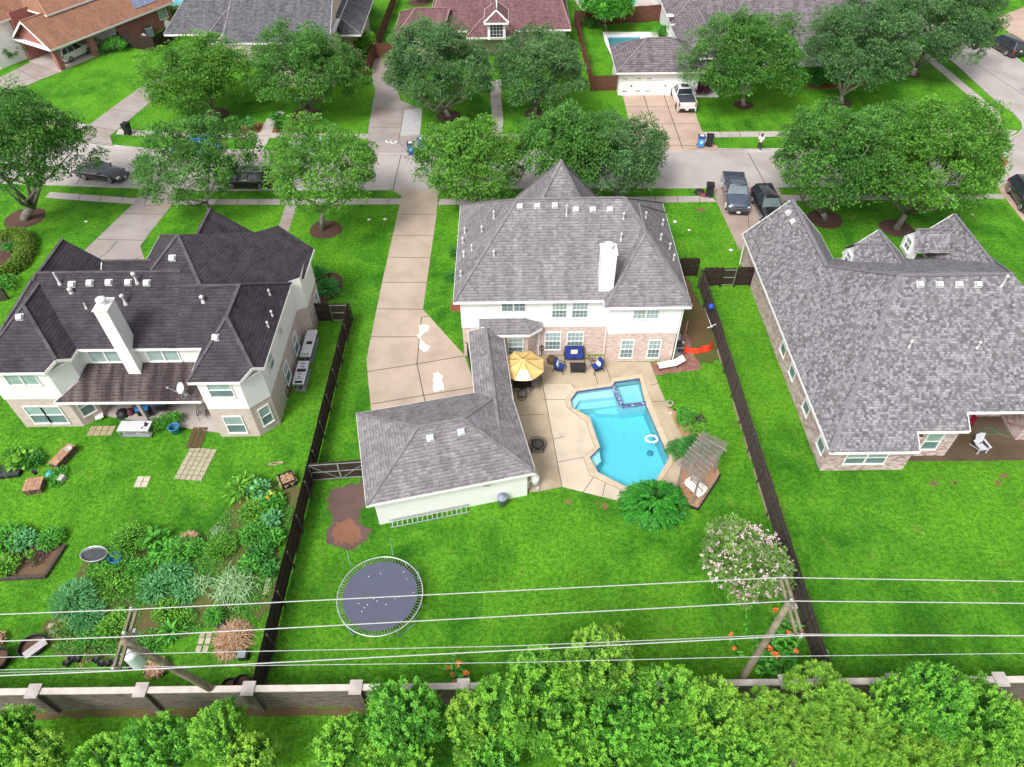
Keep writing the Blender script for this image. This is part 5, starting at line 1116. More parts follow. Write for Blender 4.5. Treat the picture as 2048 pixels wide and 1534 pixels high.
# broad leaved vegetables
def broad(px,label,n,L,W,mat,seed,h=.5,spread=.35,name='leafy_plant',el=(.1,1.2)):
    b=at(*px); rs=np.random.RandomState(seed); t=thing(name,label,'plant',b,world=False); PP=[];DD=[];m=MB()
    for k in range(n):
        a=rs.uniform(0,6.28); q=rs.uniform(0,1)**.6*spread; x,y=q*math.cos(a),q*math.sin(a); z=h*rs.uniform(.35,1.05)*(1-.35*q/spread); e=rs.uniform(*el); PP.append((x,y,z)); DD.append((math.cos(a)*math.cos(e),math.sin(a)*math.cos(e),math.sin(e)))
        if k%4==0: m.tube([(x*.3,y*.3,0),(x,y,z)],.012,4)
    N=len(PP); mk('leaves',[leaf_mesh('c',np.array(PP),np.array(DD),rs.uniform(.7,1.2,N)*L,rs.uniform(.7,1.2,N)*W,rs.rand(N),None,.4,segs=4)],LM[mat],t); m.build('stem',LM['green'],t,uv=False); return t
veg=[((488,985),'tall pointed leaf plant at the far corner of the garden',170,.42,.13,'lime',.95,.75),((520,985),'blue green broad leaf plant with yellow blooms near the black crate',110,.36,.2,'blue',.8,.5),((545,1010),'leafy squash plant close to the fence below the black crate',130,.3,.18,'green',.55,.6),
((505,1030),'dense bright small leaf bush in the fence side row',420,.13,.07,'lime',.75,.6),((545,1045),'pale green leafy plant leaning on the fence row',110,.28,.14,'blue',.6,.5),((510,1075),'upright bright bush halfway down the fence row',420,.14,.07,'green',.8,.65),((550,1080),'dark leaved plant against the fence row',200,.2,.09,'green',.6,.5),((525,1110),'dark green broad plant near the lower end of the fence row',200,.22,.10,'deep',.7,.6),((500,1135),'broad dark plant above the pale grass clump',150,.24,.11,'green',.55,.5),((545,1140),'leafy plant squeezed between fence and pale grass',130,.2,.1,'deep',.5,.4),
((445,1100),'feathery bright green bush above the pale grass clump',900,.12,.04,'lime',.75,.75),((265,1090),'feathery lime bush standing over the blue tub',1100,.12,.05,'lime',1.1,.95),((312,1085),'banana like broad leaves between the lime bush and the leaf tub',42,.6,.24,'green',.75,.5),((330,1108),'large leaf plant just below the banana like leaves',50,.5,.22,'green',.6,.5),((362,1108),'dense mid green bush below the tub of dry leaves',420,.2,.08,'green',.75,.75),((390,1100),'bushy plant to the right of the dense mid green bush',260,.18,.08,'green',.55,.5),((350,1150),'spreading blue green plant right of the garden path',260,.24,.08,'blue',.5,.75),((318,1178),'large blue green plant beside the pole top',330,.24,.07,'blue',.6,.8),((372,1190),'blue green plant left of the arching grass tuft',200,.2,.07,'blue',.45,.55),
((205,1125),'low spreading plant below the grey stock tank',240,.13,.07,'green',.3,.75),((240,1135),'low vine with tiny yellow flowers by the blue tub',260,.13,.06,'green',.35,.7),((200,1160),'bright low plant on the edge of the garden bed',240,.16,.07,'lime',.35,.7),((230,1180),'dense low green mat in the middle of the garden',300,.14,.07,'lime',.3,.8),((280,1140),'trailing plant by the narrow garden path',220,.15,.08,'green',.4,.6),((152,1205),'large teal feathery bush on the left side of the garden',900,.26,.035,'blue',.8,.95),((178,1235),'lower teal feathery bush next to the large one',520,.24,.035,'blue',.5,.75),
((226,1262),'round bright bean bush left of the crossarm',420,.13,.08,'lime',.65,.65),((240,1232),'lettuce like plant above the round bean bush',60,.24,.16,'lime',.3,.3),((335,1225),'bright leafy bush right of the crossarm',360,.14,.07,'lime',.5,.6),((345,1265),'big tobacco like rosette below the second wire',60,.55,.16,'green',.35,.28),((432,1235),'round bright green bush left of the straw heap',300,.28,.05,'green',.6,.35),((370,1240),'low yellow green plant right of the bright leafy bush',200,.14,.06,'lime',.35,.5),((180,1290),'low leafy weeds above the row of black pots',240,.16,.05,'green',.3,.7),((300,1290),'low weeds beside the transformer',240,.16,.05,'green',.3,.7),((130,1262),'scrubby low plant at the lower left of the garden',200,.14,.05,'myrtle',.25,.6),
((20,1082),'broad feathery squash plant in the left vegetable bed',420,.22,.10,'green',.6,.85),((48,1085),'second squash plant in the left vegetable bed',380,.22,.10,'blue',.55,.6),((105,1082),'bushy green plant at the right end of the left vegetable bed',420,.18,.08,'green',.6,.6),((15,1135),'round bright bush in the near corner of the left vegetable bed',460,.16,.07,'lime',.55,.65),((75,1112),'low purple leaved plants in the left vegetable bed',240,.08,.05,'purple',.12,.6),((60,1110),'small light green seedling clump in the left vegetable bed',70,.14,.08,'lime',.15,.25),((20,1098),'small yellow flowered plants in the left vegetable bed',60,.12,.06,'yellow',.2,.35),
((48,922),'tall round leaved plant cluster beside the dark planter tray',90,.4,.3,'lime',.6,.65),((70,925),'dark bushy plant right of the round leaved cluster',420,.14,.06,'deep',.55,.55),((30,915),'pale round leaves at the left end of the cluster',40,.34,.28,'lime',.6,.35),((118,948),'low green weeds between the two brick stacks',200,.13,.06,'green',.3,.45),((130,918),'small weedy plant on the inner side of the long brick stack',120,.12,.06,'green',.3,.3),((115,965),'leafy weeds beside the square brick stack',150,.12,.06,'green',.3,.35)]
for i,(p,l,n,L,W,mt,h,sp) in enumerate(veg): broad(p,l,int(n*1.5) if L<.35 else int(n*1.2),L*1.08,W*1.1,mt,300+i,h,sp*1.18)
def extra_bloom(parent_label,px,z,n,seed,r=.12):
    c=at(*px,z); rs=np.random.RandomState(seed); k=n; P=rs.normal(0,r,(k,3)); D=rs.normal(size=(k,3))+np.array([0,0,.8])
    for o in bpy.data.objects:
        if o.get('label')==parent_label: P=P+np.array(c-o.location); mk('blossom',[leaf_mesh('c',P,D,np.full(k,.2),np.full(k,.15),rs.rand(k),None)],LM['yellow'],o); break
extra_bloom(veg[1][1],(538,990),.7,10,3)
# foreground shrubs beyond the stone wall
def fore(cx,cy,z,R,rz,seed,label,mat='lime',kind='round',yoff=0):
    c=at(cx,cy,z); rs=np.random.RandomState(seed); base=Vector((c.x,c.y,0)); t=thing('tall_shrub',label,'shrub',base,world=False)
    if kind=='round':
        R*=1.18; n=int(5600*R*R); P,D,L,Wd,T,C=crown_leaves(rs,np.array([0,0,z]),R,rz,int(62*R*R),n,.105,(.12,.30),-.2,leafasp=.62,upbias=1.2,shell=.3)
        # upright shoots
        K=int(60*R); d=rs.normal(size=(K,3)); d/=np.linalg.norm(d,axis=1,keepdims=True); d[:,2]=np.abs(d[:,2]); s0=np.array([0,0,z])+d*np.array([R,R,rz])*.9; q=rs.randint(0,K,K*26); hh=rs.uniform(0,.55,K*26); P2=s0[q]+np.stack([hh*0.15*d[q,0],hh*.15*d[q,1],hh],1)+rs.normal(0,.035,(K*26,3)); D2=rs.normal(size=(K*26,3)); D2[:,2]=np.abs(D2[:,2]); L2=np.full(K*26,.10); T2=np.clip(.50+hh*.9+rs.rand(K*26)*.2,0,1)
        mk('foliage',[leaf_mesh('c',P,D,L,Wd,T*np.clip((np.linalg.norm((P-np.array([0,0,z]))/np.array([R,R,rz]),axis=1)-.45)*1.5,.12,.85),None),leaf_mesh('c',P2,D2,L2,L2*.6,T2,None)],LM[mat],t)  # inner leaves tinted darker to paint shade into the gaps; young tips paler
    else:
        R*=1.15; n_r=int(62*R*R); d=rs.normal(size=(n_r,3)); d/=np.linalg.norm(d,axis=1,keepdims=True); d[:,2]=np.abs(d[:,2]); C=np.array([0,0,z])+d*np.array([R,R,rz])*rs.uniform(.72,1.03,(n_r,1)); K=64; i=np.repeat(np.arange(n_r),K); n=n_r*K
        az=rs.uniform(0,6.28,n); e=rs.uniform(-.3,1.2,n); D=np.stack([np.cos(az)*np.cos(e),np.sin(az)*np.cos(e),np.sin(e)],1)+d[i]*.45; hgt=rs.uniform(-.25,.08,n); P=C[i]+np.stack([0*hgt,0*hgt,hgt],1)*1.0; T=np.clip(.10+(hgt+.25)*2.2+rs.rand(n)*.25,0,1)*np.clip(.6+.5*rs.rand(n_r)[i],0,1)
        mk('foliage',[leaf_mesh('c',P,D,rs.uniform(.17,.30,n),np.full(n,.042),T,None,.25)],LM[mat],t)
    m=MB()
    for k in range(7):
        e=Vector(C[rs.randint(len(C))]); m.tube([(rs.normal()*.1,rs.normal()*.1,0),(e.x*.4,e.y*.4,e.z*.5),e*.95],[.05,.035,.012],6)
    m.build('stem',bark,t,uv=False)
F=[(20,1478,2.6,1.05,1.3,'lime shrub cut off by the left edge of the picture','round'),(90,1520,2.0,.9,1.1,'small lime shrub at the lower left behind the edge shrub','round'),(215,1535,2.2,1.1,1.2,'lime shrub low at the bottom, left of the first wall gap','round'),(320,1500,2.5,1.2,1.4,'rounded yellow green shrub at the bottom left','round'),(440,1468,2.8,.95,1.5,'upright lime shrub with a peaked top at the bottom left','round'),(500,1530,2.0,1.0,1.2,'low lime shrub at the bottom, beneath the peaked one','round'),
(690,1500,2.4,1.1,1.3,'lime shrub forming the left shoulder of the large central clump','round'),(810,1440,3.2,1.4,1.8,'largest bright green rounded shrub in front of the stone wall','round'),(800,1525,2.2,1.3,1.2,'yellow green shrub below the largest rounded one','round'),(945,1452,2.8,1.05,1.5,'green shrub just right of the largest rounded one','round'),(1010,1420,3.4,1.15,1.8,'tall green shrub in front of the middle wall pillar','round'),(985,1525,2.2,1.2,1.2,'shrub at the bottom centre edge','round'),
(1075,1360,3.9,1.05,1.7,'shrub top rising over the wall left of the tallest one','round'),(1195,1330,4.4,1.3,2.0,'tallest shrub, rising well above the stone wall left of the right pole','round'),(1130,1450,3.0,1.4,1.7,'wide shrub below the tallest one','round'),(1240,1440,3.2,1.3,1.7,'green shrub below and right of the tallest one','round'),(1340,1400,3.6,1.1,1.8,'yellow tipped shrub just left of the pole foot','round'),(1420,1425,3.4,1.15,1.8,'shrub directly below the pole foot','round'),(1190,1530,2.0,1.4,1.2,'dark gap shrub at the bottom edge, right of centre','round'),(1360,1510,2.4,1.3,1.4,'shrub at the bottom edge below the pole','round'),(1480,1510,2.6,1.2,1.4,'lime shrub at the bottom edge left of the spiky bushes','round'),
(1630,1392,3.4,1.15,1.6,'slender leaved bush growing over the wall by the right fence end','spiky'),(1530,1440,3.2,1.1,1.6,'slender leaved bush left of the one by the fence end','spiky'),(1680,1440,3.3,1.35,1.7,'slender leaved bush in the middle of the lower right','spiky'),(1600,1510,2.6,1.3,1.4,'spiky leaved bush at the bottom, lower right area','spiky'),(1760,1510,2.6,1.4,1.4,'spiky leaved bush with yellow rosettes at the bottom right','spiky'),(1900,1525,2.4,1.3,1.3,'spiky bush at the bottom right, left of the corner','spiky'),(1860,1400,3.6,1.2,1.8,'fine leaved bright shrub rising before the right wall pillars','round'),(1960,1450,3.2,1.45,1.7,'wide lime shrub in the lower right corner','round'),(2045,1525,2.2,1.1,1.2,'shrub cut off by the lower right corner','round'),(1790,1420,3.2,1.1,1.6,'lime shrub between the slender leaved bush and the fine leaved one','round')]
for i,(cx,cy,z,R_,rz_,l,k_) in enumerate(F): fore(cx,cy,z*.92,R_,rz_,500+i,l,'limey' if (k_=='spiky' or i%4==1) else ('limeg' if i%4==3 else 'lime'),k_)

# ground cover and lawn blades that nobody could count
def inpoly(P,poly):
    x,y=P[:,0],P[:,1]; r=np.zeros(len(P),bool); n=len(poly)
    for i in range(n):
        x0,y0=poly[i][0],poly[i][1]; x1,y1=poly[(i+1)%n][0],poly[(i+1)%n][1]
        c=((y0>y)!=(y1>y)); 
        if y1!=y0: r^=c&(x<(x1-x0)*(y-y0)/(y1-y0)+x0)
    return r
rs=np.random.RandomState(77)
gpoly=PX([(175,1110),(250,1095),(330,1085),(380,1088),(425,1060),(470,1000),(480,960),(520,955),(572,975),(590,960),(600,985),(560,1110),(540,1210),(520,1240),(430,1250),(400,1260),(300,1300),(150,1320),(100,1300),(95,1260),(110,1225),(140,1180),(160,1140)])
N=60000; P=np.stack([rs.uniform(-24,-12.6,N),rs.uniform(13.5,25.5,N),np.full(N,.0)],1); P=P[inpoly(P,gpoly)]; f=np.sin(P[:,0]*2.1+1)+np.sin(P[:,1]*1.7)+np.sin(P[:,0]*.9-P[:,1]*1.3); P=P[f+rs.normal(0,.7,len(P))>-.3]; n=len(P)
P[:,2]=rs.rand(n)**2*.15; D=rs.normal(size=(n,3)); D[:,2]=np.abs(D[:,2])+.3
o=mk('ground_cover',[leaf_mesh('c',P,D,rs.uniform(.07,.18,n),rs.uniform(.03,.07,n),rs.rand(n),None)],LM['green']); tag(o,'low weeds and ground cover filling the left vegetable garden','ground cover',None,'stuff')
block=[gpoly,deck,cop_out,PX([(785,381),(803,392),(794,434),(764,566),(733,719),(737,767),(744,840),(980,840),(950,770),(929,711),(846,619),(873,431),(876,392),(880,379)]),
 PX([(654,985),(690,975),(730,970),(735,985),(715,1018),(740,1065),(715,1092),(680,1092),(652,1080),(662,1040)]),PX([(1333,815),(1402,868),(1440,950),(1394,1019),(1358,968)]),PX([(1301,726),(1352,700),(1366,668),(1404,737),(1312,752)]),PX([(-20,1050),(60,1062),(133,1092),(95,1152),(-20,1160)]),
 PX([(370,897),(424,897),(409,957),(357,957)]),PX([(1365,622),(1392,600),(1428,680),(1440,720),(1352,720)]),
 WL,WC,WR,[tuple(gp(x,y))[:2] for x,y in((.3,.3),(9.4,.3),(9.4,6.7),(.3,6.7))],[(24.3,26.95),(37,26.95),(37,31),(24.3,31)],[(-27.5,30),(-19,30),(-19,33),(-27.5,33)],[(-3,29),(-.0,29),(-.5,37),(-3,37)]]
N=420000; P=np.stack([rs.uniform(-34,36,N),rs.uniform(9.2,46,N),np.zeros(N)],1)
keep=rs.rand(N)<np.clip(1.5-P[:,1]/36,.25,1.0); P=P[keep]
for b_ in block: P=P[~inpoly(P,b_)]
n=len(P); D=rs.normal(size=(n,3)); D[:,2]=np.abs(D[:,2])*.8+.35; cl_=.5+.25*np.sin(P[:,0]*.7+np.sin(P[:,1]*.5)*2)+.25*np.sin(P[:,1]*.6+1.3*np.sin(P[:,0]*.4)); s_=1+.25*P[:,1]/30
LM['blade']=leafm('lawn_blades',(.028,.15,.012),(.145,.39,.05),.3,.6); LM['dryblade']=leafm('dry_lawn_blades',(.16,.22,.04),(.42,.42,.14),.3,.7)
o=mk('lawn_grass',[leaf_mesh('c',P,D,rs.uniform(.06,.13,n)*s_,rs.uniform(.022,.045,n)*s_,np.clip(cl_*.45+rs.rand(n)*.55,0,1),None,.1,segs=1)],[LM['blade'],LM['dryblade']])
dq=np.zeros(n)
for x_,y_,a_,b_,mt_ in DRY: dq=np.maximum(dq,np.exp(-(((P[:,0]-x_)/(a_*1.1))**2+((P[:,1]-y_)/(b_*1.1))**2)))
o.data.polygons.foreach_set('material_index',(dq*.75>rs.rand(n)).astype(np.int32)); tag(o,'short mown lawn blades of the back gardens','grass',None,'stuff')
# ================= VEHICLES =================
def carpaint(name,c,rough=.18,metal=.0):
    n=NM(name,rough,.6,metal); f=n.noise(1.5,2,n.tc.outputs['Object']); n.col(n.ramp(f,[(.3,tuple(x*.92 for x in c)),(.7,c)])); n.b.inputs['Coat Weight'].default_value=.8; n.b.inputs['Coat Roughness'].default_value=.06; return n.m
RIM=plain('alloy',(.45,.46,.48),.3,.5,.7); HL=plain('headlight_glass',(.7,.72,.74),.1,.6); TLt=plain('tail_light_red',(.45,.02,.02),.25,.5); PLT=plain('plate_white',(.75,.75,.75),.5); CHR=plain('chrome',(.6,.61,.63),.2,.6,.9)
def loft(m,stations,mi=0,sm=True):
    rows=[]
    for x,sec in stations:
        full=[(x,y,z) for y,z in sec]+[(x,-y,z) for y,z in reversed(sec[:-1])]
        rows.append(full)
    n=len(rows[0]); vs=[p for r in rows for p in r]; fs=[]
    for i in range(len(rows)-1):
        for k in range(n-1): fs.append((i*n+k,i*n+k+1,(i+1)*n+k+1,(i+1)*n+k))
    fs.append(tuple(range(n-1,-1,-1))); fs.append(tuple((len(rows)-1)*n+k for k in range(n)))
    fs+= [tuple((i*n,(i+1)*n,(i+1)*n+n-1,i*n+n-1)) for i in range(len(rows)-1)]
    m.mesh(vs,fs,mi,sm)
def vehicle(kind,label,paint,loc,rz,group=None,name=None,roofrack=False,sun=False,rimcol=None):
    K={'sedan':dict(L=4.85,W=1.85,H=1.42,belt=.92,hood=.88,wb=2.8,wr=.34,ws=(.75,.05),rs=(-1.35,-2.0),roof=(.0,-1.25),nose=.62,tail=.98),
       'suv':dict(L=4.8,W=1.92,H=1.72,belt=1.08,hood=1.05,wb=2.8,wr=.37,ws=(1.0,.35),rs=(-2.0,-2.28),roof=(.3,-1.95),nose=.78,tail=1.1),
       'van':dict(L=5.1,W=1.98,H=1.76,belt=1.08,hood=1.0,wb=3.0,wr=.35,ws=(1.35,.6),rs=(-2.15,-2.42),roof=(.55,-2.1),nose=.75,tail=1.1),
       'pickup':dict(L=5.6,W=2.0,H=1.86,belt=1.2,hood=1.18,wb=3.5,wr=.42,ws=(1.15,.55),rs=(-.62,-.8),roof=(.5,-.58),nose=.9,tail=1.2)}[kind]
    L,W,H,belt,hood,wb,wr=[K[k] for k in('L','W','H','belt','hood','wb','wr')]; w=W/2; zs=wr*.62
    t=thing(name or kind,label,'pickup truck' if kind=='pickup' else ('suv' if kind=='suv' else ('minivan' if kind=='van' else 'car')),loc,rz,group,world=False)
    f=L/2; m=MB()
    def sec(x,wf,zt,zb=None): 
        zb=zb or zs; return (x,[(w*wf*.93,zb),(w*wf,zb+.18),(w*wf,zt-.22),(w*wf*.965,zt-.06),(w*wf*.86,zt),(w*wf*.4,zt+.025),(0,zt+.03)])
    if kind=='pickup':
        st=[sec(f,.80,K['nose']-.05),sec(f-.08,.9,K['nose']+.1),sec(f-.35,.98,hood-.05),sec(K['ws'][0],1,hood+.02),sec(-.85,1,belt)]
        loft(m,st)
        # load bed: walls and floor
        x0,x1=-.85,-f; z1=belt+.02
        for s in(-1,1): m.box(((x0+x1)/2,s*(w-.06),(z1+zs)/2),(x0-x1,.12,z1-zs))
        m.box((x1+.05,0,(z1+zs)/2+.05),(.10,W-.02,z1-zs-.1)); m.box(((x0+x1)/2,0,.72),(x0-x1,W-.1,.08)); m.box((x0,0,(z1+.7)/2),(.08,W-.1,z1-.7))
    else:
        st=[sec(f,.72,K['nose']-.14),sec(f-.1,.86,K['nose']),sec(f-.45,.98,hood-.08),sec(K['ws'][0],1,belt-.02),sec(0,1,belt),sec(-1.2,1,belt),sec(K['rs'][1]+.15,1,belt+.02),sec(-f+.22,.97,K['tail']-.02),sec(-f+.03,.86,K['tail']-.14),sec(-f,.8,K['tail']-.34)]
        loft(m,st)
    body=m.build('body',paint,t,weld=True)
    # cabin: glass frustum, pillars, roof
    xa,xb=K['ws']; ya,yb=K['rs']; rw=w*.70; bw=w*.93; zb=belt-.02; zr=H-.06; rf,rr=K['roof']
    A=[(xa,bw*.97,zb),(yb,bw*.97,zb)]; B=[(rf,rw,zr),(rr,rw,zr)]
    for s in(-1,1): g=MB(); g.face([(xa,s*bw,zb),(yb,s*bw,zb),(rr,s*rw,zr),(rf,s*rw,zr)][::s]); g.build('side_window',G['carglass'],t)
    g=MB(); g.face([(xa,-bw,zb),(xa,bw,zb),(rf,rw,zr),(rf,-rw,zr)]); g.build('windscreen',G['windscreen'],t)
    g=MB(); g.face([(yb,bw,zb),(yb,-bw,zb),(rr,-rw,zr),(rr,rw,zr)]); g.build('rear_window',G['carglass'],t)
    m=MB(); loft(m,[(rf+.10,[(rw*.96,zr-.03),(rw*.8,zr+.0),(0,zr+.02)]),(rf-.12,[(rw+.03,zr-.02),(rw*.85,zr+.05),(0,zr+.075)]),((rf+rr)/2,[(rw+.03,zr-.02),(rw*.85,zr+.065),(0,zr+.095)]),(rr+.08,[(rw+.03,zr-.02),(rw*.85,zr+.05),(0,zr+.07)]),(rr-.06,[(rw*.96,zr-.03),(rw*.8,zr),(0,zr+.01)])])
    for s in(-1,1):
        m.bar((xa,s*bw,zb),(rf,s*rw,zr),.06,.05); m.bar((yb,s*bw,zb),(rr,s*rw,zr),.09,.05)
        for fx in ((.45,) if kind=='sedan' else ((.4,) if kind=='pickup' else (.36,.68))):
            m.bar((xa+(yb-xa)*(fx+.04),s*(bw+.005),zb),(rf+(rr-rf)*fx,s*(rw+.01),zr),.06,.04)
    ro=m.build('roof',paint,t)
    if roofrack:
        r=MB(); 
        for s in(-1,1): r.bar((rf-.2,s*rw*.85,zr+.12),(rr+.2,s*rw*.85,zr+.12),.04)
        r.build('roof_rail',CHR,ro)
    if sun: r=MB(); r.box((rf-.55,0,zr+.082),(.75,rw*1.15,.02)); r.build('sunroof',G['carglass'],ro)
    for sx in(wb/2,-wb/2):
        for s in(-1,1):
            wm_=MB(); wm_.tube([(sx,s*(w-.24),wr),(sx,s*(w-.01),wr)],[wr,wr],22); wm_.tube([(sx,s*(w-.03),wr),(sx,s*(w+.005),wr)],[wr*.9,wr*.86],22); wo=wm_.build('wheel',G['rubber'],t)
            r=MB(); 
            for k in range(6):
                a=k*math.pi/3; r.bar((sx,s*(w+.012),wr),(sx+wr*.62*math.cos(a),s*(w+.012),wr+wr*.62*math.sin(a)),.07,.02,up=(0,1,0))
            r.tube([(sx+wr*.62*math.cos(a),s*(w+.008),wr+wr*.62*math.sin(a)) for a in np.linspace(0,2*math.pi,19)[:-1]],.028,5,closed=True); r.build('rim',rimcol or RIM,wo)
    for s in(-1,1):
        q=MB(); q.box((f-.16,s*w*.74,K['nose']-.02),(.24,.36,.14),-s*.35); q.build('headlight',HL,t,bevel=.02)
        q=MB()
        if kind in('suv','van','pickup'): q.box((-f+.04,s*w*.88,belt-.22),(.12,.16,.36))
        else: q.box((-f+.1,s*w*.7,K['tail']-.16),(.16,.42,.14),s*.3)
        q.build('tail_light',TLt,t,bevel=.02)
        q=MB(); q.box((xa-.28,s*(w+.09),belt+.06),(.13,.2,.14)); q.build('mirror',paint,t,bevel=.03)
    q=MB(); q.box((f-.0,0,K['nose']-.12),(.08,W*.52,.2)); q.build('grille',G['iron'],t,bevel=.01)
    q=MB(); q.bar((f+.03,-W*.36,K['nose']-.08),(f+.03,W*.36,K['nose']-.08),.05,.05); q.build('grille_bar',CHR,t)
    q=MB(); q.box((f-.03,0,zs+.1),(.16,W*.84,.26)); q.box((-f+.05,0,zs+.14),(.18,W*.84,.3)); 
    q.v=q.v; fb=MB(); fb.box((f-.03,0,zs+.1),(.16,W*.84,.26)); fb.build('bumper',G['iron'] if kind=='pickup' else paint,t,bevel=.04); fb=MB(); fb.box((-f+.05,0,zs+.14),(.18,W*.84,.3)); fb.build('bumper',G['iron'] if kind in('pickup','suv') else paint,t,bevel=.04)
    for sx,zz in((f+.06,zs+.14),(-f-.05,zs+.2 if kind=='pickup' else .85)): q=MB(); q.box((sx,0,zz),(.015,.32,.16)); q.build('licence_plate',PLT,t)
    return t
def park(kind,label,paint,p_front,p_back,**k):
    a=at(*p_front);b=at(*p_back); d=a-b; return vehicle(kind,label,paint,(a+b)/2+Vector((0,0,.012)),math.atan2(d.y,d.x),**k)
blk=carpaint('black_paint',(.018,.018,.022)); char=carpaint('charcoal_paint',(.035,.04,.055)); whi=carpaint('white_car_paint',(.75,.75,.75)); blu=carpaint('blue_paint',(.05,.22,.55)); slate=carpaint('slate_paint',(.06,.075,.11)); sil=carpaint('silver_paint',(.42,.43,.45)); dkb=carpaint('deep_blue_paint',(.02,.05,.22)); red_=carpaint('red_paint',(.35,.03,.02))
G_='vehicles parked in the street and driveways'
park('sedan','shiny black sedan parked at the kerb by the big left oak',blk,(262,361),(155,348),group=G_)
park('suv','light blue car seen through the thin street tree across the road',blu,(350,306),(440,309),group=G_)
park('suv','black suv with roof rails behind the street trees, left of the driveway',blk,(452,369),(548,371),group=G_,roofrack=True)
park('suv','silver car mostly hidden by the bright green street tree',sil,(580,306),(668,309),group=G_)
park('pickup','dark slate pickup facing the camera on the wet brown driveway',slate,(1474,428),(1462,370),group=G_,rimcol=whi)
park('suv','black suv half hidden by leaves beside the slate pickup',blk,(1548,455),(1516,392),group=G_)
park('pickup','white pickup with dark bed cover in front of the white garage',whi,(1356,183),(1372,226),group=G_,sun=True,rimcol=G['rubber'])
park('van','black minivan parked on the side street at the top right',blk,(1980,86),(2033,116),group=G_)
park('suv','black car cut by the right edge of the picture',blk,(2066,432),(2028,378),group=G_)
park('sedan','deep blue car glimpsed through the grove behind the right house',dkb,(1700,366),(1775,366),group=G_)
park('sedan','red car barely visible through the right side of the grove',red_,(1915,332),(1985,331),group=G_)
c=bp(3.6,2.3); vehicle('suv','white suv under the carport of the red brick house',whi,(c.x,c.y,.03),th+math.radians(8),group=G_)
q=MB(); q.box((0,0,0),(1.75,1.72,.06)); q.v=[v for v in q.v]
for o in list(bpy.data.objects):
    if o.get('label','').startswith('white pickup'):
        q=MB(); q.box((-1.83,0,1.22),(1.85,1.8,.05)); 
        for k in range(3): q.box((-1.35-.47*k,0,1.25),(.02,1.75,.012))
        q.build('bed_cover',plain('bed_cover_vinyl',(.05,.055,.07),.3),o,bevel=.01)
# ================= BINS =================
def bin_(px,label,c,rz=0,lid=None,group='wheelie bins put out along the street',z=.02,topmark=False):
    t=thing('wheelie_bin',label,'bin',at(*px,z),rz,group,world=False); t.scale=(1.12,1.12,1.12); b=plain('bin_'+label.split()[0]+str(px[0]),c,.5,var=.08); lm=plain('lid_'+str(px[0]),lid or tuple(x*.8 for x in c),.45,var=.08)
    m=MB(); m.mesh([(-.24,-.26,.08),(.24,-.26,.08),(.24,.24,.08),(-.24,.24,.08),(-.29,-.36,1.0),(.29,-.36,1.0),(.29,.32,1.0),(-.29,.32,1.0)],[(3,2,1,0),(0,1,5,4),(1,2,6,5),(2,3,7,6),(3,0,4,7),(4,5,6,7)]); m.build('body',b,t,bevel=.03)
    m=MB(); m.box((0,-.02,1.04),(.64,.74,.07)); m.box((0,-.02,1.09),(.5,.55,.04)); l=m.build('lid',lm,t,bevel=.03)
    if topmark: m=MB(); m.box((0,0,1.118),(.34,.28,.01)); m.build('lid_sticker',G['white'],l); m=MB(); m.box((0,-.35,.62),(.26,.01,.26),rx=-.11); m.build('side_sticker',plain('sticker_%d'%px[0],tuple(min(1,x*2.2+.15) for x in c)),t)
    m=MB(); m.bar((-.22,.38,.98),(.22,.38,.98),.035); m.build('handle',b,t)
    for s in(-1,1): m=MB(); m.tube([(s*.22,.24,.11),(s*.28,.24,.11)],.11,12); m.build('wheel',G['rubber'],t)
    return t
bin_((258,268),'black wheelie bin standing alone at the left sidewalk',(.02,.02,.022),2.9)
bin_((823,308),'blue wheelie bin nearer the kerb at the maroon house driveway',(.03,.07,.42),.1,topmark=True,lid=(.03,.04,.08)); bin_((843,299),'blue wheelie bin with white lid sticker, further from the kerb',(.03,.07,.42),.1,topmark=True)
bin_((1400,294),'light blue wheelie bin at the foot of the white garage driveway',(.07,.26,.62),-.1,topmark=True,lid=(.03,.05,.12)); bin_((1417,292),'black wheelie bin beside the light blue one',(.025,.025,.028),-.15)
bin_((1417,391),'black wheelie bin by the wet brown driveway with bags at its foot',(.025,.025,.028),3.0)
bin_((1288,178),'dark planter like bin against the white garage door post',(.03,.045,.04),0,group=None)
def blob(name,label,cat,px,r,mat,seed,n=1,z=0,sy=1,sz=.6):
    rs=random.Random(seed); m=MB(); vs=[];fs=[]; N=12;K=7
    for i in range(K+1):
        for k in range(N):
            a=2*math.pi*k/N; p=math.pi/2*(1-i/K); rr=r*(1+rs.uniform(-.12,.12)); vs.append((rr*math.cos(a)*math.cos(p),rr*sy*math.sin(a)*math.cos(p),z+sz*rr*math.sin(p)))
    for i in range(K):
        for k in range(N): fs.append((i*N+k,(i+1)*N+k,(i+1)*N+(k+1)%N,i*N+(k+1)%N))
    m.mesh(vs,fs,0,True); o=m.build(name,mat,None); o.location=at(*px); return tag(o,label,cat)
blob('rubbish_bag','black rubbish bag left of the black bin by the brown driveway','bag',(1399,385),.5,G['black'],1); blob('rubbish_bag','dark red rubbish bag in front of the black bin','bag',(1407,391),.35,plain('red_bag',(.22,.04,.06),.4),2); blob('rubbish_bag','small dark bag at the right foot of the black bin','bag',(1419,393),.3,plain('navy_bag',(.03,.03,.07),.4),3)
blob('valve_cover','tiny white dome on the left front lawn','cover',(172,443),.14,G['white'],4,sz=.3); blob('valve_cover','left of two small white covers left of the long driveway','cover',(738,439),.16,G['white'],5,sz=.15); blob('valve_cover','right of two small white covers left of the long driveway','cover',(770,438),.16,G['white'],6,sz=.15)
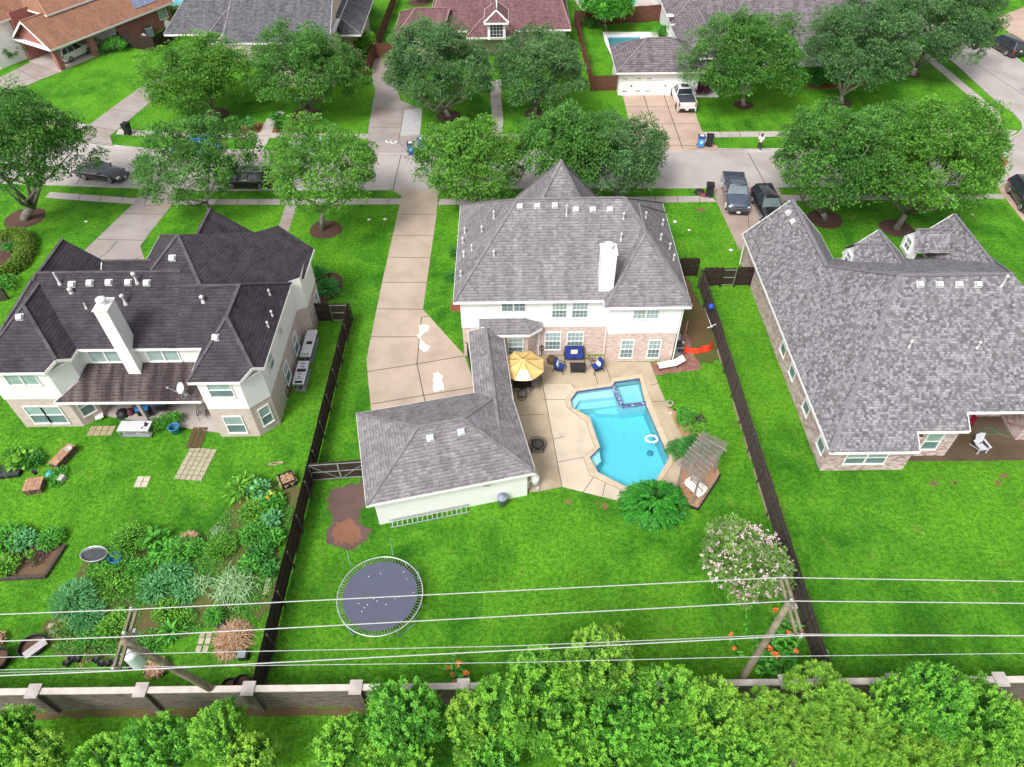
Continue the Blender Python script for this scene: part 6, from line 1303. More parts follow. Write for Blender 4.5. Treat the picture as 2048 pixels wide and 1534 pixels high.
blob('valve_cover','white cover on the strip lawn nearest the central house','cover',(1350,443),.17,G['white'],7,sz=.2); blob('valve_cover','smaller white cover further right on the strip lawn','cover',(1378,460),.12,G['white'],8,sz=.2); blob('valve_cover','pale cover pair by the right house downspout','cover',(1462,500),.17,G['white'],9,sz=.3); blob('valve_cover','pale cover at the right front lawn edge','cover',(1945,429),.17,G['walk'],10,sz=.15)
# person on the verge, one continuous skinned body with clothing
def person(loc,rz,label):
    t=thing('person',label,'person',loc,rz,world=False)
    def skin(name,chains,mat,parent,lv=2):
        bm=bmesh.new(); rad=[]; root=True; vm={}
        for ch in chains:
            prev=None
            for key,p,r in ch:
                if key in vm: v=vm[key]
                else: v=bm.verts.new(p); vm[key]=v; rad.append(r)
                if prev is not None: bm.edges.new((prev,v))
                prev=v
        me=bpy.data.meshes.new(name); bm.to_mesh(me); bm.free(); o=bpy.data.objects.new(name,me); scene.collection.objects.link(o); me.materials.append(mat); o.parent=parent
        sk=o.modifiers.new('s','SKIN'); sk.use_smooth_shade=True
        for i,r in enumerate(rad): me.skin_vertices[0].data[i].radius=r if isinstance(r,tuple) else (r,r)
        me.skin_vertices[0].data[0].use_root=True
        o.modifiers.new('u','SUBSURF').levels=lv; o.modifiers['u'].render_levels=lv; return o
    skinm=plain('skin',(.32,.17,.11),.55,var=.05)
    ch=[[('pel',(0,0,.95),(.15,.11)),('bel',(0,0,1.1),(.14,.10)),('che',(.01,0,1.3),(.17,.11)),('nk',(0,0,1.48),(.055,.055)),('hd1',(.01,0,1.57),(.08,.09)),('hd2',(.02,0,1.67),(.085,.095)),('hd3',(.015,0,1.74),(.05,.06))]]
    for s,k,st in((1,'l',.16),(-1,'r',-.12)):
        ch.append([('pel',0,0),('hip'+k,(0,.09*s,.9),.085),('kn'+k,(st*.7,.10*s,.5),.06),('an'+k,(st-.02,.10*s,.09),.042),('toe'+k,(st+.15,.11*s,.03),.035)])
        hx=.28 if s>0 else .22
        ch.append([('che',0,0),('sh'+k,(0,.19*s,1.4),.055),('el'+k,(.02,.26*s,1.13),.042),('wr'+k,(hx,.20*s,1.05),.03),('pa'+k,(hx+.07,.19*s,1.05),.028)])
        for q in range(4): ch.append([('pa'+k,0,0),('f%d'%q+k,(hx+.115,(.165+.016*q)*s,1.045),.009),('g%d'%q+k,(hx+.145-.004*abs(q-1.5),(.165+.016*q)*s,1.03),.008)])
        ch.append([('wr'+k,0,0),('t'+k,(hx+.04,.155*s,1.06),.01),('tt'+k,(hx+.075,.14*s,1.06),.009)])
    body=skin('body',ch,skinm,t)
    skin('shirt',[[('a',(0,0,.9),(.19,.15)),('b',(0,0,1.1),(.18,.14)),('c',(.01,0,1.32),(.20,.145)),('d',(0,0,1.44),(.12,.09))],[('c',0,0),('e',(0,.2,1.4),.085),('f',(.015,.245,1.2),.075)],[('c',0,0),('g',(0,-.2,1.4),.085),('h',(.015,-.245,1.2),.075)]],G['white'],t)
    skin('trousers',[[('a',(0,0,.96),(.165,.13)),('b',(0,.09,.86),.10),('c',(.11,.10,.5),.08),('d',(.14,.10,.14),.06)],[('a',0,0),('e',(0,-.09,.86),.10),('f',(-.08,-.10,.5),.08),('g',(-.13,-.10,.14),.06)]],plain('dark_trousers',(.03,.03,.04),.8),t)
    m=MB(); m.lathe([(.10,-.10),(.112,-.02),(.105,.06),(.06,.11),(0,.12)],(-.005,0,1.70),14); m.build('hair',plain('dark_hair',(.015,.012,.01),.7),t)
    for s,x in((1,.20),(-1,-.08)): m=MB(); m.box((x,.105*s,.045),(.28,.1,.09)); m.build('shoe',G['white'],t,bevel=.03)
    m=MB(); m.box((.105,.032,1.68),(.012,.02,.01)); m.box((.105,-.032,1.68),(.012,.02,.01)); m.build('eyes',G['black'],t); m=MB(); m.box((.115,0,1.645),(.03,.02,.035)); m.build('nose',skinm,t,bevel=.006); m=MB(); m.box((.108,0,1.61),(.01,.045,.01)); m.build('mouth',plain('lips',(.25,.08,.07)),t)
    return t
person(at(1517,301),math.radians(-100),'person in a loose white shirt and dark trousers at the kerb by the grove')
G['wood_perg']=plain('silvered_pergola_wood',(.26,.23,.21),.9,var=.3,sc=4)
# ================= POOL YARD =================
# patio umbrella
u=at(1046,735); c=at(1046,726,2.35); t=thing('patio_umbrella','faded yellow octagonal patio umbrella over the dining table','umbrella',(c.x,c.y,0)); m=MB(); R8=1.5; N=8
top=Vector((c.x,c.y,2.75)); rim=[Vector((c.x+R8*math.cos(2*math.pi*(k+.5)/N),c.y+R8*math.sin(2*math.pi*(k+.5)/N),2.12)) for k in range(N)]
for k in range(N):
    a,b=rim[k],rim[(k+1)%N]; S=6
    def pt(i,j):
        s=i/S; p=top.lerp(a.lerp(b,j/4),s); p.z-= .10*math.sin(math.pi*s)*.4+ .07*math.sin(math.pi*j/4)*s; return p
    for i in range(S):
        for j in range(4): m.face([pt(i,j),pt(i+1,j),pt(i+1,j+1),pt(i,j+1)],1 if k==5 and i>2 else 0,False)
can=plain('faded_yellow_canvas',(.66,.44,.17),.85,var=.22,sc=1.6); cn=m.build('canopy',[can,plain('bleached_canvas',(.78,.66,.46),.85,var=.1)],t)
m=MB(); 
for k in range(N): m.bar(top-Vector((0,0,.03)),rim[k]-Vector((0,0,.02)),.02)
m.build('rib',G['iron'],cn); m=MB(); m.lathe([(.03,0),(.03,2.8),(.05,2.82),(0,2.88)],(c.x,c.y,0),10); m.build('pole',G['iron'],t); m=MB(); m.lathe([(0,0),(.28,0),(.28,.05),(.08,.1),(.05,.3),(0,.3)],(c.x,c.y,.015),16); m.build('base',G['iron'],t)
# dining set
tc_=at(1043,764,.72); tb=thing('dining_table','black glass patio dining table under the yellow umbrella','table',(tc_.x,tc_.y+.55,.015),.05,world=False)
m=MB(); m.box((0,0,.71),(1.25,2.1,.03)); m.build('table_top',plain('black_glass',(.015,.013,.012),.15),tb,bevel=.03); 
m=MB(); m.tube([(-.62,-1.04,.70),(.62,-1.04,.70),(.62,1.04,.70),(-.62,1.04,.70)],.02,6,closed=True); m.build('table_frame',G['iron'],tb)
for sx in(-1,1):
    for sy in(-1,1): m=MB(); m.tube([(sx*.5,sy*.85,.7),(sx*.52,sy*.88,.35),(sx*.58,sy*.95,0)],.025,6); m.build('leg',G['iron'],tb)
mesh_=plain('sling_mesh',(.22,.20,.18),.8); 
def dchair(loc,rz,label,swivel=False,proto={}):
    key=swivel
    if key in proto: return dup(proto[key],loc,rz,label,'chairs of the patio dining set')
    t=thing('patio_chair',label,'chair',loc,rz,'chairs of the patio dining set',world=False)
    m=MB(); m.box((0,0,.44),(.5,.5,.03)); m.build('seat',mesh_,t,bevel=.01); m=MB(); m.box((-.30,0,.75),(.03,.46,.5),ry=-.18); m.build('backrest',mesh_,t,bevel=.01)
    m=MB(); 
    for s in(-1,1): m.tube([(.27,s*.27,.44),(-.24,s*.27,.44),(-.36,s*.25,1.0),(-.38,0,1.06)],.016,6)
    m.build('back_frame',G['iron'],t)
    for s in(-1,1): m=MB(); m.tube([(-.3,s*.28,.68),(0,s*.3,.68),(.22,s*.29,.64),(.26,s*.28,.44)],.018,6); m.build('armrest',G['iron'],t)
    if swivel:
        m=MB(); m.tube([(0,0,.42),(0,0,.06)],.03,8); m.build('post',G['iron'],t); m=MB(); m.tube([(.3*math.cos(a),.3*math.sin(a),.03) for a in np.linspace(0,6.28,20)[:-1]],.018,6,closed=True)
        for k in range(4): m.bar((0,0,.04),(.3*math.cos(k*math.pi/2),.3*math.sin(k*math.pi/2),.03),.025)
        m.build('swivel_base',G['iron'],t)
    else:
        for sx in(-1,1):
            for s in(-1,1): m=MB(); m.tube([(sx*.22,s*.26,.43),(sx*.27,s*.28,0)],.016,6); m.build('leg',G['iron'],t)
    proto[key]=t; return t
T0=tb.location
dchair((T0.x+.95,T0.y+.35,.015),math.pi,'patio dining chair on the pool side, further from the camera'); dchair((T0.x+.98,T0.y-.45,.015),math.pi+.1,'patio dining chair on the pool side, nearer the camera')
dchair((T0.x-.95,T0.y+.35,.015),0,'patio dining chair on the covered walk side, further from the camera'); dchair((T0.x-.95,T0.y-.5,.015),0.05,'patio dining chair on the covered walk side, nearer the camera')
dchair((T0.x+.02,T0.y-1.35,.015),math.pi/2,'swivel patio chair with ring base at the near end of the dining table',True); dchair((T0.x,T0.y+1.4,.015),-math.pi/2,'swivel patio chair at the far end, beneath the umbrella',True)
# blue cushioned set
navy=plain('navy_cushion',(.018,.04,.20),.85,var=.2); flor=plain('pale_blue_pillow',(.45,.55,.68),.85,var=.35,sc=14); cream=plain('cream_pillow',(.60,.54,.40),.85)
def lounge(loc,rz,W,label,name,cat,pill):
    t=thing(name,label,cat,loc,rz,world=False); n=2 if W>1 else 1
    for k in range(n):
        y=(k-(n-1)/2)*W/n; m=MB(); m.box((.05,y,.42),(.58,W/n-.03,.16)); m.build('seat_cushion',navy,t,bevel=.05); m=MB(); m.box((-.26,y,.72),(.15,W/n-.03,.55),ry=-.2); m.build('back_cushion',navy,t,bevel=.05)
    for s in(-1,1):
        y=s*(W/2+.04); m=MB(); m.tube([(-.32,y,.62),(0,y,.66),(.32,y,.62),(.36,y,.34),(.42,y,0)],.02,6); m.tube([(-.3,y,.95),(-.3,y,.3),(-.42,y,0)],.02,6); m.build('arm_frame',G['iron'],t)
    m=MB(); m.box((0,0,.32),(.6,W+.06,.03)); m.bar((-.36,-W/2,1.0),(-.36,W/2,1.0),.03); m.build('frame',G['iron'],t)
    m=MB(); m.box((-.12,0,.64),(.12,.42 if n==1 else .5,.32),ry=-.35,rz=0 if n==2 else .2); p=m.build('pillow',pill,t,bevel=.04); return t
lp=at(1148,722); lounge((lp.x,lp.y+.15,.015),-math.pi/2,1.35,'navy cushioned two seat garden sofa with a cream pillow against the brick wall','garden_sofa','sofa',cream)
p=at(1118,741); lounge((p.x,p.y,.015),math.radians(-22),.62,'navy cushioned armchair left of the black coffee table','armchair','armchair',flor); p=at(1193,741); lounge((p.x,p.y,.015),math.radians(204),.62,'navy cushioned armchair right of the black coffee table','armchair','armchair',flor)
p=at(1155,741); t=thing('coffee_table','black rectangular patio coffee table between the navy armchairs','table',(p.x,p.y,.015),-.03,world=False); m=MB(); m.box((0,0,.45),(1.1,.68,.04)); m.build('table_top',G['iron'],t,bevel=.01)
m=MB(); m.box((0,0,.25),(1.0,.58,.36)); m.build('apron',G['iron'],t,bevel=.01)
for sx in(-1,1):
    for sy in(-1,1): m=MB(); m.box((sx*.48,sy*.28,.22),(.05,.05,.43)); m.build('leg',G['iron'],t)
def wirering(px,R_,h,label,name,cat,mat='iron',spokes=5):
    p=at(*px,.015); t=thing(name,label,cat,p,world=True); o=Vector(p); m=MB(); m.tube([o+Vector((R_*math.cos(a),R_*math.sin(a),h)) for a in np.linspace(0,6.28,22)[:-1]],.018,6,closed=True)
    for k in range(spokes): a=2*math.pi*k/spokes; m.bar(o+Vector((0,0,h)),o+Vector((R_*math.cos(a),R_*math.sin(a),h)),.022)
    m.build('top_ring',G[mat],t)
    for k in range(3): a=2*math.pi*k/3+.4; m=MB(); m.tube([o+Vector((.05*math.cos(a),.05*math.sin(a),h)),o+Vector((R_*.5*math.cos(a),R_*.5*math.sin(a),h*.5)),o+Vector((R_*.9*math.cos(a),R_*.9*math.sin(a),0))],.018,6); m.build('leg',G[mat],t)
    return t
wirering((1183,726),.27,.5,'round wrought iron side table between the sofa and the right armchair','side_table','table')
p=at(1174,718,.0); m=MB(); m.lathe([(.05,0),(.11,.12),(.14,.28),(.1,.3),(0,.3)],p,12); single(m,'plant_pot',plain('moss_pot',(.25,.28,.14),.8),'small mossy pot beside the round iron side table','pot')
blob('fern_basket','dark brown wicker basket shape behind the left navy armchair','basket',(1104,722),.42,plain('wicker',(.10,.055,.03),.9,var=.5,sc=14),12,sz=1)
p=at(1083,712); t=thing('garden_hose_stand','dark hose stand by the bay wall corner behind the umbrella','stand',p); m=MB(); m.bar(p,p+Vector((0,0,1.1)),.05); m.build('post',G['iron'],t); m=MB(); m.lathe([(.18,0),(.2,.05),(.18,.1)],p+Vector((0,-.1,.8)),14); m.build('reel',G['black'],t)
# fire pit
p=at(1075,897); t=thing('fire_pit','black round fire pit table on the deck beside the garage','fire pit',(p.x,p.y,.015)); o=Vector((p.x,p.y,.015)); m=MB(); m.lathe([(.05,.2),(.3,.25),(.38,.5),(.34,.5),(.28,.32),(0,.28)],o,24); m.build('bowl',G['iron'],t)
m=MB(); 
for rr in(.40,.58): m.tube([o+Vector((rr*math.cos(a),rr*math.sin(a),.5)) for a in np.linspace(0,6.28,30)[:-1]],.02,6,closed=True)
for k in range(16): a=2*math.pi*k/16; m.bar(o+Vector((.4*math.cos(a),.4*math.sin(a),.5)),o+Vector((.58*math.cos(a),.58*math.sin(a),.5)),.025)
m.build('rim',G['iron'],t); m=MB(); m.lathe([(.36,.0),(.3,.08),(.15,.15),(0,.17)],o+Vector((0,0,.5)),20); 
for k in range(8): a=2*math.pi*k/8; m.bar(o+Vector((0,0,.68)),o+Vector((.36*math.cos(a),.36*math.sin(a),.52)),.012)
m.build('spark_screen',plain('mesh_screen',(.06,.055,.055),.7),t)
for k in range(4): a=math.pi/4+k*math.pi/2; m=MB(); m.tube([o+Vector((.5*math.cos(a),.5*math.sin(a),.5)),o+Vector((.52*math.cos(a),.52*math.sin(a),0))],.025,6); m.build('leg',G['iron'],t)
m=MB(); m.tube([o+Vector((.45*math.cos(a),.45*math.sin(a),.12)) for a in np.linspace(0,6.28,24)[:-1]],.018,6,closed=True); m.build('lower_ring',G['iron'],t)
# white lounger, grill, safety mesh
p=at(1340,734); t=thing('sun_lounger','white sun lounger on the brick rubble at the house corner','lounger',(p.x,p.y,.02),math.radians(12),world=False)
m=MB(); m.box((-.3,0,.34),(1.25,.58,.04)); m.build('seat',G['white'],t,bevel=.01); m=MB(); m.box((.62,0,.52),(.75,.58,.04),ry=-.52); m.build('backrest',G['white'],t,bevel=.01)
for x in(-.85,.45):
    for s in(-1,1): m=MB(); m.bar((x,s*.24,0),(x,s*.24,.33),.045); m.build('leg',G['iron'],t)
m=MB(); m.bar((-.9,-.28,.32),(.35,-.28,.32),.04); m.bar((-.9,.28,.32),(.35,.28,.32),.04); m.build('frame',G['greymetal'],t)
p=at(1356,705); t=thing('gas_grill','silver gas grill with black lid against the house side wall','grill',(p.x-.1,p.y,0),math.radians(92),world=False); m=MB(); m.box((0,0,.45),(1.0,.5,.8)); m.build('cabinet',G['steel'],t,bevel=.02); m=MB(); m.box((-.12,0,.98),(.6,.5,.28)); m.build('lid',G['iron'],t,bevel=.1)
for s in(-1,1): m=MB(); m.box((s*.68,0,.86),(.36,.45,.03)); m.build('side_shelf',G['steel'] if s>0 else G['black'],t,bevel=.01)
p=at(1353,684); t=thing('pool_pump','grey pool filter and pump beside the house wall','pump',p); m=MB(); m.lathe([(.25,0),(.28,.1),(.28,.6),(.2,.78),(0,.84)],p,18); m.build('tank',G['greymetal'],t); m=MB(); m.tube([p+Vector((.5,-.3,.2)),p+Vector((.1,-.1,.25)),p+Vector((0,.4,.3)),p+Vector((0,.5,.9))],.05,8); m.build('pipe',G['white'],t); m=MB(); m.tube([p+Vector((-.2,-.45,.2)),p+Vector((.35,-.45,.2))],.14,12); m.build('motor',G['white2'],t)
p=at(1369,672); m=MB(); m.box((p.x,p.y,.75),(.09,.09,1.5)); single(m,'timber_post',G['wood_post'],'pale upright timber post beside the pool pump','post')
a=at(1368,704,.0); b=at(1424,700,.0); m=MB(); P=[]; K=24
for i in range(K): s=i/(K-1); q=a.lerp(b,s); q.y+=-.25*math.sin(math.pi*s)-.05*math.sin(s*17); P.append((q,.35+.55*abs(s-.25)+.05*math.sin(s*23)))
for i in range(K-1):
    for j in range(5):
        (p0,h0),(p1,h1)=P[i],P[i+1]; z0,z1=j/5,(j+1)/5; m.face([p0+Vector((0,.12*z0,h0*z0)),p1+Vector((0,.12*z0,h1*z0)),p1+Vector((0,.12*z1,h1*z1)),p0+Vector((0,.12*z1,h0*z1))])
single(m,'safety_mesh',plain('red_orange_mesh',(.75,.05,.02),.6,var=.25,sc=9),'bright red orange plastic mesh fence sagging between the house and right fence','safety mesh')
# pool things
p=at(1303,878,-.09); t=thing('hose_coil','coil of white pool hose floating on the water','hose',p); m=MB(); m.tube([p+Vector(((.30+.012*k%.12+.05*math.sin(k*.9))*math.cos(k*.42),(.30+.05*math.sin(k*.9))*math.sin(k*.42),.01*(k%5))) for k in range(60)],.028,6); m.build('hose',G['white'],t)
p=at(1300,907,-1.2); t=thing('pool_cleaner','small grey cleaner resting on the pool floor','pool cleaner',p); m=MB(); m.lathe([(.22,0),(.2,.1),(.08,.16),(0,.2)],p,14); m.build('body',plain('cleaner_body',(.12,.3,.38),.5),t)
p=at(1338,812); t=thing('plant_pot','round stone pot with a small plant at the deck corner','pot',p); m=MB(); m.lathe([(.14,0),(.2,.05),(.26,.28),(.27,.34),(.22,.34),(.2,.28),(0,.28)],p,16); m.build('pot',G['walk'],t); rs=np.random.RandomState(4); n=80; D=rs.normal(size=(n,3))+np.array([0,0,1.2]); mk('leaves',[leaf_mesh('c',np.tile([0,0,.3],(n,1))+rs.normal(0,.06,(n,3)),D,np.full(n,.18),np.full(n,.05),rs.rand(n),None)],LM['lime'],t)
blob('garden_stone','pale round stone in the poolside bed below the pot','stone',(1342,826),.16,G['walk'],31,sz=.8)
# pergola: near vertical posts, beams and rafters
pg=thing('pergola','weathered wooden pergola with slatted roof over the stone bed','pergola',at(1400,940)); z=2.5
c0=at(1363,1020*0+944,z); A=at(1362,930,z);B=at(1402,968,z);C=at(1449,895,z);D=at(1404,872,z)
A=at(1362,928,z);B=at(1398,964,z);C=at(1450,893,z);D=at(1405,872,z)
dx=(B-A); dy=(D-A); 
for i in range(15):
    s=-.04+1.08*i/14; m=MB(); p0=A.lerp(B,s)-dy.normalized()*.25; p1=D.lerp(C,s)+dy.normalized()*.25; m.bar(p0+Vector((0,0,.12)),p1+Vector((0,0,.12)),.04,.12); m.build('rafter',G['wood_perg'],pg)
for s in(.05,.5,.95): m=MB(); p0=A.lerp(D,s)-dx.normalized()*.25; p1=B.lerp(C,s)+dx.normalized()*.25; m.bar(p0,p1,.05,.14); m.build('beam',G['wood_perg'],pg)
for s in np.linspace(.1,.9,8): m=MB(); p0=A.lerp(D,s)-dx.normalized()*.2; p1=B.lerp(C,s)+dx.normalized()*.2; m.bar(p0+Vector((0,0,.2)),p1+Vector((0,0,.2)),.03,.03); m.build('purlin',G['wood_perg'],pg)
for q in(A.lerp(C,.06),B.lerp(D,.06),C.lerp(A,.06),D.lerp(B,.06)): m=MB(); m.bar(Vector((q.x,q.y,0)),q,.1); m.build('post',G['wood_perg'],pg)
sw=A.lerp(B,.66)+dy*.22; ang=math.atan2(dx.y,dx.x)
t=thing('porch_swing','white slatted swing seat hanging under the pergola','swing',(sw.x,sw.y,0),ang,world=False)
for k in range(4): m=MB(); m.box((0,.02+.13*k,.45),(1.3,.10,.025)); m.build('seat_slat',G['white'],t)
for k in range(3): m=MB(); m.box((0,.52+.03*k,.58+.15*k),(1.3,.025,.11)); m.build('back_slat',G['white'],t)
for s in(-1,1):
    m=MB(); m.bar((s*.62,0,.66),(s*.62,.5,.68),.06,.03); m.build('armrest',G['white'],t); m=MB(); m.tube([(s*.62,.05,.45),(s*.62,.25,2.4)],.01,5); m.build('chain',G['steel'],t)
p=at(1379,980); t=thing('folding_chair','small white slatted folding chair in the stone bed in front of the pergola','chair',(p.x,p.y,.02),ang+.1,world=False)
for k in range(2): m=MB(); m.box((0,-.1+.26*k,.42),(.5,.22,.02)); m.build('seat_slat',G['white'],t)
for s in(-1,1): m=MB(); m.bar((s*.24,-.2,0),(s*.24,.25,.45),.03); m.bar((s*.24,.25,0),(s*.24,-.15,.45),.03); m.bar((s*.24,.22,.42),(s*.24,.36,.8),.03); m.build('leg_frame',G['iron'],t)
m=MB(); m.box((0,.33,.72),(.5,.02,.12)); m.build('back_slat',G['wood_post'],t)
# grey rubbish bin, ladder, east corner things
p=at(1005,1008); t=thing('rubbish_bin','round blue grey plastic bin beside the garage wall','bin',p); m=MB(); m.lathe([(0,0),(.24,0),(.3,.7),(.32,.72),(.3,.76)],p,18); m.build('body',plain('bluegrey_plastic',(.20,.25,.33),.5),t); m=MB(); m.lathe([(.32,.74),(.3,.8),(.12,.84),(.12,.88),(0,.88)],p,18); m.build('lid',plain('bluegrey_lid',(.24,.29,.37),.5),t)
p=at(1070,975); t=thing('water_softener','white round tank behind the garage corner','tank',p); m=MB(); m.lathe([(0,0),(.26,0),(.27,.6),(.22,.74),(.0,.8)],p+Vector((0,.1,.3)),16); m.build('tank',G['white2'],t); m=MB(); m.tube([p+Vector((-.4,-.2,0)),p+Vector((-.4,-.2,.8)),p+Vector((-.2,0,.9))],.03,6); m.tube([p+Vector((.15,-.3,0)),p+Vector((.15,-.3,.5))],.04,6); m.build('pipe',G['white'],t)
a=at(798,1045,.05); b=at(958,1016,.05); a2=gp(1.15,.08); d=(gp(1,0)-gp(0,0)).normalized(); 
t=thing('ladder','long silver extension ladder lying on its side along the garage wall','ladder',(a.x,a.y,0)); n_=Vector((d.y,-d.x,0)); 
A0=gp(1.0,.30,.42); B0=gp(5.7,.30,.42); A1=gp(1.0,.02,.06); B1=gp(5.7,.02,.06)
for q0,q1 in((A0,B0),(A1,B1)): m=MB(); m.bar(q0,q1,.035,.08); m.build('rail',G['steel'],t)
for k in range(16): s=(k+.5)/16; m=MB(); m.bar(A0.lerp(B0,s),A1.lerp(B1,s),.05,.04); m.build('rung',G['steel'],t)
# black iron fence between garage walk and driveway
a=at(934,706); b=at(952,786); t=thing('iron_fence','black iron picket fence between the driveway and the covered walk','fence',(a+b)/2); m=MB(); 
for k in range(26): q=a.lerp(b,k/25); m.bar(q,q+Vector((0,0,1.4)),.03)
m.build('pickets',G['iron'],t); m=MB(); m.bar(a+Vector((0,0,1.3)),b+Vector((0,0,1.3)),.05); m.build('rail',G['iron'],t); m=MB(); m.bar(a+Vector((0,0,.2)),b+Vector((0,0,.2)),.05); m.build('rail',G['iron'],t)
# pool brush on fence, blue cloth
a=onX(1407,612,15.0); b=at(1424,655,1.0); m=MB(); m.tube([a,a.lerp(b,.5),b],.025,6); m.bar(b+Vector((-.35,-.05,0)),b+Vector((.35,.25,.1)),.05); single(m,'pool_brush',G['white'],'long white pole with cross head leaning on the right fence','pool brush')
blob('blue_ball','bright blue bag on top of the right fence beside the white pole','bag',(1404,615),.22,plain('bright_blue_plastic',(.02,.10,.62),.5),15,sz=1.2)
for o in bpy.data.objects:
    if o.name.startswith('blue_ball'): o.location=(14.85,at(1404,611,1.7).y,1.55)
# trampoline
c=at(760,1190,.9); t=thing('trampoline','large round trampoline with dark mat and exposed springs on the lawn','trampoline',(c.x,c.y,0)); RT=2.27; o=Vector((c.x,c.y,0))
m=MB(); m.tube([o+Vector((RT*math.cos(a),RT*math.sin(a),.9)) for a in np.linspace(0,2*math.pi,61)[:-1]],.032,8,closed=True); m.build('rim',plain('trampoline_rim',(.50,.56,.54),.35,.5,.5),t)
m=MB(); P=[o+Vector((1.98*math.cos(a),1.98*math.sin(a),.88)) for a in np.linspace(0,2*math.pi,61)[:-1]]; m.sheet([[(p.x,p.y) for p in P]],.885)
for k in range(14): rs_=random.Random(k*7+1); r_=1.8*rs_.random()**.5; a=rs_.random()*6.28; m.lathe([(.028,0),(.02,.01),(0,.012)],o+Vector((r_*math.cos(a),r_*math.sin(a),.888)),6,m=1)
m.build('mat',[plain('trampoline_mat',(.085,.092,.135),.45,.4,var=.05),G['white']],t)
m=MB()
for k in range(84): a=2*math.pi*k/84; m.bar(o+Vector((1.97*math.cos(a),1.97*math.sin(a),.885)),o+Vector((2.24*math.cos(a),2.24*math.sin(a),.9)),.022)
sp=m.build('springs',plain('spring_steel',(.35,.36,.33),.4,.5,.6),t)
for k in range(4):
    a=k*math.pi/2+.5; b=a+.5; m=MB(); m.tube([o+Vector((2.2*math.cos(a),2.2*math.sin(a),.88)),o+Vector((2.25*math.cos(a),2.25*math.sin(a),.05)),o+Vector((2.25*math.cos(b),2.25*math.sin(b),.05)),o+Vector((2.2*math.cos(b),2.2*math.sin(b),.88))],.028,7); m.build('leg',plain('teal_steel',(.16,.30,.28),.5) if k==0 else bpy.data.materials['teal_steel'],t)
tl=bpy.data.materials['teal_steel']
for i,((x0,y0),(x1,y1)) in enumerate([((780,1078),(786,1110)),((694,1103),(702,1132))]):
    a=at(x1,y1,.9); b=at(x0,y0,1.0); m=MB(); m.tube([a,b,b+Vector((-.05,.02,.1))],.02,6); m.build('enclosure_pole',tl,t)
for i,((x0,y0),(x1,y1)) in enumerate([((831,1128),(842,1160)),((838,1228),(830,1240)),((778,1266),(782,1276)),((842,1205),(845,1215))]):
    a=at(x0,y0,.4); b=at(x1,y1,.4); m=MB(); m.tube([a,b],.015,6); m.build('loose_pole',tl,t)
# ================= LEFT YARD =================
def metal_cab(px0,px1,label,holes,W=.72,H=.9,zrot=None):
    a=at(*px0,H);b=at(*px1,H); a.z=b.z=0; d=b-a; L=d.length; c=(a+b)/2; t=thing('metal_cabinet',label,'cabinet',c,math.atan2(d.y,d.x),world=False)
    m=MB(); m.box((0,0,H),(L,W,.04)); 
    top=m.build('top',plain('stainless_%d'%px0[0],(.60,.61,.65),.4,.5,.1,var=.1),t,bevel=.005)
    m=MB(); 
    for s in(-1,1): m.box((0,s*(W/2-.03),H-.08),(L,.04,.12))
    for x in(-1,1): m.box((x*(L/2-.03),0,H-.08),(.04,W-.1,.12))
    m.build('apron',G['steel'],t)
    for sx in(-1,1):
        for sy in(-1,1): m=MB(); m.box((sx*(L/2-.04),sy*(W/2-.04),H/2),(.05,.05,H)); m.build('leg',G['steel'],t)
    m=MB(); m.box((0,0,.12),(L-.1,W-.08,.03)); m.build('shelf',G['greymetal'],t)
    m=MB(); m.box((0,0,.45),(L-.2,.02,.6)); m.build('back_panel',G['iron'],t)
    for x,y,w_,h_ in holes:
        m=MB(); m.box((x*L,y*W,H+.022),(w_,h_,.012)); m.build('cutout',G['iron'],t)
    return t
metal_cab((625,660),(610,713),'long metal outdoor kitchen cabinet beside the side wall, further from the camera',[(.0,.05,.32,.4),(.42,-.3,.1,.12),(.42,-.05,.1,.12),(.42,.2,.12,.14)],W=.78)
metal_cab((608,722),(596,768),'metal outdoor kitchen cabinet with many cutouts, nearer the camera',[(-.38,.0,.08,.2),(-.25,.0,.08,.22),(-.08,.0,.3,.6),(.08,-.05,.08,.2),(.2,-.05,.08,.2),(.28,-.3,.08,.1),(.28,.0,.08,.1),(.28,.25,.08,.1),(.42,.0,.22,.5)],W=.8)
t=metal_cab((238,852),(300,852),'grey metal work table standing on the grass at the porch edge',[(.36,.12,.25,.3),(.28,-.2,.12,.12),(.3,.3,.12,.12)],W=.85,H=.75)
blob('folded_tarp','crumpled grey tarp on the shelf under the work table','tarp',(282,866),.3,G['kerb'],61,sz=.7)
p=at(353,865); t=thing('bucket','bright blue plastic bucket on the lawn by the porch','bucket',p); m=MB(); m.lathe([(0,0.02),(.24,0.02),(.33,.6),(.36,.6),(.36,.56),(.35,.56)],p,20); m.lathe([(.0,.25),(.27,.25),(.315,.59)],p,20,m=1); m.build('body',[plain('bright_blue_bucket',(.06,.32,.62),.45),plain('bucket_inside',(.03,.12,.25),.6)],t)
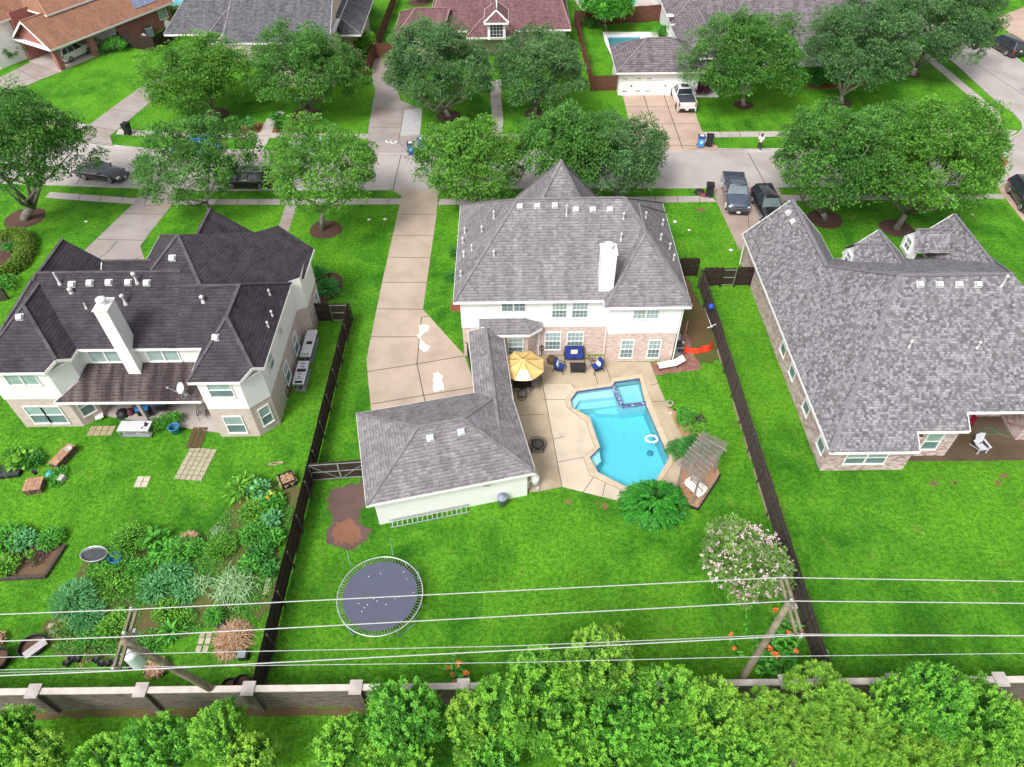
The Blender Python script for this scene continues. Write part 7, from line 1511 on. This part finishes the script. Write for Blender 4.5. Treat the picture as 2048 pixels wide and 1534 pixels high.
def tub(px,R_,h,label,mat,fill,sx=1,rz=0,fillname='filling',fz=.7,inner=None,name='round_tub',straw=0,smat='straw'):
    p=at(*px); t=thing(name,label,'tub',p); m=MB(); m.lathe([(R_*.85,0),(R_,h),(R_*1.05,h),(R_*1.05,h-.05)],p,26,sx=sx,rz=rz); m.lathe([(R_*.96,h),(R_*.9,h*fz)],p,26,m=1,sx=sx,rz=rz); m.build('tub',[mat,inner or mat],t)
    m=MB(); m.lathe([(R_*.91,h*fz),(R_*.5,h*fz+.02),(0,h*fz+.03)],p,26,sx=sx,rz=rz); m.build(fillname,fill,t)
    if straw:
        rs=np.random.RandomState(straw); n=500; r_=R_*.85*rs.rand(n)**.5; a=rs.uniform(0,6.28,n); x=r_*np.cos(a)*sx; y=r_*np.sin(a); P=np.stack([x*math.cos(rz)-y*math.sin(rz),x*math.sin(rz)+y*math.cos(rz),h*fz+.05+rs.rand(n)*.12],1); D=rs.normal(size=(n,3)); D[:,2]*=.2
        mk('dry_leaves',[leaf_mesh('c',P,D,np.full(n,.28),np.full(n,.045),rs.rand(n),None,.0)],LM[smat],t)
    return t
tub((195,1116),.48,.5,'oval grey metal stock tank with dark water',G['steel'],plain('dark_water',(.06,.065,.07),.1,.5),1.55,-.05,'water_surface',.75,G['greymetal'],'stock_tank')
tub((236,1121),.35,.4,'blue tub half hidden under the lime feathery bush',plain('blue_tub_plastic',(.05,.22,.62),.45),plain('blue_tub_inside',(.03,.14,.40),.5),name='blue_tub',fz=.4)
tub((380,1084),.5,.32,'half barrel filled with orange dry leaves',G['black'],G['soil'],1.1,.3,'soil',.7,straw=1,name='leaf_tub')
tub((70,1296),.6,.35,'large black tub holding a grey slab near the wall',G['black'],G['soil'],1.1,.4,'soil',.4,name='black_tub'); p=at(70,1297,.35); m=MB(); m.box((0,0,0),(.45,1.1,.06),-.75); m.v=[v+p for v in m.v]; single(m,'stone_slab',G['kerb'],'grey slab lying across the large black tub','slab')
tub((316,1340),.5,.35,'black tub with reddish dry straw below the transformer pole',G['black'],G['soil'],1.05,0,'soil',.6,straw=5,name='straw_tub')
tub((0,1325),.6,.5,'dark tub at the left edge near the wall',G['black'],G['soil'],1,0,'soil',.5,name='dark_tub'); tub((-4,1285),.4,.35,'smaller dark tub cut by the left edge',G['black'],G['soil'],1,0,'soil',.5,name='dark_tub',straw=8)
pts=[(136,1330),(147,1320),(158,1322),(195,1323),(205,1330),(217,1330),(228,1326),(240,1333),(262,1335),(275,1333)]
for i,(x,y) in enumerate(pts):
    p=at(x,y); m=MB(); m.lathe([(0,.01),(.11,.01),(.15,.3),(.165,.3),(.165,.27),(.14,.27),(.12,.22),(0,.22)],p,14); ord_=['first','second','third','fourth','fifth','sixth','seventh','eighth','ninth','last'][i]
    single(m,'nursery_pot',G['black'],'%s black nursery pot from the left in the row near the lowest wires'%ord_,'pot','row of black nursery pots')
for i,(x,y,l) in enumerate([(487,1370,'black tub against the stone wall by the left fence end'),(462,1377,'dark tub rim left of the tub at the left fence end')]): tub((x,y),.4,.35,l,G['black'],G['soil'],name='black_tub',fz=.5)
# crate with rubbish
p=at(577,965); t=thing('crate','large black crate of garden scraps next to the left fence','crate',(p.x,p.y,0),.5,world=False); m=MB()
for s in(-1,1): m.box((s*.42,0,.28),(.05,.85,.56)); m.box((0,s*.42,.28),(.8,.05,.56))
m.box((0,0,.03),(.8,.8,.04)); m.build('box',G['black'],t,bevel=.02); rs=np.random.RandomState(3); n=260; P=np.stack([rs.uniform(-.36,.36,n),rs.uniform(-.36,.36,n),.35+rs.rand(n)*.15],1); D=rs.normal(size=(n,3)); D[:,2]*=.3; mk('scraps',[leaf_mesh('c',P,D,np.full(n,.3),np.full(n,.06),rs.rand(n),None)],LM['straw'],t)
p=at(550,929); m=MB(); m.box((p.x-.12,p.y,.04),(.55,.14,.06),.1); m.box((p.x+.15,p.y+.1,.04),(.7,.14,.06),.1); single(m,'timber_offcut',G['wood_post'],'two pale timber offcuts lying side by side on the lawn near the black crate','timber')
# straw heap
p=at(466,1280); t=thing('straw_heap','heap of pale reddish dry straw on the grass','straw heap',p); rs=np.random.RandomState(9); n=1500; r_=rs.rand(n)**.5; a=rs.uniform(0,6.28,n); P=np.stack([r_*.85*np.cos(a),r_*.95*np.sin(a),(1-r_**2)*.42+rs.rand(n)*.06],1); D=rs.normal(size=(n,3)); D[:,2]*=.25
mk('straw',[leaf_mesh('c',P,D,rs.uniform(.3,.6,n),np.full(n,.03),rs.rand(n),None,.1)],LM['straw'],t)
blob('soil_mound','dark soil under the straw heap','soil',(466,1282),.85,G['soil'],77,sz=.4); blob('black_bag','black plastic sheet bundle left of the straw heap','plastic sheet',(446,1250),.33,G['black'],78,sz=.6)
p=at(487,1314); t=thing('storage_box','small grey lidded box on the lawn below the straw heap','box',(p.x,p.y,0),.05,world=False); m=MB(); m.box((.05,0,.18),(.5,.42,.36)); m.build('body',G['black'],t,bevel=.03); m=MB(); m.box((0,0,.38),(.42,.4,.05)); m.build('lid',plain('grey_lid',(.22,.27,.30),.5),t,bevel=.02)
# brick stacks
brk=plain('loose_brick_tan',(.38,.22,.14),.9,var=.25,sc=3); brk2=plain('loose_brick_dark',(.13,.08,.065),.95,var=.5,sc=4)
def brickstack(px,L,W,H,rz,label,seed):
    p=at(*px); r=random.Random(seed); t=thing('brick_stack',label,'brick stack',(p.x,p.y,0),rz,world=False)
    for lay,(z0,mt) in enumerate(((0,brk2),)):
        m=MB(); nz=int(H/.075)
        for k in range(nz):
            for i in range(int(L/.21)):
                for j in range(int(W/.21)): 
                    if r.random()<.96: m.box((-L/2+.21*(i+.5)+r.gauss(0,.012),-W/2+.21*(j+.5)+r.gauss(0,.012),.035+.075*k),(.19,.185,.062),r.gauss(0,.06))
        m.build('lower_courses',mt,t)
    m=MB()
    for i in range(int(L/.21)):
        for j in range(int(W/.105)): m.box((-L/2+.21*(i+.5)+r.gauss(0,.01),-W/2+.105*(j+.5)+r.gauss(0,.008),H+.035),(.2,.095,.065),r.gauss(0,.04))
    m.build('top_course',brk,t); return t
brickstack((77,975),1.25,1.0,.42,.15,'square stack of old bricks at the left, black pot on top',1); brickstack((133,918),.75,1.7,.45,-.33,'long stack of old bricks with a small round dish on top',2)
p=at(72,947,.5); m=MB(); m.lathe([(0,0),(.11,0),(.15,.25),(.17,.25),(.15,.22),(.12,.2),(0,.2)],p,14); single(m,'nursery_pot',G['black'],'single black pot standing on the square brick stack','pot')
p=at(138,898,.53); m=MB(); m.lathe([(.0,.02),(.13,.02),(.17,.07),(.22,.08),(.22,.02),(.1,0)],p,18); single(m,'round_dish',G['walk'],'round pale dish on the long brick stack','dish')
p=at(101,945,.0); blob('plastic_sheet','light blue plastic basin turned over between the brick stacks','basin',(101,948),.28,plain('sky_blue_plastic',(.10,.48,.68),.5),91,sz=.7)
blob('dark_mat','dark wooden disc beside the long brick stack','wood disc',(113,923),.42,G['wood_grey'],92,sz=.12); p=at(126,960); m=MB(); m.box((p.x,p.y,.15),(.3,.42,.3),-.2); single(m,'concrete_block',G['kerb'],'pale concrete block at the near end of the long brick stack','block')
p=at(20,945); t=thing('planter_tray','dark plastic planter tray of water plants at the left edge','planter',(p.x,p.y,0),.12,world=False); m=MB(); 
for s in(-1,1): m.box((s*.75,0,.14),(.06,.95,.28)); m.box((0,s*.45,.14),(1.5,.06,.28))
m.build('tray',G['black'],t,bevel=.02); m=MB(); m.box((0,0,.1),(1.44,.88,.05)); m.build('water_surface',plain('tray_water',(.05,.06,.06),.15),t)
# porch clutter
p=Vector((-25.6,31.9,0)); m=MB(); t=thing('patio_heater_cart','black folded chairs and cart stacked under the left end of the porch','chairs',p)
for k in range(4): m=MB(); q=p+Vector((.1*k,-.15+.1*k,0)); m.tube([q+Vector((0,0,.0)),q+Vector((.3,-.1,.9)),q+Vector((.9,-.3,1.0)),q+Vector((1.1,-.4,0))],.03,6); m.build('chair_frame',G['iron'],t)
for x,y,z,w_,d_,mt,l,n_ in((-24.6,31.55,.9,.85,.6,plain('blue_tarp',(.05,.20,.55),.5),'bright blue folded tarp on the clutter under the porch','folded_tarp'),(-23.5,31.9,1.0,.8,.6,plain('dark_blue_cloth',(.05,.08,.28),.7),'dark blue cloth bundle under the porch edge','cloth_bundle')):
    m=MB(); m.box((x,y,z),(w_,d_,.12),.1); m.box((x,y,z-.35),(w_*.9,d_*.9,.5),.1,1); single(m,n_,[mt,G['iron']],l,'tarp',bevel=.03)
blob('storage_bag','big black bag on the porch floor below the blue tarp','bag',(247,830),.42,G['black'],95,sz=1.2); blob('storage_bag','dark maroon bag right of the big black porch bag','bag',(262,826),.3,plain('maroon_bag',(.12,.03,.05),.6),96,sz=1.3)
p=at(202,838); m=MB(); m.box((p.x,p.y,.3),(.5,.5,.03),.5); m.box((p.x,p.y,.15),(.06,.06,.3)); single(m,'small_table',G['white2'],'small white square table at the left porch corner','table')
for lab,x in(('grey patio chair under the right end of the porch',-20.9),): 
    dd=dup(bpy.data.objects['patio_chair'],(x+.2,31.4,.02),-1.4,lab,None); dd['group']=''; del dd['group']
# satellite dish on porch roof
p,_n=hit(bvp,372,794); 
if p is None: p=at(372,794,3.0)
t=thing('satellite_dish','pale satellite dish on the right part of the porch roof','satellite dish',p); n=Vector((-.35,-.72,.6)).normalized(); x=Vector((0,0,1)).cross(n).normalized(); y=n.cross(x); c=p+Vector((-.0,-.0,.85)); m=MB(); rings=[]
for i in range(5):
    rr=i/4; 
    for k in range(20): a=2*math.pi*k/20; rings.append(c+x*(.28*rr*math.cos(a))+y*(.38*rr*math.sin(a))+n*(.10*rr*rr))
m.mesh(rings,[(i*20+k,i*20+(k+1)%20,(i+1)*20+(k+1)%20,(i+1)*20+k) for i in range(4) for k in range(20)],0,True); m.build('dish',plain('dish_grey',(.60,.62,.64),.5),t)
m=MB(); m.bar(p,c-n*.05,.05); m.bar(p+Vector((.3,0,0)),c-n*.05,.025); m.bar(p+Vector((-.25,-.1,0)),c-n*.05,.025); m.build('mast',G['steel'],t); m=MB(); m.bar(c-y*.38,c+n*.55-x*.55-y*.1,.03); m.box(c+n*.55-x*.55-y*.1,(.14,.1,.1)); m.build('feed_arm',G['steel'],t); m=MB(); m.bar(c-y*.3,c-y*.3+x*.5,.03); m.box(c-y*.3+x*.5,(.14,.05,.1)); m.build('side_arm',G['steel'],t)
# tyre leaning at house corner
p=at(574,790); t=thing('tyre','black wheel leaning against the left house side wall','tyre',p); m=MB(); m.tube([p+Vector((.08,.33*math.cos(a),.36+.33*math.sin(a))) for a in np.linspace(0,6.28,20)[:-1]],.09,8,closed=True); m.build('tread',G['rubber'],t)
# ================= RIGHT PATIO =================
p=at(1955,898); t=thing('adirondack_chair','pale grey slatted garden armchair on the damp patio','chair',(p.x,p.y,.02),math.radians(-82),world=False); gp_=plain('pale_grey_plastic',(.52,.53,.58),.6,var=.05)
for k in range(7): m=MB(); m.box((-.32,(k-3)*.085,.72),(.025,.07,.78-.05*abs(k-3)),ry=-.35,rx=(k-3)*-.03); m.build('back_slat',gp_,t)
for k in range(5): m=MB(); m.box((-.1+.12*k,0,.33+.02*k),(.10,.52,.025)); m.build('seat_slat',gp_,t)
for s in(-1,1):
    m=MB(); m.box((.08,s*.34,.58),(.75,.13,.03)); m.build('armrest',gp_,t); m=MB(); m.bar((.38,s*.30,0),(.38,s*.30,.57),.09,.03); m.bar((-.45,s*.28,0),(.4,s*.28,.38),.09,.03); m.build('leg',gp_,t)
rc=plain('red_sling',(.38,.02,.05),.7)
p=Vector((29.4,30.3,0)); t=thing('red_patio_chair','red sling patio chair under the right house porch','chair',(p.x+.2,p.y-.5,.02),math.radians(180),world=False); m=MB(); m.box((0,0,.42),(.55,.55,.04)); m.build('seat',rc,t,bevel=.02); m=MB(); m.box((-.32,0,.72),(.04,.5,.55),ry=-.2); m.build('backrest',rc,t,bevel=.02); m=MB(); 
for s in(-1,1): m.tube([(.25,s*.3,0),(.25,s*.3,.6),(-.3,s*.3,.6),(-.25,s*.3,0)],.018,6)
m.build('frame',G['iron'],t)
t=thing('round_table','dark round table beside the red patio chair','table',(27.8,29.3,.02)); o=Vector((27.8,29.3,.02)); m=MB(); m.lathe([(0,.7),(.6,.7),(.6,.73),(0,.73)],o,24); m.build('table_top',G['iron'],t); m=MB(); m.lathe([(.25,0),(.05,.1),(.04,.7)],o,12); m.build('pedestal',G['iron'],t)
p=at(1998,868,.03); t=thing('garden_hose','tangled green garden hose on the damp patio','hose',p); m=MB(); m.tube([p+Vector((-.55+.38*math.cos(k*.45),.25+.3*math.sin(k*.45),.015*(k%4))) for k in range(32)]+[p+Vector((.0,.05,0)),p+Vector((.4,-.2,0)),p+Vector((.8,-.3,0)),p+Vector((.95,-.1,0)),p+Vector((.7,.25,0)),p+Vector((.2,.5,0))],.022,6); m.build('hose',plain('green_hose',(.05,.20,.13),.5),t)
# vessels behind the black fence, garage satellite
p=at(1333,34); m=MB()
p=at(1340,33,3.9); t=thing('satellite_dish','round white dish on the roof edge of the white house','satellite dish',p); m=MB(); m.lathe([(0,0),(.3,.04),(.5,.14)],p,16); m.build('dish',G['white2'],t); m=MB(); m.bar(p-Vector((0,0,.5)),p,.06); m.build('mast',G['steel'],t)
p=at(302,72); t=thing('air_conditioner','grey air conditioning unit between the red brick wall and black fence','air conditioner',(p.x,p.y,0)); m=MB(); m.box((p.x,p.y,.55),(.95,.95,1.1),.5); m.build('casing',plain('ac_grey',(.12,.15,.17),.6),t,bevel=.04); m=MB(); m.lathe([(.4,0),(.38,.04),(0,.05)],(p.x,p.y,1.1),18); m.build('fan_grille',G['iron'],t)
blob('covered_grill','white covered barrel near the air conditioning unit','barrel',(335,52),.55,G['white2'],98,sz=1.6); blob('propane_tank','white tank behind the black fence corner','tank',(289,75),.4,G['white2'],99,sz=1.3)
p=at(2040,16); t=thing('street_lamp','black lamp post foot at the top right corner','street lamp',at(2012,12)); q=at(2012,12); m=MB(); m.lathe([(.2,0),(.16,.4),(.08,.6),(.06,3.2)],q,12); m.build('post',G['iron'],t); m=MB(); m.lathe([(.1,3.2),(.22,3.5),(.05,3.8),(0,3.9)],q,12); m.build('lantern',G['iron'],t)
p=at(2046,190); t=thing('cyclist_canopy','white and cyan umbrella just inside the right edge on the side street','umbrella',p); m=MB(); m.lathe([(0,2.2),(.35,2.1),(.55,1.85)],p,8); m.build('canopy',plain('cyan_fabric',(.35,.72,.78),.6),t); m=MB(); m.lathe([(.02,.9),(.02,2.2)],p,6); m.build('pole',G['steel'],t)
